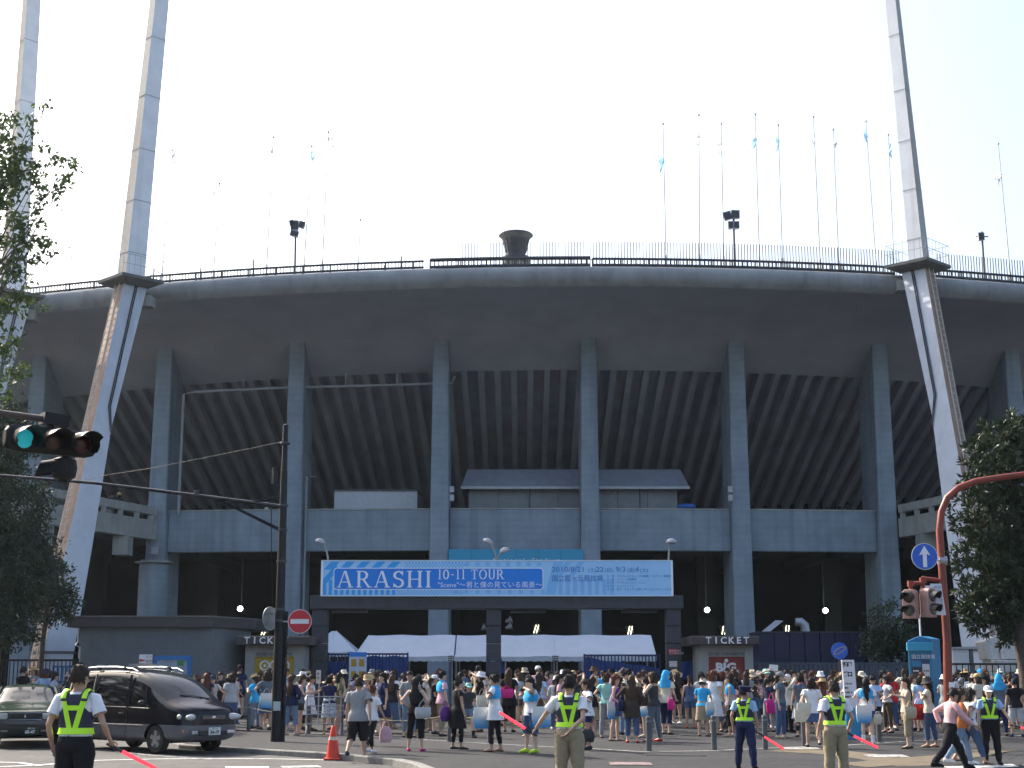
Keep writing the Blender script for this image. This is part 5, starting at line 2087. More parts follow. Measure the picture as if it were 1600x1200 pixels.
# stray items on the ground
# ------------------------------------------------------------------ trees
BARK = mat('bark', (.075, .06, .05), .95, vary=.3, scale=9, bump=.6, bscale=25)
def leaf_mat(name, c, c2, tr=.25):
    m = bpy.data.materials.new(name)
    m.use_nodes = True
    nt = m.node_tree
    b = nt.nodes['Principled BSDF']
    b.inputs['Roughness'].default_value = .5
    b.inputs['Specular IOR Level'].default_value = 0
    geo = nt.nodes.new('ShaderNodeNewGeometry')
    rp = nt.nodes.new('ShaderNodeMixRGB')
    rp.inputs['Color1'].default_value = (*c, 1)
    rp.inputs['Color2'].default_value = (*c2, 1)
    nt.links.new(geo.outputs['Random Per Island'], rp.inputs['Fac'])
    nt.links.new(rp.outputs[0], b.inputs['Base Color'])
    t = nt.nodes.new('ShaderNodeBsdfTranslucent')
    nt.links.new(rp.outputs[0], t.inputs['Color'])
    mx = nt.nodes.new('ShaderNodeMixShader')
    mx.inputs[0].default_value = tr
    nt.links.new(b.outputs[0], mx.inputs[1])
    nt.links.new(t.outputs[0], mx.inputs[2])
    gl = nt.nodes.new('ShaderNodeBsdfGlossy')
    gl.inputs['Roughness'].default_value = .4
    m2 = nt.nodes.new('ShaderNodeMixShader')
    m2.inputs[0].default_value = .04
    nt.links.new(mx.outputs[0], m2.inputs[1])
    nt.links.new(gl.outputs[0], m2.inputs[2])
    nt.links.new(m2.outputs[0], nt.nodes['Material Output'].inputs[0])
    return m
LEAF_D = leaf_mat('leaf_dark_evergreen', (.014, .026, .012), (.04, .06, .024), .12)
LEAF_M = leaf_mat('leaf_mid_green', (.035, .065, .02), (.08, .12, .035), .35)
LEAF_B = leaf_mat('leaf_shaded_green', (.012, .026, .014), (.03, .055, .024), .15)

def leaf(m, p, d, up, L, W):
    d = d.normalized()
    s = d.cross(up)
    if s.length < 1e-3:
        s = Vector((1, 0, 0))
    s.normalize()
    n = s.cross(d)
    mid = p + d * L * .5 + n * L * .06
    m.add([p, mid - s * W * .5, p + d * L - n * L * .08, mid + s * W * .5, mid - n * L * .05], [(0, 1, 4), (1, 2, 4), (2, 3, 4), (3, 0, 4)])

def rdir(r):
    while True:
        v = Vector((r.uniform(-1, 1), r.uniform(-1, 1), r.uniform(-1, 1)))
        if .05 < v.length < 1:
            return v.normalized()

def foliage(m, clumps, r, leaves, L, W, spread, rosette=True, droop=.2):
    for c, ax in clumps:
        n = leaves
        for k in range(n):
            if rosette:
                v = (ax * r.uniform(.1, 1.0) + rdir(r) * .9)
                p = c + rdir(r) * spread * r.random() * .6
            else:
                v = rdir(r) + Vector((0, 0, -droop))
                p = c + rdir(r) * spread * r.random() ** .5
            leaf(m, p, v, rdir(r), L * r.uniform(.7, 1.25), W * r.uniform(.8, 1.2))

def tree(name, lab, base, trunk_pts, trunk_r, blobs, leafm, seed, nclump, leaves, L, W, spread, rosette=True, group=None):
    """blobs: ellipsoids (centre, radii) filled at their skin with leaf clumps"""
    r = random.Random(seed)
    root = thing(name, lab, 'tree', group, loc=base)
    m = MB()
    m.tube(trunk_pts, trunk_r, 10)
    top = Vector(trunk_pts[-1])
    for c, rad in blobs:
        c = Vector(c)
        for k in range(4):
            e = c + Vector((r.uniform(-.7, .7) * rad[0], r.uniform(-.7, .7) * rad[1], r.uniform(-.6, .6) * rad[2]))
            s = Vector(trunk_pts[r.randrange(max(1, len(trunk_pts) - 2), len(trunk_pts))])
            mid = s.lerp(e, .5) + Vector((r.uniform(-.2, .2), r.uniform(-.2, .2), -.15))
            m.tube([s, mid, e], [trunk_r[-1] * .7, trunk_r[-1] * .45, trunk_r[-1] * .15], 6)
    local(m, 'trunk', BARK, root, smooth_angle=60)
    cl = []
    vol = [b[1][0] * b[1][1] + b[1][0] * b[1][2] + b[1][1] * b[1][2] for b in blobs]
    tot = sum(vol)
    for (c, rad), v in zip(blobs, vol):
        c = Vector(c)
        for k in range(int(nclump * v / tot)):
            d = rdir(r)
            t = r.uniform(.62, 1.08) if r.random() < .75 else r.uniform(.2, .7)
            t *= 1 + .25 * noise.noise(d * 2.3 + c)
            p = c + Vector((d.x * rad[0], d.y * rad[1], d.z * rad[2])) * t
            cl.append((p, (d + Vector((0, 0, .5))).normalized()))
    m = MB()
    foliage(m, cl, r, leaves, L, W, spread, rosette)
    local(m, 'crown', leafm, root, fix=False)
    return root
def blob(px, py, Y, rx, rz, ry=None):
    c = at(px, py, Y)
    k = Y / F
    return (c, (rx * k, ry if ry else max(rx, 40) * k, rz * k))
# right evergreen
Y = 44.0
g0 = ground_z(at(1600, 1100, Y).x, Y)
tb = Vector((at(1598, 1000, Y).x, Y, g0))
tree('evergreen_tree', 'broad dark evergreen tree with thick leaves at the right edge', tb,
     [tb, tb + Vector((.05, 0, 1.5)), tb + Vector((-.1, 0, 3)), tb + Vector((.1, .1, 5.0)), tb + Vector((0, 0, 7))], [.26, .22, .2, .15, .08],
     [blob(1585, 720, Y, 75, 72), blob(1540, 795, Y, 52, 62), blob(1610, 800, Y, 70, 80), blob(1545, 880, Y, 58, 62), blob(1610, 900, Y, 70, 75), blob(1555, 955, Y, 45, 38), blob(1600, 690, Y, 50, 44), blob(1566, 995, Y - .3, 12, 16, .3), blob(1520, 940, Y, 26, 40)],
     LEAF_D, 5, 1500, 13, .24, .075, .14)
# dark shrub tree behind kiosk
Y = 56.5
tb = Vector((at(1385, 1000, Y).x, Y, plaza_z(0, Y)))
tree('shrub', 'dark rounded bush between the navy hoarding and the blue kiosk', tb, [tb, tb + Vector((0, 0, 1)), tb + Vector((.1, 0, 2))], [.1, .08, .04],
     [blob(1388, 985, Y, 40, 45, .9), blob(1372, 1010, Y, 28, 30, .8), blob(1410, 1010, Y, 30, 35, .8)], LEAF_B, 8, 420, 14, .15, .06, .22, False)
# trees at left
Y = 49.0
tb = Vector((at(-10, 1000, Y).x, Y, plaza_z(0, Y)))
tree('broadleaf_tree', 'dark green leafy tree at the left edge below the traffic signal', tb, [tb, tb + Vector((.1, 0, 2)), tb + Vector((0, 0, 4.5)), tb + Vector((.1, 0, 6.5))], [.22, .18, .14, .07],
     [blob(5, 690, Y, 50, 70, 1.2), blob(10, 800, Y, 68, 75, 1.3), blob(-15, 900, Y, 95, 85, 1.4), blob(45, 880, Y, 48, 60, 1.0), blob(10, 975, Y, 55, 40, 1.0)],
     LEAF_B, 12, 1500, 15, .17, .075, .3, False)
Y = 51.0
tb = Vector((at(66, 1000, Y).x, Y, plaza_z(0, Y)))
tree('young_tree', 'slender young tree with thin trunk in front of the left pylon foot', tb, [tb, at(67, 1000, Y), at(73, 960, Y), at(78, 930, Y), at(82, 900, Y)], [.10, .085, .07, .05, .03],
     [blob(90, 905, Y, 26, 32, .5), blob(72, 930, Y, 22, 24, .5), blob(105, 940, Y, 20, 26, .5), blob(85, 960, Y, 30, 16, .5)],
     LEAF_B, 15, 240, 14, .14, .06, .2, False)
# near tree whose branches enter at upper left
Y = 30.0
tb = Vector((at(-150, 1000, Y).x, Y, road_z(-15)))
NT = thing('street_tree', 'street tree whose sparse leafy branches reach in at the upper left edge', 'tree', loc=tb)
tr = random.Random(3)
m = MB()
trunk = [tb, tb + Vector((.1, 0, 3)), tb + Vector((.3, 0, 6)), tb + Vector((.4, 0, 9)), at(-60, 300, Y)]
m.tube(trunk, [.22, .19, .15, .11, .05], 10)
tips = [(60, 170), (102, 250), (108, 268), (62, 312), (70, 340), (78, 378), (62, 400), (30, 230), (35, 280), (20, 330), (12, 180), (52, 205), (82, 228), (90, 290), (40, 350), (22, 420), (60, 470), (20, 480), (48, 515), (10, 540), (35, 575), (16, 610), (0, 260), (0, 380), (5, 450), (50, 260), (28, 190), (70, 265), (48, 300), (18, 290), (50, 385), (5, 310), (-20, 220), (-20, 300), (-20, 380), (-25, 450), (-20, 520), (-30, 600), (10, 215), (25, 255)]
cl = []
for (x, y) in tips:
    e = at(x, y, Y + tr.uniform(-1.0, 1.0))
    t = tr.uniform(.45, 1.0)
    i = min(3, int(t * 4))
    s = trunk[i].lerp(trunk[i + 1], t * 4 - i)
    s = Vector((s.x, s.y, min(s.z, e.z - .1)))
    mid = s.lerp(e, .55) + Vector((0, 0, .25))
    m.tube([s, mid, e], [.035, .018, .005], 5)
    n = 7 if x > 40 else 9
    for k in range(n):
        u = tr.uniform(.72, 1.05)
        p = (mid.lerp(e, (u - .55) / .45)) + Vector((tr.uniform(-.14, .14), tr.uniform(-.3, .3), tr.uniform(-.14, .14)))
        cl.append((p, (e - mid).normalized()))
local(m, 'trunk', BARK, NT, smooth_angle=60)
m = MB()
foliage(m, cl, tr, 10, .15, .07, .16, False, droop=.6)
for k in range(100):
    c = at(tr.uniform(-75, 22), tr.uniform(150, 620), Y + tr.uniform(-1.2, 1.2))
    foliage(m, [(c, Vector((0, 0, 1)))], tr, 11, .15, .07, .24, False, droop=.6)
local(m, 'crown', LEAF_M, NT, fix=False)

# pavement trees added beyond the left edge to darken the sky mirrored in the cars
for k, (X, Y, h) in enumerate(((-16.5, 18.0, 8.0), (-18.5, 23.5, 8.5), (-20.0, 28.5, 8.5), (-21.5, 33.5, 9.0), (-22.5, 38.5, 9.5), (-24.0, 43.5, 9.5))):
    tb = Vector((X, Y, ground_z(X, Y)))
    blobs = [(tb + Vector((0, 0, h * .62)), (2.6, 2.9, 2.2)), (tb + Vector((.8, -.6, h * .8)), (2.0, 2.0, 1.7)), (tb + Vector((-.5, .7, h * .42)), (2.2, 2.8, 1.5)), (tb + Vector((0, .4, h * .2)), (1.7, 2.8, 1.5)), (tb + Vector((-.6, -.4, h * .1)), (1.5, 2.8, .9))]
    tree('added_pavement_tree', 'leafy pavement tree added outside the left edge of the picture, %s from the camera' % ['first', 'second', 'third', 'fourth', 'fifth', 'sixth'][k], tb,
         [tb, tb + Vector((.1, 0, h * .3)), tb + Vector((0, .1, h * .6)), tb + Vector((.1, 0, h * .85))], [.22, .18, .12, .05], blobs, LEAF_B, 40 + k, 520, 13, .38, .20, .42, False, 'added pavement trees at the left')
# ------------------------------------------------------------------ vehicles
GLASS = mat('car_glass_dark', (.006, .007, .008), .06, vary=0, spec=.5)
WSHLD = mat('windscreen_glass', (.03, .036, .042), .08, vary=0, spec=.18)
TYRE = mat('tyre_rubber', (.016, .016, .017), .85, vary=.1, bump=.2, bscale=60)
ALLOY = mat('alloy_wheel', (.40, .41, .43), .35, metal=.8, vary=.1)
CHROME = mat('chrome', (.62, .63, .65), .15, metal=1.0, vary=0)
LAMPC = mat('headlamp_clear', (.45, .46, .46), .08, vary=.25, scale=25, spec=.8, coat=1.0)
AMBER = mat('amber_lens', (.55, .20, .02), .15, vary=.1, coat=.8)
TRIMB = mat('black_trim', (.018, .018, .02), .55, vary=.1)

def wheel(root, x, y, r, w, side, spokes=5):
    """wheel whose axle runs along y; side = +1 faces +y"""
    rot = Matrix.Rotation(-pi / 2 * side, 3, 'X')
    m = MB()
    m.lathe([(r * .62, -w * .45), (r * .92, -w * .5), (r, -w * .36), (r, w * .36), (r * .93, w * .5), (r * .66, w * .48), (r * .62, w * .4), (r * .60, -w * .4)], (x, y, r), 28, rot, cap=False)
    ty = m.build('wheel', TYRE, root, smooth_angle=35)
    m = MB()
    m.lathe([(r * .62, w * .42), (r * .58, w * .44), (r * .56, w * .30), (r * .2, w * .24), (.01, w * .26)], (x, y, r), 24, rot, cap=False)
    m.build('rim', mat('rim_back', (.13, .13, .14), .5, metal=.5), ty, smooth_angle=40)
    for k in range(spokes):
        a = 2 * pi * k / spokes + .3
        m = MB()
        c, s = cos(a), sin(a)
        t = Vector((-s, c, 0))
        d = Vector((c, s, 0))
        q = [d * r * .08 + t * r * .15, d * r * .08 - t * r * .15, d * r * .62 - t * r * .13, d * r * .62 + t * r * .13]
        z0, z1 = Vector((0, 0, w * .28)), Vector((0, 0, w * .42))
        pts = [p + z0 for p in q] + [q[0] + z1 * .95, q[1] + z1 * .95, q[2] + z1, q[3] + z1]
        m.hexa([rot @ p + Vector((x, y, r)) for p in pts])
        m.build('spoke', ALLOY, ty)
    m = MB()
    m.lathe([(r * .16, w * .3), (r * .15, w * .46), (r * .1, w * .49)], (x, y, r), 12, rot)
    m.build('hub_cap', ALLOY, ty, smooth_angle=40)
    return ty

def car_body(root, rows, regions, arches, mats, thick_cols=None, sub=2):
    """rows[r][c] = (x, y, z) cage of the right half (y < 0 is the right-hand side of the car, x forward).
    regions(r, c) -> material index of the panel.  Bodies are subdivided, arches cut, then split by panel kind."""
    NRW, NC = len(rows), len(rows[0])
    bm = bmesh.new()
    V = {}
    for r in range(NRW):
        for c in range(NC):
            x, y, z = rows[r][c]
            if abs(y) < 1e-6:
                v = bm.verts.new((x, 0, z))
                V[r, c, 0] = V[r, c, 1] = v
            else:
                V[r, c, 0] = bm.verts.new((x, -y, z))
                V[r, c, 1] = bm.verts.new((x, y, z))
    def face(vs, mi):
        u = []
        for v in vs:
            if v not in u:
                u.append(v)
        if len(u) < 3:
            return
        try:
            f = bm.faces.new(u)
            f.material_index = mi
        except ValueError:
            pass
    for s in (0, 1):
        for r in range(NRW - 1):
            for c in range(NC - 1):
                q = [V[r, c, s], V[r + 1, c, s], V[r + 1, c + 1, s], V[r, c + 1, s]]
                face(q if s == 0 else q[::-1], regions(r, c))
    for c in (0, NC - 1):
        for r in range(NRW - 1):
            q = [V[r, c, 0], V[r, c, 1], V[r + 1, c, 1], V[r + 1, c, 0]]
            face(q, regions(r, -1 if c == 0 else NC))
    for c in range(NC - 1):
        face([V[0, c, 0], V[0, c + 1, 0], V[0, c + 1, 1], V[0, c, 1]], 0)
    bmesh.ops.recalc_face_normals(bm, faces=bm.faces)
    me = bpy.data.meshes.new('body')
    bm.to_mesh(me)
    bm.free()
    tmp = bpy.data.objects.new('tmp_body', me)
    COL.objects.link(tmp)
    md = tmp.modifiers.new('s', 'SUBSURF')
    md.levels = md.render_levels = sub
    cut = None
    if arches:
        m = MB()
        for (x, y, z, r) in arches:
            m.lathe([(r, -.35), (r, .35)], (x, y, z), 24, Matrix.Rotation(pi / 2, 3, 'X'))
        cme = m.mesh('cut')
        b2 = bmesh.new()
        b2.from_mesh(cme)
        bmesh.ops.recalc_face_normals(b2, faces=b2.faces)
        b2.to_mesh(cme)
        b2.free()
        cut = bpy.data.objects.new('tmp_cut', cme)
        COL.objects.link(cut)
        bo = tmp.modifiers.new('b', 'BOOLEAN')
        bo.object = cut
        bo.operation = 'DIFFERENCE'
        bo.solver = 'EXACT'
    dg = bpy.context.evaluated_depsgraph_get()
    res = bpy.data.meshes.new_from_object(tmp.evaluated_get(dg))
    bpy.data.objects.remove(tmp)
    if cut:
        bpy.data.objects.remove(cut)
    # split by material index into parts, separate islands apart
    out = []
    bm = bmesh.new()
    bm.from_mesh(res)
    bmesh.ops.recalc_face_normals(bm, faces=bm.faces)
    if bm.calc_volume(signed=True) < 0:
        bmesh.ops.reverse_faces(bm, faces=bm.faces)
    bm.faces.index_update()
    for mi, (nm, mt) in enumerate(mats):
        b2 = bm.copy()
        bmesh.ops.delete(b2, geom=[f for f in b2.faces if f.material_index != mi], context='FACES')
        # islands
        seen = set()
        isl = []
        for f in b2.faces:
            if f.index in seen:
                continue
            st, grp = [f], []
            seen.add(f.index)
            while st:
                k = st.pop()
                grp.append(k)
                for e in k.edges:
                    for g in e.link_faces:
                        if g.index not in seen:
                            seen.add(g.index)
                            st.append(g)
            isl.append([k.index for k in grp])
        groups = isl if nm != 'body' else [[f.index for f in b2.faces]]
        for gi in groups:
            b3 = b2.copy()
            keep = set(gi)
            bmesh.ops.delete(b3, geom=[f for f in b3.faces if f.index not in keep], context='FACES')
            mm = bpy.data.meshes.new(nm)
            for f in b3.faces:
                f.material_index = 0
                f.smooth = True
            b3.to_mesh(mm)
            b3.free()
            mm.materials.clear()
            mm.set_sharp_from_angle(angle=radians(40))
            out.append(link(nm, mm, mt, root))
        b2.free()
    bm.free()
    return out

def smooth_rows(row, n=3):
    return row

# ---- dark van
VP = ground_at(246, 1178)
head = math.atan2(-0.637, 0.771)
VAN = thing('van', 'dark purple one-box van with silver lower bumper and roof rails, facing right', 'van', loc=(0, 0, 0), rz=head)
hx, hy = cos(head), sin(head)
# right front wheel (local x 1.36, y -0.74) stands on VP
off = Vector((hx * 1.36 - hy * -0.74, hy * 1.36 + hx * -0.74, 0))
VAN.location = VP - off
VAN.location.z = road_z(VAN.location.x) + .004
PAINT = mat('van_paint', (.007, .0065, .012), .16, vary=.03, coat=0, spec=.32)
SILVER = mat('van_silver', (.12, .125, .15), .4, metal=.2, vary=.06, coat=0)
X_ = {0: [2.30, 2.12, 1.62, 1.12, .40, -.45, -1.30, -2.05, -2.33],
      }
def row(xs, ys, zs):
    return list(zip(xs, ys, zs))
rows = [
    row([2.24, 2.06, 1.62, 1.05, .40, -.45, -1.30, -2.05, -2.30], [.60, .78, .83, .84, .84, .84, .84, .80, .70], [.25, .23, .22, .22, .22, .22, .22, .24, .28]),
    row([2.36, 2.16, 1.66, 1.05, .40, -.45, -1.30, -2.08, -2.36], [.64, .83, .87, .87, .87, .87, .87, .84, .74], [.42, .42, .42, .42, .42, .42, .42, .42, .44]),
    row([2.37, 2.16, 1.66, 1.05, .40, -.45, -1.30, -2.10, -2.37], [.64, .83, .87, .875, .875, .875, .875, .84, .74], [.60, .60, .60, .60, .60, .60, .60, .60, .60]),
    row([2.36, 2.10, 1.62, 1.10, .40, -.45, -1.30, -2.12, -2.38], [.62, .80, .85, .87, .875, .875, .875, .85, .75], [.88, .96, 1.01, 1.01, 1.01, 1.02, 1.03, 1.03, 1.03]),
    row([2.30, 2.04, 1.62, 1.08, .50, -.45, -1.28, -2.10, -2.32], [.58, .70, .76, .745, .71, .71, .71, .69, .64], [.93, 1.03, 1.13, 1.48, 1.74, 1.79, 1.79, 1.76, 1.66]),
    row([2.34, 2.08, 1.72, 1.18, .54, -.45, -1.28, -2.06, -2.28], [.42, .48, .55, .56, .57, .57, .57, .55, .52], [.95, 1.06, 1.16, 1.54, 1.81, 1.855, 1.85, 1.81, 1.72]),
    row([2.38, 2.12, 1.80, 1.24, .58, -.45, -1.28, -2.06, -2.28], [.0, .0, .0, .0, .0, .0, .0, .0, .0], [.96, 1.08, 1.18, 1.57, 1.835, 1.875, 1.87, 1.83, 1.74]),
]
def vreg(r, c):
    if r <= 1:
        return 1
    if r == 3 and 3 <= c <= 6:
        return 2
    if r == 3 and c == 2:
        return 2
    if r >= 4 and 2 <= c <= 3:
        return 3
    if c == 9 and r >= 3 and r < 5:
        return 2
    return 0
car_body(VAN, rows, vreg, [(1.36, -.8, .30, .37), (1.36, .8, .30, .37), (-1.5, -.8, .30, .37), (-1.5, .8, .30, .37)],
         [('body', PAINT), ('lower_cladding', SILVER), ('side_window', GLASS), ('windscreen', WSHLD)])
for x in (1.36, -1.5):
    for s in (-1, 1):
        wheel(VAN, x, s * .74, .315, .2, s)
m = MB()
m.box((-.1, 0, .33), (3.6, 1.3, .2))
m.build('underbody', TRIMB, VAN)
def pillar(pts, r=.02, mt=None, name='pillar'):
    m = MB()
    m.tube(pts, r, 6)
    return m.build(name, mt or PAINT, VAN, smooth_angle=60)
for s in (-1, 1):
    pillar([(.36, s * .885, .98), (.34, s * .825, 1.4), (.30, s * .745, 1.72)], .028)
    pillar([(1.05, s * .885, .96), (.97, s * .82, 1.25), (.92, s * .765, 1.45)], .022)
    pillar([(-1.0, s * .885, .98), (-1.02, s * .82, 1.4), (-1.03, s * .745, 1.74)], .022, GLASS)
    pillar([(1.2, s * .888, .985), (.3, s * .888, 1.0), (-1.3, s * .888, 1.01), (-2.1, s * .855, 1.01)], .010, TRIMB, 'belt_moulding')
    pillar([(1.0, s * .893, .615), (.0, s * .893, .615), (-1.1, s * .893, .615)], .012, SILVER, 'side_moulding')
    for x in (.33, -.62):
        pillar([(x, s * .882, .97), (x + .02, s * .893, .7), (x, s * .89, .4), (x, s * .865, .25)], .006, TRIMB, 'door_gap')
    m = MB()
    m.box((.15, s * .895, .86), (.16, .02, .035))
    m.build('door_handle', TRIMB, VAN, bevel=.006)
    # mirror
    m = MB()
    m.ellipsoid((1.10, s * 1.03, 1.09), (.07, .11, .08), 12, 8)
    mi = m.build('mirror', PAINT, VAN, smooth_angle=60)
    m = MB()
    m.tube([(1.14, s * .86, 1.04), (1.10, s * .97, 1.07)], .02, 6)
    m.build('mirror_arm', TRIMB, mi)
    # roof rail
    rl = pillar([(.40, s * .64, 1.79), (.2, s * .64, 1.86), (-.4, s * .64, 1.90), (-1.2, s * .64, 1.90), (-1.85, s * .62, 1.86), (-1.95, s * .62, 1.80)], .022, mat('rail_silver', (.20, .20, .22), .4, metal=.6, vary=.05), 'roof_rail')
    for x in (-.1, -1.1):
        m = MB()
        m.box((x, s * .64, 1.86), (.09, .05, .08))
        m.build('rail_foot', TRIMB, rl)
    # headlamp
    m = MB()
    R3 = Matrix.Rotation(-s * .55, 3, 'Z') @ Matrix.Rotation(.25, 3, 'Y')
    m.ellipsoid((2.265, s * .54, .80), (.075, .27, .075), 14, 8, Matrix.Rotation(-s * .42, 3, 'Z'))
    m.build('headlight', LAMPC, VAN, smooth_angle=70)
    m = MB()
    R3 = Matrix.Rotation(-s * .95, 3, 'Z')
    m.ellipsoid((2.11, s * .765, .81), (.06, .10, .06), 10, 6, R3)
    m.build('turn_signal', LAMPC, VAN, smooth_angle=70)
    m = MB()
    m.box((2.335, s * .50, .47), (.04, .2, .075), Matrix.Rotation(-s * .28, 3, 'Z'))
    m.build('fog_lamp', LAMPC, VAN, bevel=.01)
    m = MB()
    m.box((2.21, s * .72, .5), (.04, .06, .06), Matrix.Rotation(-s * .7, 3, 'Z'))
    m.build('corner_marker', AMBER, VAN, bevel=.008)
    # wiper
    m = MB()
    m.tube([(1.80, s * .1 + .2, 1.19), (1.62, s * .1 - .3, 1.28)], .012, 5)
    m.build('wiper', TRIMB, VAN)
m = MB()
m.box((2.335, 0, .79), (.05, .66, .085), Matrix.Rotation(-.12, 3, 'Y'))
gr = m.build('grille', TRIMB, VAN, bevel=.01)
for z in (.765, .79, .815):
    m = MB()
    m.box((2.363, 0, z), (.012, .6, .009))
    m.build('grille_bar', CHROME, gr)
m = MB()
m.ellipsoid((2.37, 0, .79), (.012, .06, .035), 12, 6)
m.build('emblem', CHROME, gr)
m = MB()
m.box((2.355, 0, .45), (.03, .8, .09))
m.build('lower_intake', TRIMB, VAN, bevel=.01)
m = MB()
m.box((2.375, .02, .49), (.02, .33, .165))
pl = m.build('number_plate', mat('plate_white', (.62, .64, .62), .5, vary=.04), VAN, bevel=.004)
text('34-19', .105, (2.387, -.11, .435), (0, 1, 0), (0, 0, 1), mat('plate_green', (.02, .09, .05), .6), pl, bold=.006)
text('品川 501', .045, (2.387, -.06, .53), (0, 1, 0), (0, 0, 1), mat('plate_green', (.02, .09, .05), .6), pl)
for x in (-.1, -1.1):
    m = MB()
    m.tube([(x, -.64, 1.89), (x, .64, 1.89)], .014, 6)
    m.build('cross_bar', TRIMB, VAN)

# ---- green taxi
TXP = ground_at(86, 1166)
TAXI = thing('taxi', 'dark green taxi with chrome grille nosing in at the left edge', 'car', loc=(0, 0, 0), rz=radians(-73))
thd = radians(-73)
hx, hy = cos(thd), sin(thd)
off = Vector((hx * 1.33 - hy * .72, hy * 1.33 + hx * .72, 0))
TAXI.location = TXP - off
TAXI.location.z = road_z(TAXI.location.x) + .004
TP_ = mat('taxi_green', (.003, .020, .011), .2, vary=.05, coat=.0, spec=.35)
TP2 = mat('taxi_dark_lower', (.012, .016, .016), .35, vary=.05, coat=.6)
rows = [
    row([2.25, 2.12, 1.6, .9, .1, -.8, -1.5, -2.1, -2.3], [.62, .78, .81, .82, .82, .82, .81, .78, .68], [.24, .22, .2, .2, .2, .2, .2, .24, .28]),
    row([2.36, 2.2, 1.6, .9, .1, -.8, -1.5, -2.15, -2.36], [.66, .82, .84, .845, .845, .845, .84, .8, .70], [.45, .45, .45, .45, .45, .45, .45, .45, .45]),
    row([2.33, 2.2, 1.6, .9, .1, -.8, -1.5, -2.15, -2.36], [.66, .82, .845, .85, .85, .85, .84, .8, .70], [.66, .66, .66, .66, .66, .66, .66, .66, .66]),
    row([2.30, 2.18, 1.6, .85, .1, -.8, -1.5, -2.12, -2.34], [.65, .79, .82, .835, .84, .84, .83, .78, .68], [.80, .83, .88, .92, .93, .94, .95, .94, .88]),
    row([2.27, 2.14, 1.6, .78, .05, -.75, -1.35, -2.05, -2.28], [.60, .70, .74, .74, .60, .60, .63, .68, .60], [.82, .87, .925, .97, 1.40, 1.42, 1.12, 1.0, .93]),
    row([2.28, 2.16, 1.62, .82, .10, -.75, -1.30, -2.05, -2.28], [.4, .48, .5, .52, .5, .5, .5, .5, .45], [.825, .88, .945, .99, 1.455, 1.475, 1.15, 1.02, .94]),
    row([2.29, 2.17, 1.62, .84, .12, -.75, -1.28, -2.05, -2.28], [0] * 9, [.83, .885, .95, 1.0, 1.475, 1.50, 1.17, 1.03, .94]),
]
def treg(r, c):
    if r <= 1 and c >= -1:
        return 1
    if r == 3 and 3 <= c <= 5:
        return 2
    if r >= 4 and c == 3:
        return 3
    if r >= 4 and c == 5:
        return 3
    return 0
car_body(TAXI, rows, treg, [(1.33, -.8, .30, .35), (1.33, .8, .30, .35), (-1.35, -.8, .30, .35), (-1.35, .8, .30, .35)],
         [('body', TP_), ('lower_body', TP2), ('side_window', WSHLD), ('windscreen', WSHLD)])
for x in (1.33, -1.35):
    for s in (-1, 1):
        wheel(TAXI, x, s * .72, .305, .19, s, 8)
def tpart(name, mb, mt, **k):
    return mb.build(name, mt, TAXI, **k)
m = MB()
m.box((-.1, 0, .3), (3.6, 1.3, .2))
tpart('underbody', m, TRIMB)
m = MB()
m.box((2.32, 0, .735), (.05, .72, .15))
gr = tpart('grille', m, TRIMB, bevel=.01)
for k in range(6):
    m = MB()
    m.box((2.35, 0, .68 + k * .022), (.01, .68, .007))
    m.build('grille_bar', STEEL_D, gr)
m = MB()
m.prism([(0, .05), (.02, .0), (0, -.05), (-.02, 0)], (2.356, 0, .735), (0, 1, 0), (0, 0, 1), (.006, 0, 0))
m.build('emblem', CHROME, gr)
for a, b in (((2.35, -.38, .815), (2.35, .38, .815)), ((2.35, -.38, .655), (2.35, .38, .655))):
    m = MB()
    m.tube([a, b], .012, 6)
    m.build('grille_trim', CHROME, gr)
for s in (-1, 1):
    m = MB()
    m.box((2.30, s * .50, .735), (.06, .22, .14), Matrix.Rotation(-s * .12, 3, 'Z'))
    tpart('headlight', m, LAMPC, bevel=.02)
    m = MB()
    m.box((2.24, s * .685, .735), (.08, .15, .14), Matrix.Rotation(-s * .5, 3, 'Z'))
    tpart('turn_signal', m, AMBER, bevel=.02)
    m = MB()
    m.ellipsoid((.78, s * .98, .98), (.06, .10, .065), 12, 8)
    tpart('mirror', m, TP_, smooth_angle=60)
    m = MB()
    m.tube([(.82, s * .80, .955), (.45, s * .72, 1.19), (.05, s * .635, 1.39)], .028, 6)
    tpart('pillar', m, TP_)
    m = MB()
    m.tube([(-.25, s * .855, .93), (-.28, s * .75, 1.2), (-.3, s * .635, 1.42)], .025, 6)
    tpart('pillar', m, TP_)
    m = MB()
    m.tube([(.85, s * .1 + .15, .985), (.78, s * .1 - .35, 1.03)], .012, 5)
    tpart('wiper', m, TRIMB)
    m = MB()
    m.box((2.34, s * .45, .40), (.03, .16, .05))
    tpart('fog_lamp', m, mat('fog_dull', (.2, .2, .18), .3), bevel=.01)
m = MB()
m.box((2.365, 0, .52), (.05, 1.3, .05))
tpart('bumper_strip', m, TRIMB, bevel=.01)
m = MB()
m.box((2.385, .16, .40), (.012, .33, .165))
pl = tpart('number_plate', m, mat('plate_dark_green', (.008, .035, .02), .5), bevel=.003)
text('65-47', .095, (2.393, .02, .345), (0, 1, 0), (0, 0, 1), WHITE, pl, bold=.004)
text('練馬 500', .045, (2.393, .07, .44), (0, 1, 0), (0, 0, 1), WHITE, pl)
m = MB()
m.box((.0, .12, 1.50), (.07, .08, .07))
sg = tpart('roof_sign', m, mat('roof_sign', (.5, .5, .45), .5), bevel=.02)
m = MB()
m.ellipsoid((.0, .12, 1.55), (.03, .03, .04), 8, 6)
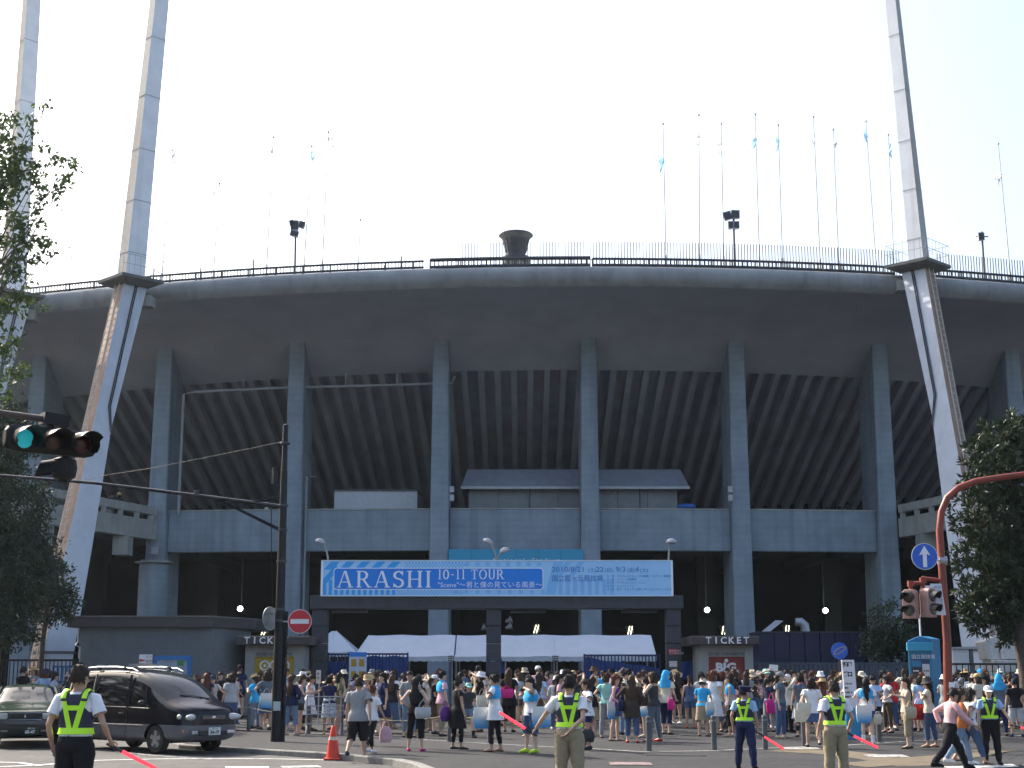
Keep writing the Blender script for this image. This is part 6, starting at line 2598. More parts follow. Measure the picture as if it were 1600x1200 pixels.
m.build('lamp', mat('lamp_orange', (.6, .15, .03), .3), sg)
# ------------------------------------------------------------------ people
# A body 1.60 m tall facing -Y, its left hand towards +X.  Poses give wrist targets and leg angles.
TORSO = [(.76, .115, .085, .0), (.80, .150, .108, .008), (.86, .163, .116, .010), (.93, .148, .104, .004), (1.00, .128, .090, -.002), (1.08, .133, .094, -.004),
         (1.16, .146, .106, -.010), (1.22, .154, .104, -.004), (1.27, .160, .092, .004), (1.31, .140, .076, .010), (1.345, .075, .060, .012), (1.37, .052, .054, .008), (1.41, .050, .052, .0)]
def tor(z):
    T = TORSO
    if z <= T[0][0]:
        return T[0][1:]
    for a, b in zip(T, T[1:]):
        if z <= b[0]:
            t = (z - a[0]) / (b[0] - a[0])
            return tuple(lerp(a[i], b[i], t) for i in (1, 2, 3))
    return T[-1][1:]

POSES = {
    # wristL, wristR, legL(pitch, abd, knee), legR, lean, head yaw, head pitch, curl
    'stand': dict(wl=(.25, -.04, .79), wr=(-.25, -.04, .79), ll=(4, 3, 4), lr=(-3, 3, 3), lean=1, hy=0, hp=0),
    'shift': dict(wl=(.17, -.20, 1.17), wr=(-.24, -.03, .80), ll=(10, 6, 14), lr=(-3, 2, 0), lean=2, hy=18, hp=6),
    'face': dict(wl=(.06, -.15, 1.38), wr=(-.22, -.08, .80), ll=(-3, 3, 2), lr=(8, 4, 10), lean=2, hy=0, hp=8),
    'phone': dict(wl=(.07, -.24, 1.18), wr=(-.08, -.25, 1.14), ll=(3, 4, 4), lr=(-2, 4, 2), lean=3, hy=0, hp=18),
    'photo': dict(wl=(.12, -.22, 1.56), wr=(-.10, -.24, 1.57), ll=(-2, 4, 2), lr=(4, 4, 4), lean=-2, hy=0, hp=-8),
    'walk': dict(wl=(.22, .14, .84), wr=(-.22, -.24, .88), ll=(20, 2, 8), lr=(-20, 2, 16), lean=4, hy=0, hp=2),
    'stride': dict(wl=(.21, -.28, .90), wr=(-.23, .16, .86), ll=(-16, 2, 26), lr=(22, 2, 6), lean=5, hy=6, hp=4),
    'hip': dict(wl=(.19, -.06, .97), wr=(-.18, -.08, .97), ll=(-3, 6, 0), lr=(6, 5, 8), lean=0, hy=-20, hp=0),
    'point': dict(wl=(.38, -.32, 1.22), wr=(-.24, -.04, .80), ll=(5, 4, 6), lr=(-4, 4, 2), lean=1, hy=25, hp=0),
    'fold': dict(wl=(-.06, -.19, 1.02), wr=(.06, -.20, 1.05), ll=(-2, 4, 2), lr=(5, 4, 6), lean=1, hy=-10, hp=5),
    'strap': dict(wl=(.15, -.13, 1.24), wr=(-.20, -.16, .90), ll=(8, 3, 10), lr=(-6, 3, 3), lean=2, hy=-12, hp=4),
    'guard_down': dict(wl=(.255, -.06, .84), wr=(-.30, -.13, .89), ll=(1, 4, 1), lr=(-1, 4, 1), lean=1, hy=-14, hp=2, male=1),
    'guard_side': dict(wl=(.46, -.18, .93), wr=(-.02, .16, .90), ll=(3, 4, 2), lr=(-2, 5, 2), lean=1, hy=-14, hp=4, male=1),
    'guard_wide': dict(wl=(.24, .0, .82), wr=(-.24, -.08, .80), ll=(8, 9, 4), lr=(-8, 10, 3), lean=1, hy=-40, hp=4, male=1),
    'guard_reach': dict(wl=(.42, -.16, .86), wr=(-.24, -.05, .80), ll=(2, 5, 2), lr=(-2, 5, 2), lean=1, hy=0, hp=2, male=1),
    'big_stride': dict(wl=(.22, .10, .92), wr=(-.22, -.36, .98), ll=(32, 2, 10), lr=(-26, 3, 16), lean=9, hy=4, hp=16, male=1),
    'man_walk': dict(wl=(.26, -.14, .82), wr=(-.27, .10, .83), ll=(-14, 3, 36), lr=(12, 3, 4), lean=4, hy=0, hp=4, male=1),
    'man_stand': dict(wl=(.27, -.04, .80), wr=(-.25, -.10, .84), ll=(3, 5, 2), lr=(-3, 5, 2), lean=1, hy=8, hp=2, male=1),
}
def frame_rot(lean):
    return Matrix.Rotation(radians(lean), 4, 'X')      # positive leans towards -Y
class Fig:
    pass
FIGS = {}
def fig(pose):
    if pose in FIGS:
        return FIGS[pose]
    P = POSES[pose]
    f = Fig()
    f.male = P.get('male', 0)
    f.sw = 1.12 if f.male else 1.0
    piv = Vector((0, 0, .90))
    RL = Matrix.Rotation(radians(P['lean']), 3, 'X')
    f.up = lambda p: RL @ (Vector(p) - piv) + piv
    RH = Matrix.Rotation(radians(P['hy']), 3, 'Z') @ Matrix.Rotation(radians(P['hp']), 3, 'X')
    hp = Vector((0, .01, 1.40))
    f.head = lambda p: f.up(RH @ (Vector(p) - hp) + hp)
    # legs
    f.legs = []
    for s, k in ((1, 'll'), (-1, 'lr')):
        a, b, kn = [radians(v) for v in P[k]]
        hip = Vector((s * .082, .005, .83))
        d = Vector((s * sin(b), -sin(a) * cos(b), -cos(a) * cos(b)))
        knee = hip + d * .395
        d2 = Vector((s * sin(b) * .6, -sin(a - kn), -cos(a - kn)))
        ank = knee + d2.normalized() * .375
        f.legs.append([hip, knee, ank, a - kn])
    low = min(l[2].z for l in f.legs)
    dz = .068 - low
    # drop or lift the body so that the lower foot is on the ground
    f.dz = dz
    # arms by two-bone IK
    f.arms = []
    for s, k in ((1, 'wl'), (-1, 'wr')):
        sh = Vector((s * .158 * f.sw, .012, 1.285))
        w = Vector(P[k])
        L1, L2 = .262, .235
        v = w - sh
        D = min(v.length, (L1 + L2) * .995)
        v.normalize()
        w = sh + v * D
        x = (L1 * L1 - L2 * L2 + D * D) / (2 * D)
        h = sqrt(max(0, L1 * L1 - x * x))
        pole = Vector((s * (.75 if abs(w.x) < .2 else .35), .6, -.45))
        pole = (pole - v * pole.dot(v)).normalized()
        el = sh + v * x + pole * h
        f.arms.append([f.up(sh), f.up(el), f.up(w)])
    FIGS[pose] = f
    f.pose = pose
    return f

def ring(c, rx, ry, n=14, ph=0.0, wob=0.0, seed=0.0, xf=None, pw=2.3):
    out = []
    for k in range(n):
        a = 2 * pi * k / n + ph
        ca, sa = cos(a), sin(a)
        # slightly squared ellipse
        den = (abs(ca) ** pw + abs(sa) ** pw) ** (1 / pw)
        w = 1 + wob * (sin(3 * a + seed) + .7 * sin(5 * a + 2.1 * seed) + .5 * sin(8 * a + seed * 3.3))
        p = Vector((c[0] + rx * ca / den * w, c[1] + ry * sa / den * w, c[2]))
        out.append(xf(p) if xf else p)
    return out

def limb(m, pts, radii, n=10, flat=1.0, up=(1, 0, 0)):
    m.tube(pts, radii, n, flat=flat, up=up)

def lift(f, m):
    if abs(f.dz) > 1e-4:
        m.v = [(x, y, z + f.dz) for x, y, z in m.v]

CACHE = {}
def cached(key, fn):
    if key not in CACHE:
        CACHE[key] = fn()
    return CACHE[key]

def hand_dirs(f, i):
    sh, el, w = f.arms[i]
    d = (w - el).normalized()
    return w, d

def body_mesh(pose):
    f = fig(pose)
    m = MB()
    up = f.up
    sw = f.sw
    m.loft([ring((0, T[3], T[0]), T[1] * (sw if T[0] > 1.1 and T[0] < 1.33 else 1), T[2], 16, xf=up) for T in TORSO])
    H = [(1.375, .022, .026, -.048), (1.39, .040, .048, -.036), (1.415, .056, .070, -.018), (1.445, .066, .084, -.006), (1.48, .072, .092, .0), (1.515, .074, .095, .004), (1.55, .066, .088, .008), (1.58, .046, .064, .01), (1.598, .018, .024, .01)]
    m.loft([ring((0, y, z), rx, ry, 16, xf=f.head) for z, rx, ry, y in H])
    m.ellipsoid(f.head((0, -.094, 1.458)), (.012, .016, .022), 8, 6)
    for s in (-1, 1):
        m.ellipsoid(f.head((s * .073, .008, 1.47)), (.010, .022, .032), 8, 6)
    for i, s in ((0, 1), (1, -1)):
        hip, knee, ank, pa = f.legs[i]
        k1 = hip.lerp(knee, .5)
        c1 = knee.lerp(ank, .3) + Vector((0, .012, 0))
        limb(m, [hip + Vector((0, 0, .03)), hip.lerp(knee, .25), k1, knee, c1, knee.lerp(ank, .65), ank], [.088, .084, .070, .050, .053, .040, .031], 12)
        fd = Vector((s * .12, -1, 0)).normalized()
        toe = ank + fd * .15
        rings_ = []
        for t, w, h in ((-.05, .022, .026), (-.02, .031, .045), (.04, .033, .045), (.10, .038, .030), (.155, .036, .020), (.18, .018, .012)):
            c = ank + fd * t
            c.z = ank.z - .068 + h
            sd = Vector((fd.y, -fd.x, 0))
            rings_.append([c + sd * w * cos(2 * pi * k / 10) + Vector((0, 0, h * sin(2 * pi * k / 10))) for k in range(10)])
        m.loft(rings_)
        sh, el, w = f.arms[i]
        limb(m, [sh + Vector((-s * .03, 0, .01)), sh, sh.lerp(el, .45), el, el.lerp(w, .35), w], [.045, .047, .039, .032, .033, .023], 10)
        d = (w - el).normalized()
        limb(m, [w - d * .02, w + d * .03, w + d * .075, w + d * .085], [.022, .030, .033, .02], 10, flat=.5, up=(0, 1, 0) if abs(d.y) < .7 else (1, 0, 0))
    me = m.mesh('body_raw')
    b = bmesh.new()
    b.from_mesh(me)
    bmesh.ops.recalc_face_normals(b, faces=b.faces)
    b.to_mesh(me)
    b.free()
    o = bpy.data.objects.new('tmp', me)
    COL.objects.link(o)
    rm = o.modifiers.new('r', 'REMESH')
    rm.mode = 'VOXEL'
    rm.voxel_size = .0135
    sm = o.modifiers.new('s', 'SMOOTH')
    sm.factor = .45
    sm.iterations = 3
    dg = bpy.context.evaluated_depsgraph_get()
    res = bpy.data.meshes.new_from_object(o.evaluated_get(dg))
    bpy.data.objects.remove(o)
    # fingers, eyes, brows and mouth appended to the same mesh
    m = MB()
    nv = len(res.vertices)
    m.v = [tuple(v.co) for v in res.vertices]
    m.f = [tuple(p.vertices) for p in res.polygons]
    m.m = [0] * len(m.f)
    for i, s in ((0, 1), (1, -1)):
        w, d = hand_dirs(f, i)
        ref = Vector((0, 1, 0)) if abs(d.y) < .7 else Vector((1, 0, 0))
        a = (ref - d * ref.dot(d)).normalized()      # across the palm
        nrm = d.cross(a) * (s)                        # palm towards the body
        for q, L in ((-.024, .060), (-.008, .070), (.008, .066), (.023, .054)):
            p0 = w + d * .075 + a * q
            p1 = p0 + d * L * .5 - nrm * .008
            p2 = p1 + (d * .7 - nrm * .7).normalized() * L * .5
            m.tube([p0, p1, p2], [.0085, .008, .006], 6)
        p0 = w + d * .025 - a * .024
        m.tube([p0, p0 + (d * .6 - a * .7).normalized() * .032, p0 + (d * .9 - a * .45).normalized() * .062], [.011, .010, .007], 6)
    m.cur = 1
    for s in (-1, 1):
        m.ellipsoid(f.head((s * .030, -.0905, 1.487)), (.012, .006, .006), 8, 5)
        m.ellipsoid(f.head((s * .030, -.092, 1.510)), (.016, .005, .003), 8, 5)
    m.cur = 2
    m.ellipsoid(f.head((0, -.086, 1.418)), (.020, .008, .006), 8, 5)
    lift(f, m)
    me = m.mesh('body', 60)
    bpy.data.meshes.remove(res)
    return me

# ---- garments, all lofted round the same figure
def garment(pose, hem, hemw, sleeve, neck=1.325, off=.014, legs_in=False, waist=None, sl_w=.014, wob=.02, strap=False):
    f = fig(pose)
    m = MB()
    zs = [hem]
    z = hem
    while z < neck - .045:
        z += .045
        zs.append(z)
    zs[-1] = neck
    rings_ = []
    kn = max(abs(l[1].y) for l in f.legs)
    for i, z in enumerate(zs):
        rx, ry, y = tor(max(z, .84))
        if z > 1.1 and z < 1.33:
            rx *= f.sw
        t = max(0, (1.02 - z) / max(.02, 1.02 - hem)) if hem < 1.02 else 0
        e = off + hemw * t ** 1.2
        if waist is not None:
            e *= (1 - .5 * math.exp(-((z - waist) / .05) ** 2))
        if z < .80 and legs_in:
            ry = max(ry, kn * (.83 - z) / .4 + .07)
        if strap and z > 1.24:
            rx *= .86
        wb = wob * (.25 + t)
        rings_.append(ring((0, y, z), rx + e, ry + e, 20, wob=wb, seed=z * 4 + len(pose), xf=f.up if z > .86 else None))
    m.loft(rings_, cap=False)
    # closing the shoulders
    if not strap:
        r0 = tor(1.345)
        m.loft([rings_[-1], ring((0, r0[2], 1.352), r0[0] + .006, r0[1] + .006, 20, xf=f.up)], cap=False)
    if sleeve > 0:
        for i, s in ((0, 1), (1, -1)):
            sh, el, w = f.arms[i]
            top = sh + Vector((-s * .05, 0, .015))
            if sleeve <= 1:
                pts = [top, sh + Vector((0, 0, .004)), sh.lerp(el, sleeve * .55), sh.lerp(el, sleeve)]
                rr = [.050, .058 + sl_w * .3, .055 + sl_w, .056 + sl_w * 1.5]
            else:
                u = sleeve - 1
                pts = [top, sh + Vector((0, 0, .004)), sh.lerp(el, .5), el, el.lerp(w, u * .5), el.lerp(w, u)]
                rr = [.050, .058 + sl_w * .3, .050 + sl_w, .043 + sl_w, .042 + sl_w, .036 + sl_w]
            m.tube(pts, rr, 12, cap=False)
    elif strap:
        for s in (-1, 1):
            pts = [f.up((s * .085, -.088, 1.25)), f.up((s * .088, -.04, 1.335)), f.up((s * .085, .06, 1.33)), f.up((s * .08, .095, 1.25))]
            m.tube(pts, .016, 6, flat=.4)
    lift(f, m)
    return m.mesh('garment', 60)

def trousers(pose, frac, wid=.016, flare=0.0, wob=.02):
    """frac: how far down the leg, 1 = knee, 2 = ankle"""
    f = fig(pose)
    m = MB()
    rings_ = []
    for z, e in ((.725, -.03), (.75, .0), (.77, .014), (.80, .020), (.86, .016), (.93, .012), (.985, .010)):
        rx, ry, y = tor(z)
        rings_.append(ring((0, y, z), rx + e, ry + e, 18))
    m.loft(rings_)
    for i, s in ((0, 1), (1, -1)):
        hip, knee, ank, pa = f.legs[i]
        def at_(u):
            return hip.lerp(knee, u) if u <= 1 else knee.lerp(ank, u - 1)
        def rad(u):
            K = [(0, .090), (.25, .088), (.5, .076), (1, .056), (1.3, .057), (1.65, .045), (2, .036)]
            for a, b in zip(K, K[1:]):
                if u <= b[0]:
                    return lerp(a[1], b[1], (u - a[0]) / (b[0] - a[0]))
            return .036
        us = [0]
        u = 0
        while u < frac - .1:
            u += .2
            us.append(min(u, frac))
        us[-1] = frac
        pts, rr = [], []
        for k, u in enumerate(us):
            pts.append(at_(u) + Vector((0, 0, .03 if k == 0 else 0)))
            rr.append(rad(u) + wid + flare * (u / 2) ** 2 + wid * .35 * sin(k * 2.3 + s))
        m.tube(pts, rr, 12, cap=False)
    lift(f, m)
    return m.mesh('trousers', 60)

def skirt(pose, hem, flare, top=.985):
    f = fig(pose)
    m = MB()
    kn = max(abs(l[1].y) for l in f.legs)
    rings_ = []
    n = 9
    for i in range(n):
        t = i / (n - 1)
        z = lerp(top, hem, t)
        rx, ry, y = tor(max(z, .85))
        if z < .82:
            ry = max(ry, kn * (.83 - z) / .4 + .075)
        e = .013 + flare * t ** 1.15
        rings_.append(ring((0, y * (1 - t), z), rx + e, ry + e, 28, wob=.05 * t * (1 if flare > .05 else .3), seed=hem * 9))
    m.loft(rings_, cap=False)
    lift(f, m)
    return m.mesh('skirt', 60)

def shoe_mesh(pose, i, kind):
    f = fig(pose)
    s = 1 if i == 0 else -1
    hip, knee, ank, pa = f.legs[i]
    m = MB()
    fd = Vector((s * .12, -1, 0)).normalized()
    sd = Vector((fd.y, -fd.x, 0))
    top = {'flat': .75, 'shoe': 1.1, 'boot': 1.2, 'sandal': .45}[kind]
    rings_ = []
    for t, w, h in ((-.058, .024, .034), (-.02, .037, .046), (.04, .040, .044), (.10, .045, .034), (.160, .042, .026), (.195, .022, .016)):
        c = ank + fd * t
        hh = h * top
        c.z = ank.z - .070 + hh
        rings_.append([c + sd * w * cos(2 * pi * k / 12) + Vector((0, 0, hh * max(-1, sin(2 * pi * k / 12) * 1.02))) for k in range(12)])
    m.loft(rings_)
    if kind == 'boot':
        m.tube([ank - Vector((0, 0, .03)), ank + Vector((0, 0, .05)), ank + Vector((0, 0, .14))], [.050, .048, .055], 10)
    lift(f, m)
    return m.mesh('shoe', 60)

def hair_mesh(pose, style):
    f = fig(pose)
    m = MB()
    hd = f.head
    def cap_rings(zlow, spread=0.0, front=.0):
        R_ = []
        # (z, rx, ry, ycentre): rings from crown down; below the brow they retreat behind the face
        K = [(1.622, .020, .025, .012), (1.612, .045, .058, .012), (1.59, .066, .086, .012), (1.56, .080, .103, .012), (1.535, .085, .107, .012), (1.515, .086, .098, .026), (1.48, .086, .078, .048), (1.44, .082, .066, .052), (1.40, .072, .056, .048)]
        for z, rx, ry, y in K:
            if z >= zlow:
                R_.append((z, rx + spread * max(0, (1.55 - z) * 2), ry, y))
        return R_
    seg = 34
    if style in ('short', 'mshort'):
        K = cap_rings(1.40 if style == 'short' else 1.43)
        if style == 'mshort':
            K = [(z, rx * .97, ry * .97, y) for z, rx, ry, y in K]
        m.loft([ring((0, y, z), rx, ry, seg, wob=.030, seed=z * 30, xf=hd) for z, rx, ry, y in K])
    elif style == 'bob':
        K = cap_rings(1.40, .12) + [(1.37, .094, .066, .042), (1.345, .088, .062, .040)]
        m.loft([ring((0, y, z), rx, ry, seg, wob=.03, seed=z * 8, xf=hd) for z, rx, ry, y in K])
    elif style in ('long', 'longer'):
        K = cap_rings(1.44, .05)
        m.loft([ring((0, y, z), rx, ry, seg, wob=.025, seed=z * 6, xf=hd) for z, rx, ry, y in K])
        zz = [(1.46, .086, .060, .050), (1.40, .086, .050, .062), (1.33, .092, .042, .082), (1.25, .090, .036, .100), (1.17, .078, .030, .110)] + ([(1.08, .055, .024, .112), (1.02, .02, .012, .11)] if style == 'longer' else [(1.12, .045, .02, .112)])
        m.loft([ring((0, y, z), rx, ry, seg, wob=.07, seed=z * 14, xf=f.up if z < 1.4 else hd) for z, rx, ry, y in zz])
    elif style in ('pony', 'bun'):
        K = [(z, rx * .97, ry * .97, y) for z, rx, ry, y in cap_rings(1.43)]
        m.loft([ring((0, y, z), rx, ry, seg, wob=.012, seed=z * 6, xf=hd) for z, rx, ry, y in K])
        if style == 'pony':
            m.tube([hd((0, .10, 1.53)), hd((0, .145, 1.52)), hd((0, .16, 1.45)), f.up((.01, .14, 1.34)), f.up((.0, .125, 1.22))], [.02, .034, .036, .03, .008], 10)
        else:
            m.ellipsoid(hd((0, .085, 1.59)), (.045, .045, .042), 12, 8)
    # loose locks that break up the outline
    rr = random.Random(len(style) * 7 + len(pose))
    base = list(m.v)
    nb = len(base)
    cen = hd((0, .012, 1.50))
    for k in range(110):
        p = Vector(base[rr.randrange(nb)])
        o_ = (p - cen)
        o_.z *= .3
        if o_.length < .02:
            continue
        o_.normalize()
        L = rr.uniform(.035, .07) if style != 'mshort' else rr.uniform(.016, .034)
        d = (Vector((0, 0, -1)) + o_ * rr.uniform(.05, .45) + Vector((rr.uniform(-.3, .3), rr.uniform(-.3, .3), 0))).normalized()
        s_ = d.cross(o_)
        if s_.length < .05:
            continue
        s_.normalize()
        w = rr.uniform(.006, .012)
        q = p - d * L * .4 + o_ * .002
        m.add([q - s_ * w, q + s_ * w, q + o_ * w * 1.2, p + d * L + o_ * .006], [(0, 1, 3), (1, 2, 3), (2, 0, 3)])
    lift(f, m)
    return m.mesh('hair', 55)

def hat_mesh(pose, style):
    f = fig(pose)
    m = MB()
    hd = f.head
    def rl(K, n=22, wob=0.0):
        m.loft([ring((0, y, z), rx, ry, n, wob=wob, seed=z * 7, xf=hd, pw=2) for z, rx, ry, y in K])
    if style == 'bucket':
        rl([(1.632, .02, .025, .012), (1.63, .075, .09, .012), (1.60, .088, .108, .012), (1.535, .096, .118, .01), (1.525, .105, .128, .01), (1.487, .142, .165, .008), (1.484, .135, .158, .008), (1.52, .09, .11, .01)], wob=.012)
    elif style == 'sunhat':
        rl([(1.64, .02, .025, .012), (1.638, .07, .085, .012), (1.60, .088, .106, .012), (1.535, .096, .116, .01), (1.525, .13, .15, .01), (1.495, .19, .215, .008), (1.50, .185, .21, .008), (1.528, .09, .11, .01)], wob=.02)
    elif style == 'boater':
        rl([(1.637, .02, .025, .012), (1.635, .085, .10, .012), (1.55, .092, .112, .012), (1.545, .16, .18, .012), (1.536, .16, .18, .012), (1.536, .085, .1, .012)])
    elif style == 'cap':
        rl([(1.630, .02, .025, .012), (1.620, .055, .068, .012), (1.595, .078, .096, .012), (1.555, .092, .112, .01), (1.525, .095, .116, .008)])
        n = 11
        top = [hd((.085 * sin(radians(-80 + 160 * k / (n - 1))), -.085 - .105 * cos(radians(-80 + 160 * k / (n - 1))), 1.522 - .012 * cos(radians(-80 + 160 * k / (n - 1))))) for k in range(n)]
        inn = [hd((.088 * sin(radians(-80 + 160 * k / (n - 1))), -.07 - .03 * cos(radians(-80 + 160 * k / (n - 1))), 1.535)) for k in range(n)]
        m.loft([inn, top], cap=False, closed=False)
        m.loft([[p - Vector((0, 0, .008)) for p in inn], [p - Vector((0, 0, .008)) for p in top]], cap=False, closed=False)
    elif style == 'peaked':
        rl([(1.622, .02, .03, .0), (1.62, .095, .11, .0), (1.605, .125, .135, -.005), (1.585, .12, .13, -.002), (1.565, .094, .114, .008), (1.53, .094, .114, .008)])
        n = 9
        top = [hd((.085 * sin(radians(-70 + 140 * k / (n - 1))), -.08 - .085 * cos(radians(-70 + 140 * k / (n - 1))), 1.51)) for k in range(n)]
        inn = [hd((.085 * sin(radians(-70 + 140 * k / (n - 1))), -.07 - .035 * cos(radians(-70 + 140 * k / (n - 1))), 1.54)) for k in range(n)]
        m.loft([inn, top], cap=False, closed=False)
    elif style == 'hood':
        K = [(1.632, .012, .02, .05), (1.625, .045, .065, .03), (1.60, .074, .10, .018), (1.56, .088, .114, .012), (1.525, .092, .108, .028), (1.48, .094, .09, .048), (1.42, .100, .08, .056), (1.36, .13, .08, .052)]
        m.loft([ring((0, y, z), rx, ry, 24, wob=.04, seed=z * 17, xf=hd) for z, rx, ry, y in K])
        zz = [(1.38, .12, .08, .05), (1.33, .165, .09, .03), (1.28, .18, .10, .025), (1.22, .165, .09, .04), (1.18, .13, .07, .06)]
        m.loft([ring((0, y, z), rx, ry, 24, wob=.03, seed=z * 9, xf=f.up) for z, rx, ry, y in zz])
    lift(f, m)
    return m.mesh('hat', 55)

def shawl_mesh(pose):
    f = fig(pose)
    m = MB()
    zz = [(1.375, .066, .066, .012), (1.345, .11, .085, .012), (1.31, .175 * f.sw, .10, .012), (1.25, .205 * f.sw, .125, .006), (1.17, .205 * f.sw, .135, .0), (1.10, .19, .13, .0)]
    m.loft([ring((0, y, z), rx, ry, 26, wob=.03, seed=z * 9, xf=f.up) for z, rx, ry, y in zz], cap=False)
    lift(f, m)
    return m.mesh('towel', 55)

def vest_parts(pose):
    f = fig(pose)
    m = MB()
    def R_(z, e=.027):
        rx, ry, y = tor(z)
        if 1.1 < z < 1.33:
            rx *= f.sw
        return rx + e, ry + e, y
    rings_ = []
    for z in (.955, .99, 1.03, 1.08, 1.13, 1.18, 1.22, 1.26, 1.30, 1.33):
        rx, ry, y = R_(z)
        if z > 1.14:
            rx *= lerp(.93, .70, min(1, (z - 1.14) / .12))
        rings_.append(ring((0, y, z), rx, ry, 24, xf=f.up))
    m.loft(rings_, cap=False)
    for s in (-1, 1):
        pts = [f.up((s * .095, -.11, 1.26)), f.up((s * .10, -.07, 1.345)), f.up((s * .10, .03, 1.362)), f.up((s * .095, .09, 1.33)), f.up((s * .095, .12, 1.27))]
        m.tube(pts, .042, 8, flat=.35, up=(1, 0, 0))
    lift(f, m)
    vest = m.mesh('vest', 60)
    def surf(x, z, side, e):
        rx, ry, y = R_(z, .027 + e)
        if z > 1.14:
            rx *= lerp(.95, .78, min(1, (z - 1.14) / .12))
        q = min(1, abs(x) / rx)
        d = (1 - q ** 2.3) ** (1 / 2.3)
        return f.up((x, y + side * ry * d, z))
    def band(p0, p1, w, side, e=.006, n=8):
        a, b = Vector((p0[0], p0[1])), Vector((p1[0], p1[1]))
        d = (b - a).normalized()
        nn = Vector((-d.y, d.x)) * w / 2
        L, Rr = [], []
        for i in range(n + 1):
            c = a.lerp(b, i / n)
            L.append(surf(c.x - nn.x, c.y - nn.y, side, e))
            Rr.append(surf(c.x + nn.x, c.y + nn.y, side, e))
        m.loft([L, Rr], cap=False, closed=False)
    m = MB()
    for side in (1, -1):
        for s in (-1, 1):
            band((s * .112, 1.325), (s * .028, 1.0), .052, side, .006)
        if side == 1:
            band((-.075, 1.20), (.075, 1.20), .048, side, .0085)
    # belt right round
    for e0, z0, z1 in ((.012, .95, 1.01),):
        top, bot = [], []
        for k in range(33):
            a = 2 * pi * k / 32
            rx, ry, y = R_(z1, .027 + e0)
            rx2, ry2, y2 = R_(z0, .027 + e0)
            top.append(f.up((rx * cos(a), y + ry * sin(a), z1)))
            bot.append(f.up((rx2 * cos(a), y2 + ry2 * sin(a), z0)))
        m.loft([bot, top], cap=False, closed=False)
    # over the shoulders
    for s in (-1, 1):
        pts = [f.up((s * .108, -.115, 1.29)), f.up((s * .108, -.075, 1.36)), f.up((s * .108, .03, 1.378)), f.up((s * .106, .095, 1.345)), f.up((s * .104, .125, 1.29))]
        m.tube(pts, .026, 8, flat=.3, up=(1, 0, 0))
    lift(f, m)
    tape = m.mesh('tape', 60)
    return vest, tape

# ---- colours (base colours of cloth)
CC = dict(white=(.70, .71, .73), cream=(.60, .55, .44), black=(.014, .014, .016), charcoal=(.045, .046, .05), grey=(.25, .26, .27), lightgrey=(.42, .43, .44), navy=(.018, .025, .07),
          denim=(.06, .10, .19), paledenim=(.16, .23, .33), khaki=(.30, .25, .16), beige=(.45, .37, .27), brown=(.085, .055, .038), darkbrown=(.05, .036, .028), pink=(.62, .36, .40), hotpink=(.60, .03, .22),
          red=(.42, .025, .03), cyan=(.04, .36, .68), lightblue=(.33, .48, .68), teal=(.05, .20, .24), purple=(.11, .03, .20), olive=(.11, .11, .06), yellow=(.62, .52, .18), mint=(.30, .56, .48),
          green=(.05, .19, .09), orange=(.55, .18, .05), lime=(.42, .62, .05), slate=(.11, .14, .18), straw=(.48, .36, .19), salmon=(.64, .38, .38), floral=(.40, .45, .50), lavender=(.38, .34, .50))
WORD = dict(lightgrey='light grey', paledenim='pale denim', darkbrown='dark brown', hotpink='hot pink', lightblue='light blue', straw='straw coloured')
def cloth(c):
    k = CC[c]
    pat = c == 'floral'
    return mat('cloth_' + c, k, .9, vary=.6 if pat else .10, scale=22 if pat else 14, bump=.6, bscale=17, spec=.2)
SKIN = [mat('skin_a', (.50, .32, .23), .6, vary=.06, scale=8, spec=.35), mat('skin_b', (.44, .27, .19), .6, vary=.06, scale=8, spec=.35), mat('skin_c', (.56, .38, .28), .6, vary=.06, scale=8, spec=.35)]
EYE = mat('eye_brow', (.02, .015, .012), .5, vary=0)
LIP = mat('lips', (.36, .13, .11), .5, vary=0)
HAIRC = dict(black=(.012, .010, .010), darkbrown=(.030, .018, .013), brown=(.065, .034, .02), auburn=(.11, .035, .02))
def hairm(c):
    return mat('hair_' + c, HAIRC[c], .6, vary=.35, scale=30, bump=.5, bscale=90, spec=.25)

def slot(o, m):
    """material on the object, mesh data shared"""
    ms = m if isinstance(m, (list, tuple)) else [m]
    while len(o.data.materials) < len(ms):
        o.data.materials.append(None)
    for i, k in enumerate(ms):
        o.material_slots[i].link = 'OBJECT'
        o.material_slots[i].material = k

def part(name, me, m, parent):
    o = bpy.data.objects.new(name, me)
    COL.objects.link(o)
    o.parent = parent
    slot(o, m)
    return o

# garment kinds: name -> (builder, words)
TOPS = {
    'tee': lambda p: garment(p, .80, .026, .50),
    'fit': lambda p: garment(p, .86, .020, .42, off=.011, waist=.98),
    'shirt': lambda p: garment(p, .78, .03, .56, off=.020, sl_w=.02),
    'tucked': lambda p: garment(p, .93, .0, .60, off=.016, sl_w=.010),
    'long': lambda p: garment(p, .79, .030, 1.92, off=.018),
    'tuck_long': lambda p: garment(p, .94, .0, 1.92, off=.018),
    'tank': lambda p: garment(p, .82, .026, 0, neck=1.285, off=.012, strap=True),
    'tunic': lambda p: garment(p, .66, .05, .45, off=.02, legs_in=True, wob=.03),
    'coat': lambda p: garment(p, .60, .045, 1.9, off=.024, legs_in=True, wob=.02),
    'dress': lambda p: garment(p, .47, .085, .30, off=.014, legs_in=True, waist=1.0, wob=.05),
    'sundress': lambda p: garment(p, .46, .10, 0, neck=1.285, off=.014, legs_in=True, waist=1.0, strap=True, wob=.05),
    'maxi': lambda p: garment(p, .16, .10, .3, off=.014, legs_in=True, waist=1.0, wob=.06),
}
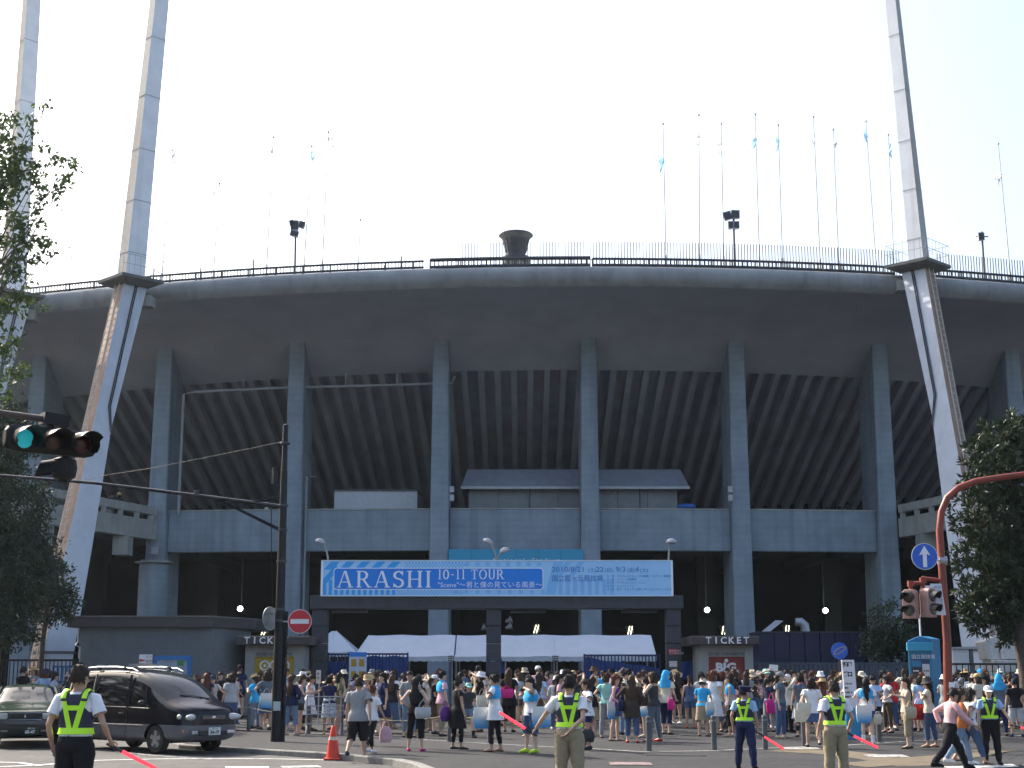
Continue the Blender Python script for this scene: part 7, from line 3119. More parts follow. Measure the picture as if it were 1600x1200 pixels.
TWORD = dict(tee='T-shirt', fit='fitted top', shirt='loose shirt', tucked='short-sleeved shirt', long='long-sleeved top', tuck_long='long-sleeved shirt', tank='sleeveless top', tunic='tunic', coat='long coat', dress='dress', sundress='strapped dress', maxi='ankle-length dress')
BOTS = {
    'trousers': lambda p: trousers(p, 1.97, .022),
    'jeans': lambda p: trousers(p, 1.95, .014),
    'rolled': lambda p: trousers(p, 1.72, .018),
    'capri': lambda p: trousers(p, 1.45, .018),
    'leggings': lambda p: trousers(p, 1.75, .004),
    'shorts': lambda p: trousers(p, .52, .024),
    'long_shorts': lambda p: trousers(p, 1.08, .034),
    'mini': lambda p: skirt(p, .60, .03),
    'skirt': lambda p: skirt(p, .46, .055),
    'long_skirt': lambda p: skirt(p, .16, .08),
}
BWORD = dict(trousers='trousers', jeans='jeans', rolled='rolled-up jeans', capri='cropped trousers', leggings='leggings', shorts='shorts', long_shorts='knee-length shorts', mini='short skirt', skirt='skirt', long_skirt='long skirt')
HWORD = dict(short='short hair', mshort='short hair', bob='bobbed hair', long='long hair', longer='very long hair', pony='a ponytail', bun='a hair bun')
HATW = dict(bucket='bucket hat', sunhat='wide sun hat', boater='straw boater', cap='cap', peaked='peaked cap', hood='towel hood')
PERSONS = []
def person(loc, H, face, pose, label, hair='long', hc='black', hat=None, top=('tee', 'white'), bottom=('jeans', 'denim'), shoes=('flat', 'brown'), shawl=None, skin=None, vest=False, group=None, extra=None):
    root = thing('person', label, 'person', group, loc=loc, rz=radians(face))
    k = H / 1.6
    root.scale = (k, k, k)
    PERSONS.append((loc, H))
    sk = SKIN[skin if skin is not None else RND.randrange(3)]
    part('body', cached(('body', pose), lambda: body_mesh(pose)), [sk, EYE, LIP], root)
    if hat and hat[0] == 'hood':
        pass
    else:
        part('hair', cached(('hair', pose, hair), lambda: hair_mesh(pose, hair)), hairm(hc), root)
    if hat:
        part('hat' if hat[0] != 'hood' else 'towel_hood', cached(('hat', pose, hat[0]), lambda: hat_mesh(pose, hat[0])), cloth(hat[1]), root)
    if bottom:
        part(BWORD[bottom[0]].replace('-', '_').replace(' ', '_'), cached(('bot', pose, bottom[0]), lambda: BOTS[bottom[0]](pose)), cloth(bottom[1]), root)
    part(TWORD[top[0]].replace('-', '_').replace(' ', '_').lower(), cached(('top', pose, top[0]), lambda: TOPS[top[0]](pose)), cloth(top[1]), root)
    for i in (0, 1):
        part('shoe', cached(('shoe', pose, i, shoes[0]), lambda: shoe_mesh(pose, i, shoes[0])), cloth(shoes[1]), root)
    if shawl:
        part('towel', cached(('shawl', pose), lambda: shawl_mesh(pose)), cloth(shawl), root)
    if vest:
        v, t = cached(('vest', pose), lambda: vest_parts(pose))
        vo = part('vest', v, mat('vest_navy', (.02, .022, .05), .7, vary=.08), root)
        part('reflective_tape', t, mat('lime_tape', (.50, .92, .02), .5, vary=.03, scale=30), vo)
    return root

def wrist(root, pose, i, ext=.10):
    f = fig(pose)
    w, d = hand_dirs(f, i)
    p = w + d * ext
    p = Vector((p.x, p.y, p.z + f.dz))
    k = root.scale[0]
    rz = root.rotation_euler.z
    q = Matrix.Rotation(rz, 3, 'Z') @ (p * k)
    return Vector(root.location) + q
def on_body(root, p):
    k = root.scale[0]
    q = Matrix.Rotation(root.rotation_euler.z, 3, 'Z') @ (Vector(p) * k)
    return Vector(root.location) + q

# ---- bags and hand-held things
def grad_mat():
    if 'tote_print' in MATS:
        return MATS['tote_print']
    m = bpy.data.materials.new('tote_print')
    m.use_nodes = True
    nt = m.node_tree
    b = nt.nodes['Principled BSDF']
    b.inputs['Roughness'].default_value = .7
    tc = nt.nodes.new('ShaderNodeTexCoord')
    sp = nt.nodes.new('ShaderNodeSeparateXYZ')
    nt.links.new(tc.outputs['Generated'], sp.inputs[0])
    cr = nt.nodes.new('ShaderNodeValToRGB')
    e = cr.color_ramp.elements
    e[0].position = .05
    e[0].color = (.05, .30, .66, 1)
    e[1].position = .62
    e[1].color = (.66, .66, .62, 1)
    n = cr.color_ramp.elements.new(.35)
    n.color = (.28, .50, .68, 1)
    nt.links.new(sp.outputs[2], cr.inputs[0])
    nt.links.new(cr.outputs[0], b.inputs['Base Color'])
    MATS['tote_print'] = m
    return m
def bag(kind, loc, rz, label, color, size=(.34, .38, .10), hang=.22, group=None):
    """bag hanging from the point loc"""
    nm = {'tote': 'tote_bag', 'plastic': 'carrier_bag', 'shoulder': 'shoulder_bag', 'backpack': 'backpack', 'paper': 'paper_bag'}[kind]
    root = thing(nm, label, 'bag', group, loc=loc, rz=rz)
    w, h, d = size
    def mk():
        m = MB()
        rings_ = []
        for t, sx, sy in ((0, .55, .25), (.12, .9, .6), (.4, 1.0, 1.0), (.75, 1.0 if kind != 'plastic' else .9, .8), (.92, .97 if kind != 'plastic' else .62, .5), (1.0, .94 if kind != 'plastic' else .4, .25)):
            z = -h * t if False else None
            zz = -hang - h + h * t
            rings_.append(ring((0, 0, zz), w / 2 * sx if t > 0 else w / 2 * .85, d / 2 * sy, 18, wob=.025, seed=t * 9 + w * 30, pw=3.4))
        m.loft(rings_)
        return m.mesh('bag', 50)
    part('body', cached(('bag', kind, size, hang), mk), grad_mat() if color == 'print' else cloth(color), root)
    m = MB()
    if kind == 'backpack':
        for s in (-1, 1):
            m.tube([(s * w * .3, 0, -hang - .02), (s * w * .32, d * .6, -hang + .06), (s * w * .3, d * .9, -hang - h * .4), (s * w * .3, d * .4, -hang - h * .85)], .014, 6)
    else:
        for s in (-1, 1):
            m.tube([(-w * .28, s * d * .12, -hang + .0), (-w * .18, s * d * .08, -hang * .45), (0, 0, 0), (w * .18, s * d * .08, -hang * .45), (w * .28, s * d * .12, -hang)], .008, 5)
    m.build('strap', cloth('cream' if color == 'print' else color), root)
    return root
def baton(hand, dirv, label):
    root = thing('light_baton', label, 'baton', 'red light batons held by the guards', loc=hand)
    d = Vector(dirv).normalized()
    m = MB()
    m.tube([-d * .08, d * .12], [.016, .018], 10)
    m.build('handle', BLACK, root)
    m = MB()
    m.tube([d * .12, d * .55, d * .56], [.022, .022, .012], 10)
    m.build('tube', mat('baton_red', (.85, .05, .07), .3, vary=0, emit=(1, .06, .09), estr=.55), root, smooth_angle=50)
    return root
# ------------------------------------------------------------------ the guards
def put(x, Y):
    X = at(x, 1050, Y).x
    return Vector((X, Y, ground_z(X, Y) + .006))
gA = person(put(124, 17.2), 1.86, 176, 'guard_down', 'guard seen from behind with black trousers and lime vest, in front of the van', 'mshort', 'darkbrown', None, ('tucked', 'white'), ('trousers', 'black'), ('shoe', 'black'), vest=True, skin=1, group='guards in lime vests')
h = wrist(gA, 'guard_down', 1)
baton(h, (.80, .1, -.40), 'glowing red baton pointing down, held by the guard before the van')
gB = person(put(889, 21.4), 1.74, 172, 'guard_side', 'guard seen from behind in khaki trousers and lime vest, hand behind back', 'mshort', 'black', None, ('tucked', 'white'), ('trousers', 'khaki'), ('shoe', 'brown'), vest=True, skin=0, group='guards in lime vests')
h = wrist(gB, 'guard_side', 0)
baton(h, (-.85, .1, .52), 'glowing red baton raised to the left by the middle guard')
P = ground_at(1166, 1203)
gC = person(P, 1.56, 158, 'guard_wide', 'guard in peaked cap and light blue shirt standing with legs apart', 'mshort', 'black', ('peaked', 'navy'), ('tucked', 'lightblue'), ('trousers', 'navy'), ('shoe', 'black'), vest=True, skin=1, group='guards in lime vests')
h = wrist(gC, 'guard_wide', 1)
baton(h, (.82, -.05, -.52), 'glowing red baton pointing down, held by the capped guard')
gD = person(put(1301, 24.4), 1.70, 196, 'guard_down', 'guard seen from behind in khaki trousers beside the tall placard', 'mshort', 'darkbrown', None, ('tucked', 'white'), ('trousers', 'khaki'), ('shoe', 'brown'), vest=True, skin=0, group='guards in lime vests')
h = wrist(gD, 'guard_down', 1)
baton(h, (.85, .05, -.40), 'glowing red baton pointing down beside the placard stand')
P = ground_at(1551, 1195)
gE = person(P, 1.53, -8, 'guard_reach', 'guard facing the camera in white hat and light blue shirt at the right', 'bob', 'black', ('cap', 'white'), ('tucked', 'lightblue'), ('trousers', 'black'), ('shoe', 'black'), vest=True, skin=2, group='guards in lime vests')
h = wrist(gE, 'guard_reach', 0)
baton(h, (.95, -.1, -.22), 'glowing red baton held out at the right edge')

# ------------------------------------------------------------------ people one can make out, placed one by one
def pp(x, feet, topy, face, pose, label, **k):
    P = ground_at(x, feet)
    P.z += .006
    H = at(x, topy, P.y).z - P.z
    hat = k.get('hat')
    if hat:
        H -= .04
    if pose in ('walk', 'stride', 'big_stride', 'man_walk'):
        H *= 1.03
    H = max(1.42, min(1.80, H))
    return person(P, H, face, pose, label, **k), pose
def rel(r, p):
    return on_body(r, p)

r, ps = pp(558, 1191, 1063, 172, 'man_walk', 'person in grey T-shirt with olive shoulders and black shorts walking away by the cone', hair='mshort', hc='darkbrown', top=('shirt', 'grey'), bottom=('long_shorts', 'black'), shoes=('shoe', 'charcoal'), skin=1)
r, ps = pp(579, 1178, 1075, 150, 'walk', 'person with auburn hair and white shirt walking behind the man in grey', hair='bun', hc='auburn', top=('tee', 'white'), bottom=('leggings', 'black'), shoes=('shoe', 'white'))
bag('plastic', wrist(r, ps, 1), .4, 'pink carrier bag beside the person with auburn hair bun', 'pink', (.28, .34, .1), .12)
bag('tote', rel(r, (.2, .05, .95)), 1.2, 'long white cloth bag hanging behind the man in grey', 'white', (.26, .5, .08), .1)
r, ps = pp(649, 1174, 1059, 168, 'hip', 'person in black sleeveless top and cropped trousers with pink shoes, hands on hips', hair='longer', hc='black', top=('tank', 'black'), bottom=('capri', 'black'), shoes=('flat', 'hotpink'), skin=2)
bag('shoulder', rel(r, (-.2, .12, 1.12)), .3, 'pale shoulder bag on the back of the person with pink shoes', 'lightgrey', (.36, .24, .12), .16)
r, ps = pp(714, 1171, 1062, 120, 'face', 'person in black dress over leggings talking on the phone', hair='bun', hc='black', top=('dress', 'black'), bottom=('leggings', 'black'), shoes=('flat', 'charcoal'), skin=1)
bag('plastic', rel(r, (.12, .26, 1.12)), 1.1, 'shiny purple bag on the person in the black dress', 'purple', (.34, .34, .16), .12)
r, ps = pp(731, 1153, 1069, 20, 'walk', 'small person in pale cyan cap and denim shorts with black boots', hair='bob', hat=('cap', 'mint'), top=('fit', 'charcoal'), bottom=('shorts', 'paledenim'), shoes=('boot', 'black'))
r, ps = pp(773, 1175, 1055, -105, 'strap', 'person with cyan towel on shoulders and black leggings holding a long tote', hair='bun', hc='black', shawl='cyan', top=('tunic', 'white'), bottom=('leggings', 'black'), shoes=('sandal', 'brown'))
bag('tote', rel(r, (-.05, -.27, 1.24)), 0.1, 'long white and blue tote bag of the person with cyan towel near the bollard', 'print', (.44, .46, .12), .32)
r, ps = pp(795, 1144, 1046, 170, 'stand', 'person with brown hair in black dress carrying a hot pink bag', hair='long', hc='brown', top=('tunic', 'black'), bottom=('capri', 'black'), shoes=('flat', 'black'))
bag('shoulder', rel(r, (.02, .2, 1.18)), .25, 'hot pink handbag on the back of the person in black', 'hotpink', (.40, .26, .12), .08)
r, ps = pp(830, 1177, 1060, -60, 'face', 'boyish person with cyan towel, denim shorts and lime green shoes', hair='mshort', hc='black', shawl='cyan', top=('tee', 'white'), bottom=('long_shorts', 'denim'), shoes=('shoe', 'lime'), skin=2)
bag('tote', rel(r, (.22, .12, 1.22)), .3, 'white and blue tote bag on the person with lime green shoes', 'print', (.42, .44, .12), .22)
r, ps = pp(918, 1172, 1063, -70, 'strap', 'person with short hair in loose white shirt right of the middle guard', hair='short', hc='darkbrown', top=('shirt', 'white'), bottom=('shorts', 'navy'), shoes=('shoe', 'charcoal'), skin=1)
bag('plastic', rel(r, (.1, -.05, .62)), .2, 'black bag beside the bollard behind the middle guard', 'charcoal', (.34, .3, .2), .12)
r, ps = pp(962, 1158, 1055, 80, 'strap', 'person with auburn bob in purple top and denim short skirt', hair='bob', hc='auburn', top=('tank', 'purple'), bottom=('mini', 'denim'), shoes=('sandal', 'brown'), skin=2)
bag('tote', rel(r, (-.22, .05, 1.15)), .8, 'white and blue tote bag of the person in denim short skirt', 'print', (.36, .42, .1), .2)
r, ps = pp(988, 1161, 1056, 176, 'strap', 'person with long brown hair in dark brown tunic and rolled-up jeans', hair='longer', hc='brown', top=('coat', 'darkbrown'), bottom=('rolled', 'denim'), shoes=('flat', 'red'))
bag('shoulder', rel(r, (.25, .08, 1.15)), 1.1, 'navy shoulder bag of the person with rolled-up jeans', 'navy', (.36, .26, .12), .14)
r, ps = pp(1022, 1159, 1051, -125, 'strap', 'person with dark bob in patterned sleeveless tunic and slate leggings', hair='bob', hc='darkbrown', top=('tank', 'charcoal'), bottom=('jeans', 'slate'), shoes=('flat', 'red'), skin=2)
bag('shoulder', rel(r, (.18, -.18, 1.2)), .4, 'brown handbag of the person in patterned sleeveless tunic', 'brown', (.28, .22, .1), .18)
r, ps = pp(1042, 1148, 1047, 150, 'strap', 'person hooded in a cyan towel with navy skirt left of the right booth', hat=('hood', 'cyan'), top=('tee', 'cream'), bottom=('capri', 'navy'), shoes=('flat', 'brown'))
bag('tote', rel(r, (.18, .16, 1.2)), .9, 'cream and blue tote bag of the cyan hooded person by the right booth', 'print', (.34, .46, .1), .14)
bag('plastic', rel(r, (-.2, .14, 1.0)), .2, 'hot pink bag below the cyan hooded person by the right booth', 'hotpink', (.22, .3, .1), .1)
r, ps = pp(1079, 1138, 1057, 172, 'stand', 'person with ponytail in blue short playsuit and red shoes', hair='pony', hc='darkbrown', top=('tank', 'denim'), bottom=('shorts', 'denim'), shoes=('flat', 'red'), skin=1)
r, ps = pp(1098, 1137, 1052, 180, 'stand', 'person with bob in white T-shirt and dark brown trousers', hair='bob', hc='black', top=('fit', 'white'), bottom=('trousers', 'darkbrown'), shoes=('flat', 'black'))
r, ps = pp(1121, 1144, 1047, -150, 'phone', 'person in beige sun hat and cream coat with a white bag', hair='long', hat=('sunhat', 'beige'), top=('long', 'cream'), bottom=('capri', 'slate'), shoes=('flat', 'black'))
bag('paper', rel(r, (.0, -.26, 1.0)), .25, 'white square bag of the person in beige sun hat', 'white', (.42, .36, .14), .08)
r, ps = pp(1148, 1118, 1046, 178, 'strap', 'person in slate grey long shirt with cyan towel right of the sun hat', hair='bob', shawl='cyan', top=('coat', 'slate'), bottom=('jeans', 'paledenim'), shoes=('flat', 'charcoal'))
r, ps = pp(1178, 1128, 1052, -165, 'strap', 'person in straw boater and teal dress behind the capped guard', hair='long', hc='brown', hat=('boater', 'straw'), top=('sundress', 'teal'), bottom=('leggings', 'denim'), shoes=('flat', 'brown'))
bag('shoulder', rel(r, (-.2, -.1, 1.15)), .7, 'dark brown shoulder bag of the person in straw boater and teal dress', 'darkbrown', (.3, .28, .1), .16)
r, ps = pp(1201, 1138, 1045, 15, 'photo', 'person in mint cap and dark printed T-shirt holding white paper overhead', hair='long', hat=('bucket', 'mint'), top=('tee', 'charcoal'), bottom=('shorts', 'navy'), shoes=('shoe', 'white'), skin=2)
f_ = fig('photo')
q = wrist(r, 'photo', 0, .1)
pr = thing('paper_sheet', 'white paper sheet held up by the person in mint hat', 'paper', loc=q)
m = MB()
m.box((.05, -.02, .06), (.26, .006, .18), Matrix.Rotation(.1, 3, 'Y'))
m.build('sheet', WHITE, pr)
m = MB()
rows_ = [[Vector((x, -.128 - .002 * abs(x) * 10, z)) for x in (-.06, 0, .06)] for z in (1.16, 1.22)]
m.loft(rows_, cap=False, closed=False)
o = m.build('green_print', mat('neon_green', (.15, .7, .12), .6), r)
m = MB()
m.loft([[p - Vector((0, .004, .07)) for p in rw_] for rw_ in rows_], cap=False, closed=False)
o = m.build('pink_print', mat('neon_pink', (.8, .08, .25), .6), r)
r, ps = pp(1231, 1135, 1048, 165, 'strap', 'person in white long-sleeved top and long purple skirt with tote', hair='bob', top=('long', 'white'), bottom=('long_skirt', 'purple'), shoes=('flat', 'black'))
bag('tote', rel(r, (.12, .18, 1.15)), .2, 'white and blue tote bag of the person in long purple skirt', 'print', (.42, .42, .1), .16)
r, ps = pp(1254, 1152, 1054, 178, 'stand', 'person in slate dress with dark hair left of the denim skirt', hair='short', top=('dress', 'slate'), bottom=('leggings', 'black'), shoes=('flat', 'black'))
r, ps = pp(1271, 1168, 1061, 176, 'walk', 'person in white T-shirt and denim skirt with cream tote beside the placard guard', hair='bob', hc='darkbrown', top=('tee', 'white'), bottom=('mini', 'denim'), shoes=('flat', 'black'), skin=2)
bag('tote', rel(r, (.2, .16, 1.2)), .3, 'upper cream cloth tote bag of the person in denim skirt', 'cream', (.36, .32, .12), .18)
bag('tote', rel(r, (.24, .14, 1.0)), .3, 'lower cream tote bag with red mark of the person in denim skirt', 'cream', (.42, .3, .12), .12)
r, ps = pp(1289, 1160, 1060, 160, 'shift', 'person in straw boater and pale pink dress left of the placard guard', hair='longer', hc='auburn', hat=('boater', 'straw'), top=('dress', 'pink'), bottom=None, shoes=('flat', 'beige'))
r, ps = pp(1357, 1162, 1060, 168, 'strap', 'person with long dark hair, cyan towel, denim shorts and white trainers', hair='longer', hc='black', shawl='cyan', top=('tee', 'white'), bottom=('shorts', 'denim'), shoes=('boot', 'white'), skin=2)
bag('tote', rel(r, (.08, .22, 1.15)), .2, 'white and blue tote bag of the person with white trainers', 'print', (.40, .42, .1), .2)
bag('paper', rel(r, (-.24, .0, .78)), .5, 'small cream paper bag near the person with white trainers', 'cream', (.26, .24, .1), .06)
r, ps = pp(1393, 1138, 1053, 10, 'face', 'person in pale floral dress with hand to the face near the kiosk', hair='long', hc='darkbrown', top=('dress', 'floral'), bottom=('skirt', 'navy'), shoes=('flat', 'white'))
r, ps = pp(1420, 1170, 1060, -95, 'point', 'person with long dark hair in beige sleeveless top and khaki cropped trousers', hair='longer', hc='darkbrown', top=('tank', 'beige'), bottom=('capri', 'khaki'), shoes=('flat', 'brown'), skin=2)
bag('shoulder', rel(r, (.2, .05, 1.1)), .3, 'tan handbag of the person in beige sleeveless top', 'beige', (.30, .26, .12), .14)
r, ps = pp(1455, 1168, 1058, -120, 'strap', 'person in dark hat and pale yellow shirt with rolled-up jeans', hair='longer', hat=('bucket', 'charcoal'), top=('tee', 'cream'), bottom=('rolled', 'denim'), shoes=('sandal', 'brown'), skin=1)
bag('tote', rel(r, (.02, -.2, 1.2)), .15, 'big red bag with dark picture of the person in dark hat', 'red', (.46, .34, .14), .2)
r, ps = pp(1488, 1202, 1073, 100, 'big_stride', 'person in pink shirt and black trousers striding to the right', hair='mshort', hc='black', top=('tuck_long', 'salmon'), bottom=('trousers', 'black'), shoes=('shoe', 'black'), skin=1)
r, ps = pp(1504, 1196, 1080, 85, 'walk', 'person in orange top and pale jeans half hidden behind the pink shirt', hair='long', hc='brown', top=('tee', 'orange'), bottom=('jeans', 'paledenim'), shoes=('shoe', 'white'))
r, ps = pp(1519, 1195, 1078, 105, 'stride', 'person with curly bob in white T-shirt and jeans walking before the facing guard', hair='bob', hc='black', top=('fit', 'white'), bottom=('rolled', 'denim'), shoes=('sandal', 'brown'), skin=1)
r, ps = pp(1566, 1150, 1052, 160, 'strap', 'person hooded in a bright cyan towel below the evergreen tree', hat=('hood', 'cyan'), top=('tee', 'slate'), bottom=('jeans', 'navy'), shoes=('flat', 'black'))
r, ps = pp(1590, 1152, 1061, 170, 'man_stand', 'person in black T-shirt and pale grey shorts at the right edge', hair='mshort', top=('tee', 'black'), bottom=('long_shorts', 'lightgrey'), shoes=('shoe', 'navy'))
r, ps = pp(1524, 1140, 1053, 130, 'phone', 'person in grey bucket hat and grey T-shirt right of the red pole', hair='short', hat=('bucket', 'grey'), top=('tee', 'lightgrey'), bottom=('jeans', 'slate'), shoes=('flat', 'black'))
# left part
r, ps = pp(414, 1141, 1050, -140, 'strap', 'person in dark patterned top with denim skirt and leggings left of the pole', hair='bob', hc='darkbrown', top=('tee', 'slate'), bottom=('skirt', 'denim'), shoes=('shoe', 'black'))
bag('tote', rel(r, (.1, .2, 1.15)), .3, 'white and blue tote bag of the person left of the black pole', 'print', (.36, .42, .1), .14)
r, ps = pp(468, 1146, 1055, 95, 'phone', 'person in slate sleeveless top and brown shorts right of the pole', hair='bob', hc='brown', top=('tank', 'slate'), bottom=('shorts', 'darkbrown'), shoes=('sandal', 'beige'), skin=2)
r, ps = pp(513, 1148, 1057, 175, 'fold', 'person in navy top and patterned skirt behind the pipe barrier', hair='short', top=('fit', 'navy'), bottom=('skirt', 'floral'), shoes=('flat', 'yellow'), skin=1)
r, ps = pp(593, 1146, 1060, 30, 'stand', 'person facing us in white T-shirt and black skirt right of the man in grey', hair='bun', hc='darkbrown', top=('fit', 'white'), bottom=('skirt', 'black'), shoes=('flat', 'black'), skin=2)
bag('plastic', wrist(r, ps, 0), .3, 'pale green carrier bag of the person in black skirt', 'khaki', (.24, .36, .1), .12)
r, ps = pp(612, 1136, 1050, 160, 'strap', 'person with long hair in white top and pale floral long skirt', hair='longer', hc='darkbrown', top=('fit', 'white'), bottom=('long_skirt', 'floral'), shoes=('flat', 'white'))
r, ps = pp(629, 1128, 1053, -160, 'stand', 'person in teal blue sleeveless dress left of the black tank top', hair='pony', hc='darkbrown', top=('sundress', 'teal'), bottom=None, shoes=('flat', 'white'))
r, ps = pp(668, 1142, 1055, -100, 'point', 'person in beige bucket hat and cream shirt right of the black tank top', hair='long', hat=('bucket', 'beige'), top=('shirt', 'cream'), bottom=('trousers', 'khaki'), shoes=('sandal', 'brown'))
r, ps = pp(338, 1119, 1053, 176, 'strap', 'person in white patterned hat and loose white shirt right of the van', hair='short', hat=('bucket', 'white'), top=('shirt', 'white'), bottom=('jeans', 'denim'), shoes=('flat', 'white'))
r, ps = pp(361, 1120, 1049, 92, 'phone', 'person in long white sleeveless top and navy trousers looking at a phone', hair='longer', hc='black', top=('tank', 'white'), bottom=('jeans', 'navy'), shoes=('shoe', 'white'), skin=2)
bag('backpack', rel(r, (.0, .12, 1.3)), radians(92), 'black backpack of the person in long white sleeveless top', 'black', (.26, .36, .14), .06)
r, ps = pp(379, 1106, 1050, 178, 'stand', 'person with very long hair in black dress left of the left booth', hair='longer', top=('dress', 'black'), bottom=None, shoes=('flat', 'black'))
r, ps = pp(404, 1107, 1036, 8, 'strap', 'tall person in pink polo shirt before the left ticket booth', hair='mshort', top=('tee', 'pink'), bottom=('jeans', 'denim'), shoes=('shoe', 'charcoal'), skin=1)
r, ps = pp(820, 1130, 1043, 170, 'stand', 'person in beige bucket hat and olive jacket left of the pale cap', hair='bob', hat=('bucket', 'beige'), top=('long', 'olive'), bottom=('trousers', 'khaki'), shoes=('flat', 'brown'))
r, ps = pp(841, 1128, 1040, 175, 'man_stand', 'person in white cap and dusty pink shirt left of the middle guard', hair='mshort', hat=('cap', 'white'), top=('tee', 'salmon'), bottom=('trousers', 'grey'), shoes=('shoe', 'charcoal'), skin=1)
r, ps = pp(869, 1140, 1056, 176, 'phone', 'person in white bucket hat and light grey coat beside the middle guard', hair='bob', hat=('bucket', 'white'), top=('coat', 'lightgrey'), bottom=('jeans', 'denim'), shoes=('shoe', 'white'))
r, ps = pp(938, 1116, 1056, 178, 'stand', 'person with long black hair and purple backpack before the right sliding gate', hair='long', top=('tee', 'charcoal'), bottom=('shorts', 'denim'), shoes=('shoe', 'navy'))
bag('backpack', rel(r, (.06, .14, 1.27)), radians(178), 'purple pink backpack before the right sliding gate', 'lavender', (.26, .36, .14), .06)
r, ps = pp(943, 1110, 1044, 160, 'stand', 'person in white bucket hat and light grey shirt by the purple backpack', hair='short', hat=('bucket', 'white'), top=('shirt', 'lightgrey'), bottom=('jeans', 'denim'), shoes=('flat', 'brown'))

# ------------------------------------------------------------------ the rest of the crowd
ZONES = [(130, 'behind the taxi'), (372, 'by the map board'), (488, 'by left booth'), (575, 'by the information board'), (640, 'by left sliding gate'), (765, 'below left tent'),
         (870, 'by middle pillar'), (1000, 'by right sliding gate'), (1085, 'by right pillar'), (1190, 'by right booth'), (1345, 'by navy hoarding'), (1470, 'by blue kiosk'), (1700, 'below the evergreen')]
crowd = random.Random(21)
USED = set(o['label'] for o in bpy.data.objects if 'label' in o)
def pick(w):
    t = crowd.random() * sum(v for k, v in w)
    for k, v in w:
        t -= v
        if t <= 0:
            return k
    return w[-1][0]
TOPC = [('white', 7), ('cream', 2.4), ('black', 9), ('charcoal', 5), ('grey', 4), ('lightgrey', 4), ('navy', 4), ('beige', 2), ('brown', 1), ('pink', 2), ('cyan', 1.5), ('lightblue', 2.5), ('teal', .5), ('slate', 2), ('denim', 2), ('olive', 1), ('yellow', .1), ('floral', 2), ('lavender', .8), ('red', .4), ('mint', .6), ('green', .4)]
TOPK = [('tee', 5), ('fit', 3), ('shirt', 3), ('tank', 2.5), ('long', 1.5), ('tunic', 2), ('dress', 2), ('sundress', 1)]
BOTK = [('jeans', 3), ('capri', 2), ('shorts', 2.5), ('mini', 2), ('skirt', 2), ('leggings', 1.5), ('trousers', 2), ('long_skirt', 1), ('rolled', 1)]
BOTC = [('denim', 4), ('black', 3), ('navy', 2), ('khaki', 1.5), ('grey', 1), ('brown', 1), ('white', .6), ('paledenim', 1.5), ('charcoal', 1)]
HATS = [(None, 15), ('bucket', 2.4), ('cap', 1.2), ('sunhat', 1.1), ('boater', .7), ('hood', .6)]
HATC = [('white', 4), ('cream', 3), ('beige', 3), ('straw', 2), ('grey', 1.5), ('brown', 1), ('black', 1), ('navy', .8)]
HAIRS = [('long', 4), ('longer', 3), ('bob', 4), ('pony', 2), ('bun', 1.5), ('short', 1.5)]
HCOL = [('black', 4), ('darkbrown', 4), ('brown', 2), ('auburn', .6)]
POSEK = [('stand', 4), ('shift', 2), ('face', 1), ('phone', 2), ('photo', 1), ('walk', .8), ('hip', .6), ('fold', 1.5), ('strap', 3)]
taken = [Vector((p.x, p.y)) for p, h in PERSONS]
def w_(c):
    return WORD.get(c, c)
def crowd_person(X, Y, z=None, zone=None, depth=None, where=None, keep=None):
    for _ in range(60):
        hat = pick(HATS)
        hatc = 'cyan' if hat == 'hood' else ('straw' if hat == 'boater' else pick(HATC)) if hat else None
        hr = pick(HAIRS)
        hc = pick(HCOL)
        male = crowd.random() < .08
        if male:
            hr = 'mshort'
        tk, tc = pick(TOPK), pick(TOPC)
        if male:
            tk = 'tee'
        px = proj((X, Y, 1.5))[0]
        zn = where or next(n for lim, n in ZONES if px < lim)
        row_ = '' if where else ('front row, ' if Y < 42 else 'middle row, ' if Y < 47.5 else 'back row, ')
        if hat:
            lab = 'person in %s %s and %s %s, %s%s' % (w_(hatc), HATW[hat].replace('straw boater', 'boater'), w_(tc), TWORD[tk], row_, zn)
        else:
            lab = 'person with %s %s in %s %s, %s%s' % (w_(hc), HWORD[hr].replace('a ', ''), w_(tc), TWORD[tk], row_, zn)
        for a_, b_ in (('very long', 'long'), ('dark brown', 'brown'), ('light ', 'pale '), (' row,', ',')):
            if len(lab.split()) > 16:
                lab = lab.replace(a_, b_)
        if lab not in USED and len(lab.split()) <= 16:
            break
    USED.add(lab)
    dress = tk in ('dress', 'sundress')
    bk = pick(BOTK)
    pose = pick(POSEK)
    face = crowd.gauss(180, 55) if crowd.random() < .78 else crowd.uniform(-90, 90)
    H = crowd.gauss(1.57, .05) if not male else crowd.gauss(1.69, .05)
    z = ground_z(X, Y) + .006 if z is None else z
    r = person(Vector((X, Y, z)), H, face, pose, lab, hair=hr, hc=hc, hat=(hat, hatc) if hat else None, top=(tk, tc), bottom=None if dress else (bk, pick(BOTC)),
               shoes=(crowd.choice(['flat', 'shoe', 'sandal']), crowd.choice(['black', 'brown', 'white', 'beige', 'charcoal'])), shawl='cyan' if (not hat and crowd.random() < .06) else None, group='people in the crowd on the plaza' if not where else None)
    return r, lab
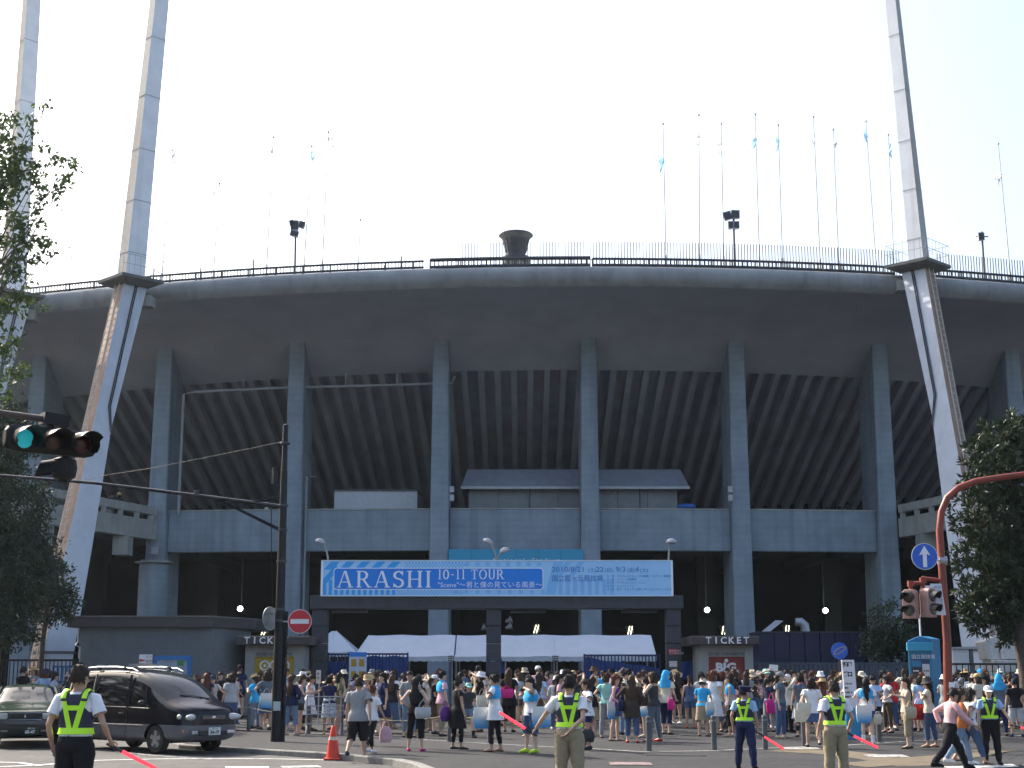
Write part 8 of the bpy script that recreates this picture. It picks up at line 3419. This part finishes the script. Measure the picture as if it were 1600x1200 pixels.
def scatter(n, x0, x1, y0, y1, pw_, mind):
    k = 0
    tries = 0
    while k < n and tries < n * 40:
        tries += 1
        Y = lerp(y0, y1, crowd.random() ** pw_)
        px = crowd.uniform(x0, x1)
        X = at(px, 1060, Y).x
        v = Vector((X, Y))
        if any((v - t).length < mind for t in taken):
            continue
        taken.append(v)
        r, lab = crowd_person(X, Y)
        k += 1
        if Y < 45 and crowd.random() < .35:
            c = pick([('print', 4), ('white', 1.5), ('black', 1.5), ('cream', 1.5), ('red', .5), ('brown', 1), ('navy', 1), ('hotpink', .6)])
            who = lab.split(',')[0].replace('person ', 'one ')
            nm = {'print': 'white and blue'}.get(c, w_(c))
            px_ = proj(r.location)[0]
            zn = next(nn for lim, nn in ZONES if px_ < lim)
            bl = '%s tote of %s %s' % (nm, who, zn)
            if len(bl.split()) > 16:
                bl = '%s tote of %s' % (nm, who)
            if bl in USED:
                continue
            USED.add(bl)
            bag('tote', rel(r, (crowd.choice((-.23, .23)), .06, 1.18)), r.rotation_euler.z + 1.2, bl, c, (.34, .38, .10), .2, group='bags carried in the crowd')
scatter(86, 385, 1600, 46.5, 53.2, 1.0, .40)
scatter(54, 385, 1600, 42.0, 47.5, 1.0, .5)
scatter(22, 400, 1590, 39.3, 42.5, 1.0, .55)
scatter(10, 300, 385, 43, 51, 1.0, .5)
scatter(9, 30, 112, 46.5, 51, 1.0, .45)
# staff and visitors on the balcony and terrace
for px, Y, where, lab_z in ((315, 74.6, 'on balcony by left pipe', 0), (417, 74.4, 'on balcony left of pole', 0), (429, 74.4, 'on balcony at pole', 0),
                            (1277, 74.3, 'leftmost on right balcony', 0), (1290, 74.2, 'second on right balcony', 0), (1311, 74.2, 'third on right balcony', 0), (1324, 74.3, 'rightmost on right balcony', 0),
                            (173, 70.4, 'on terrace by pylon', 1), (186, 70.8, 'on terrace by column', 1), (74, 66.2, 'on terrace behind signal', 1)):
    X = at(px, 780, Y).x
    zb = at(238, 840, 71.5).z
    crowd_person(X, Y, (ZB0 + .75) if not lab_z else zb + .5, where=where)

# ------------------------------------------------------------------ thin haze volume added as a veil of glare
m = MB()
m.box2((-120, -30, -1.6), (120, 140, 48))
hz = m.build('haze', None)
hm = bpy.data.materials.new('haze')
hm.use_nodes = True
nt = hm.node_tree
nt.nodes.remove(nt.nodes['Principled BSDF'])
pv = nt.nodes.new('ShaderNodeVolumePrincipled')
pv.inputs['Color'].default_value = (.78, .89, 1.0, 1)
pv.inputs['Density'].default_value = .00013
pv.inputs['Anisotropy'].default_value = .45
nt.links.new(pv.outputs[0], nt.nodes['Material Output'].inputs['Volume'])
hz.data.materials.clear()
hz.data.materials.append(hm)
stuff(hz)
hz['label'] = 'thin haze volume added as a veil of glare'
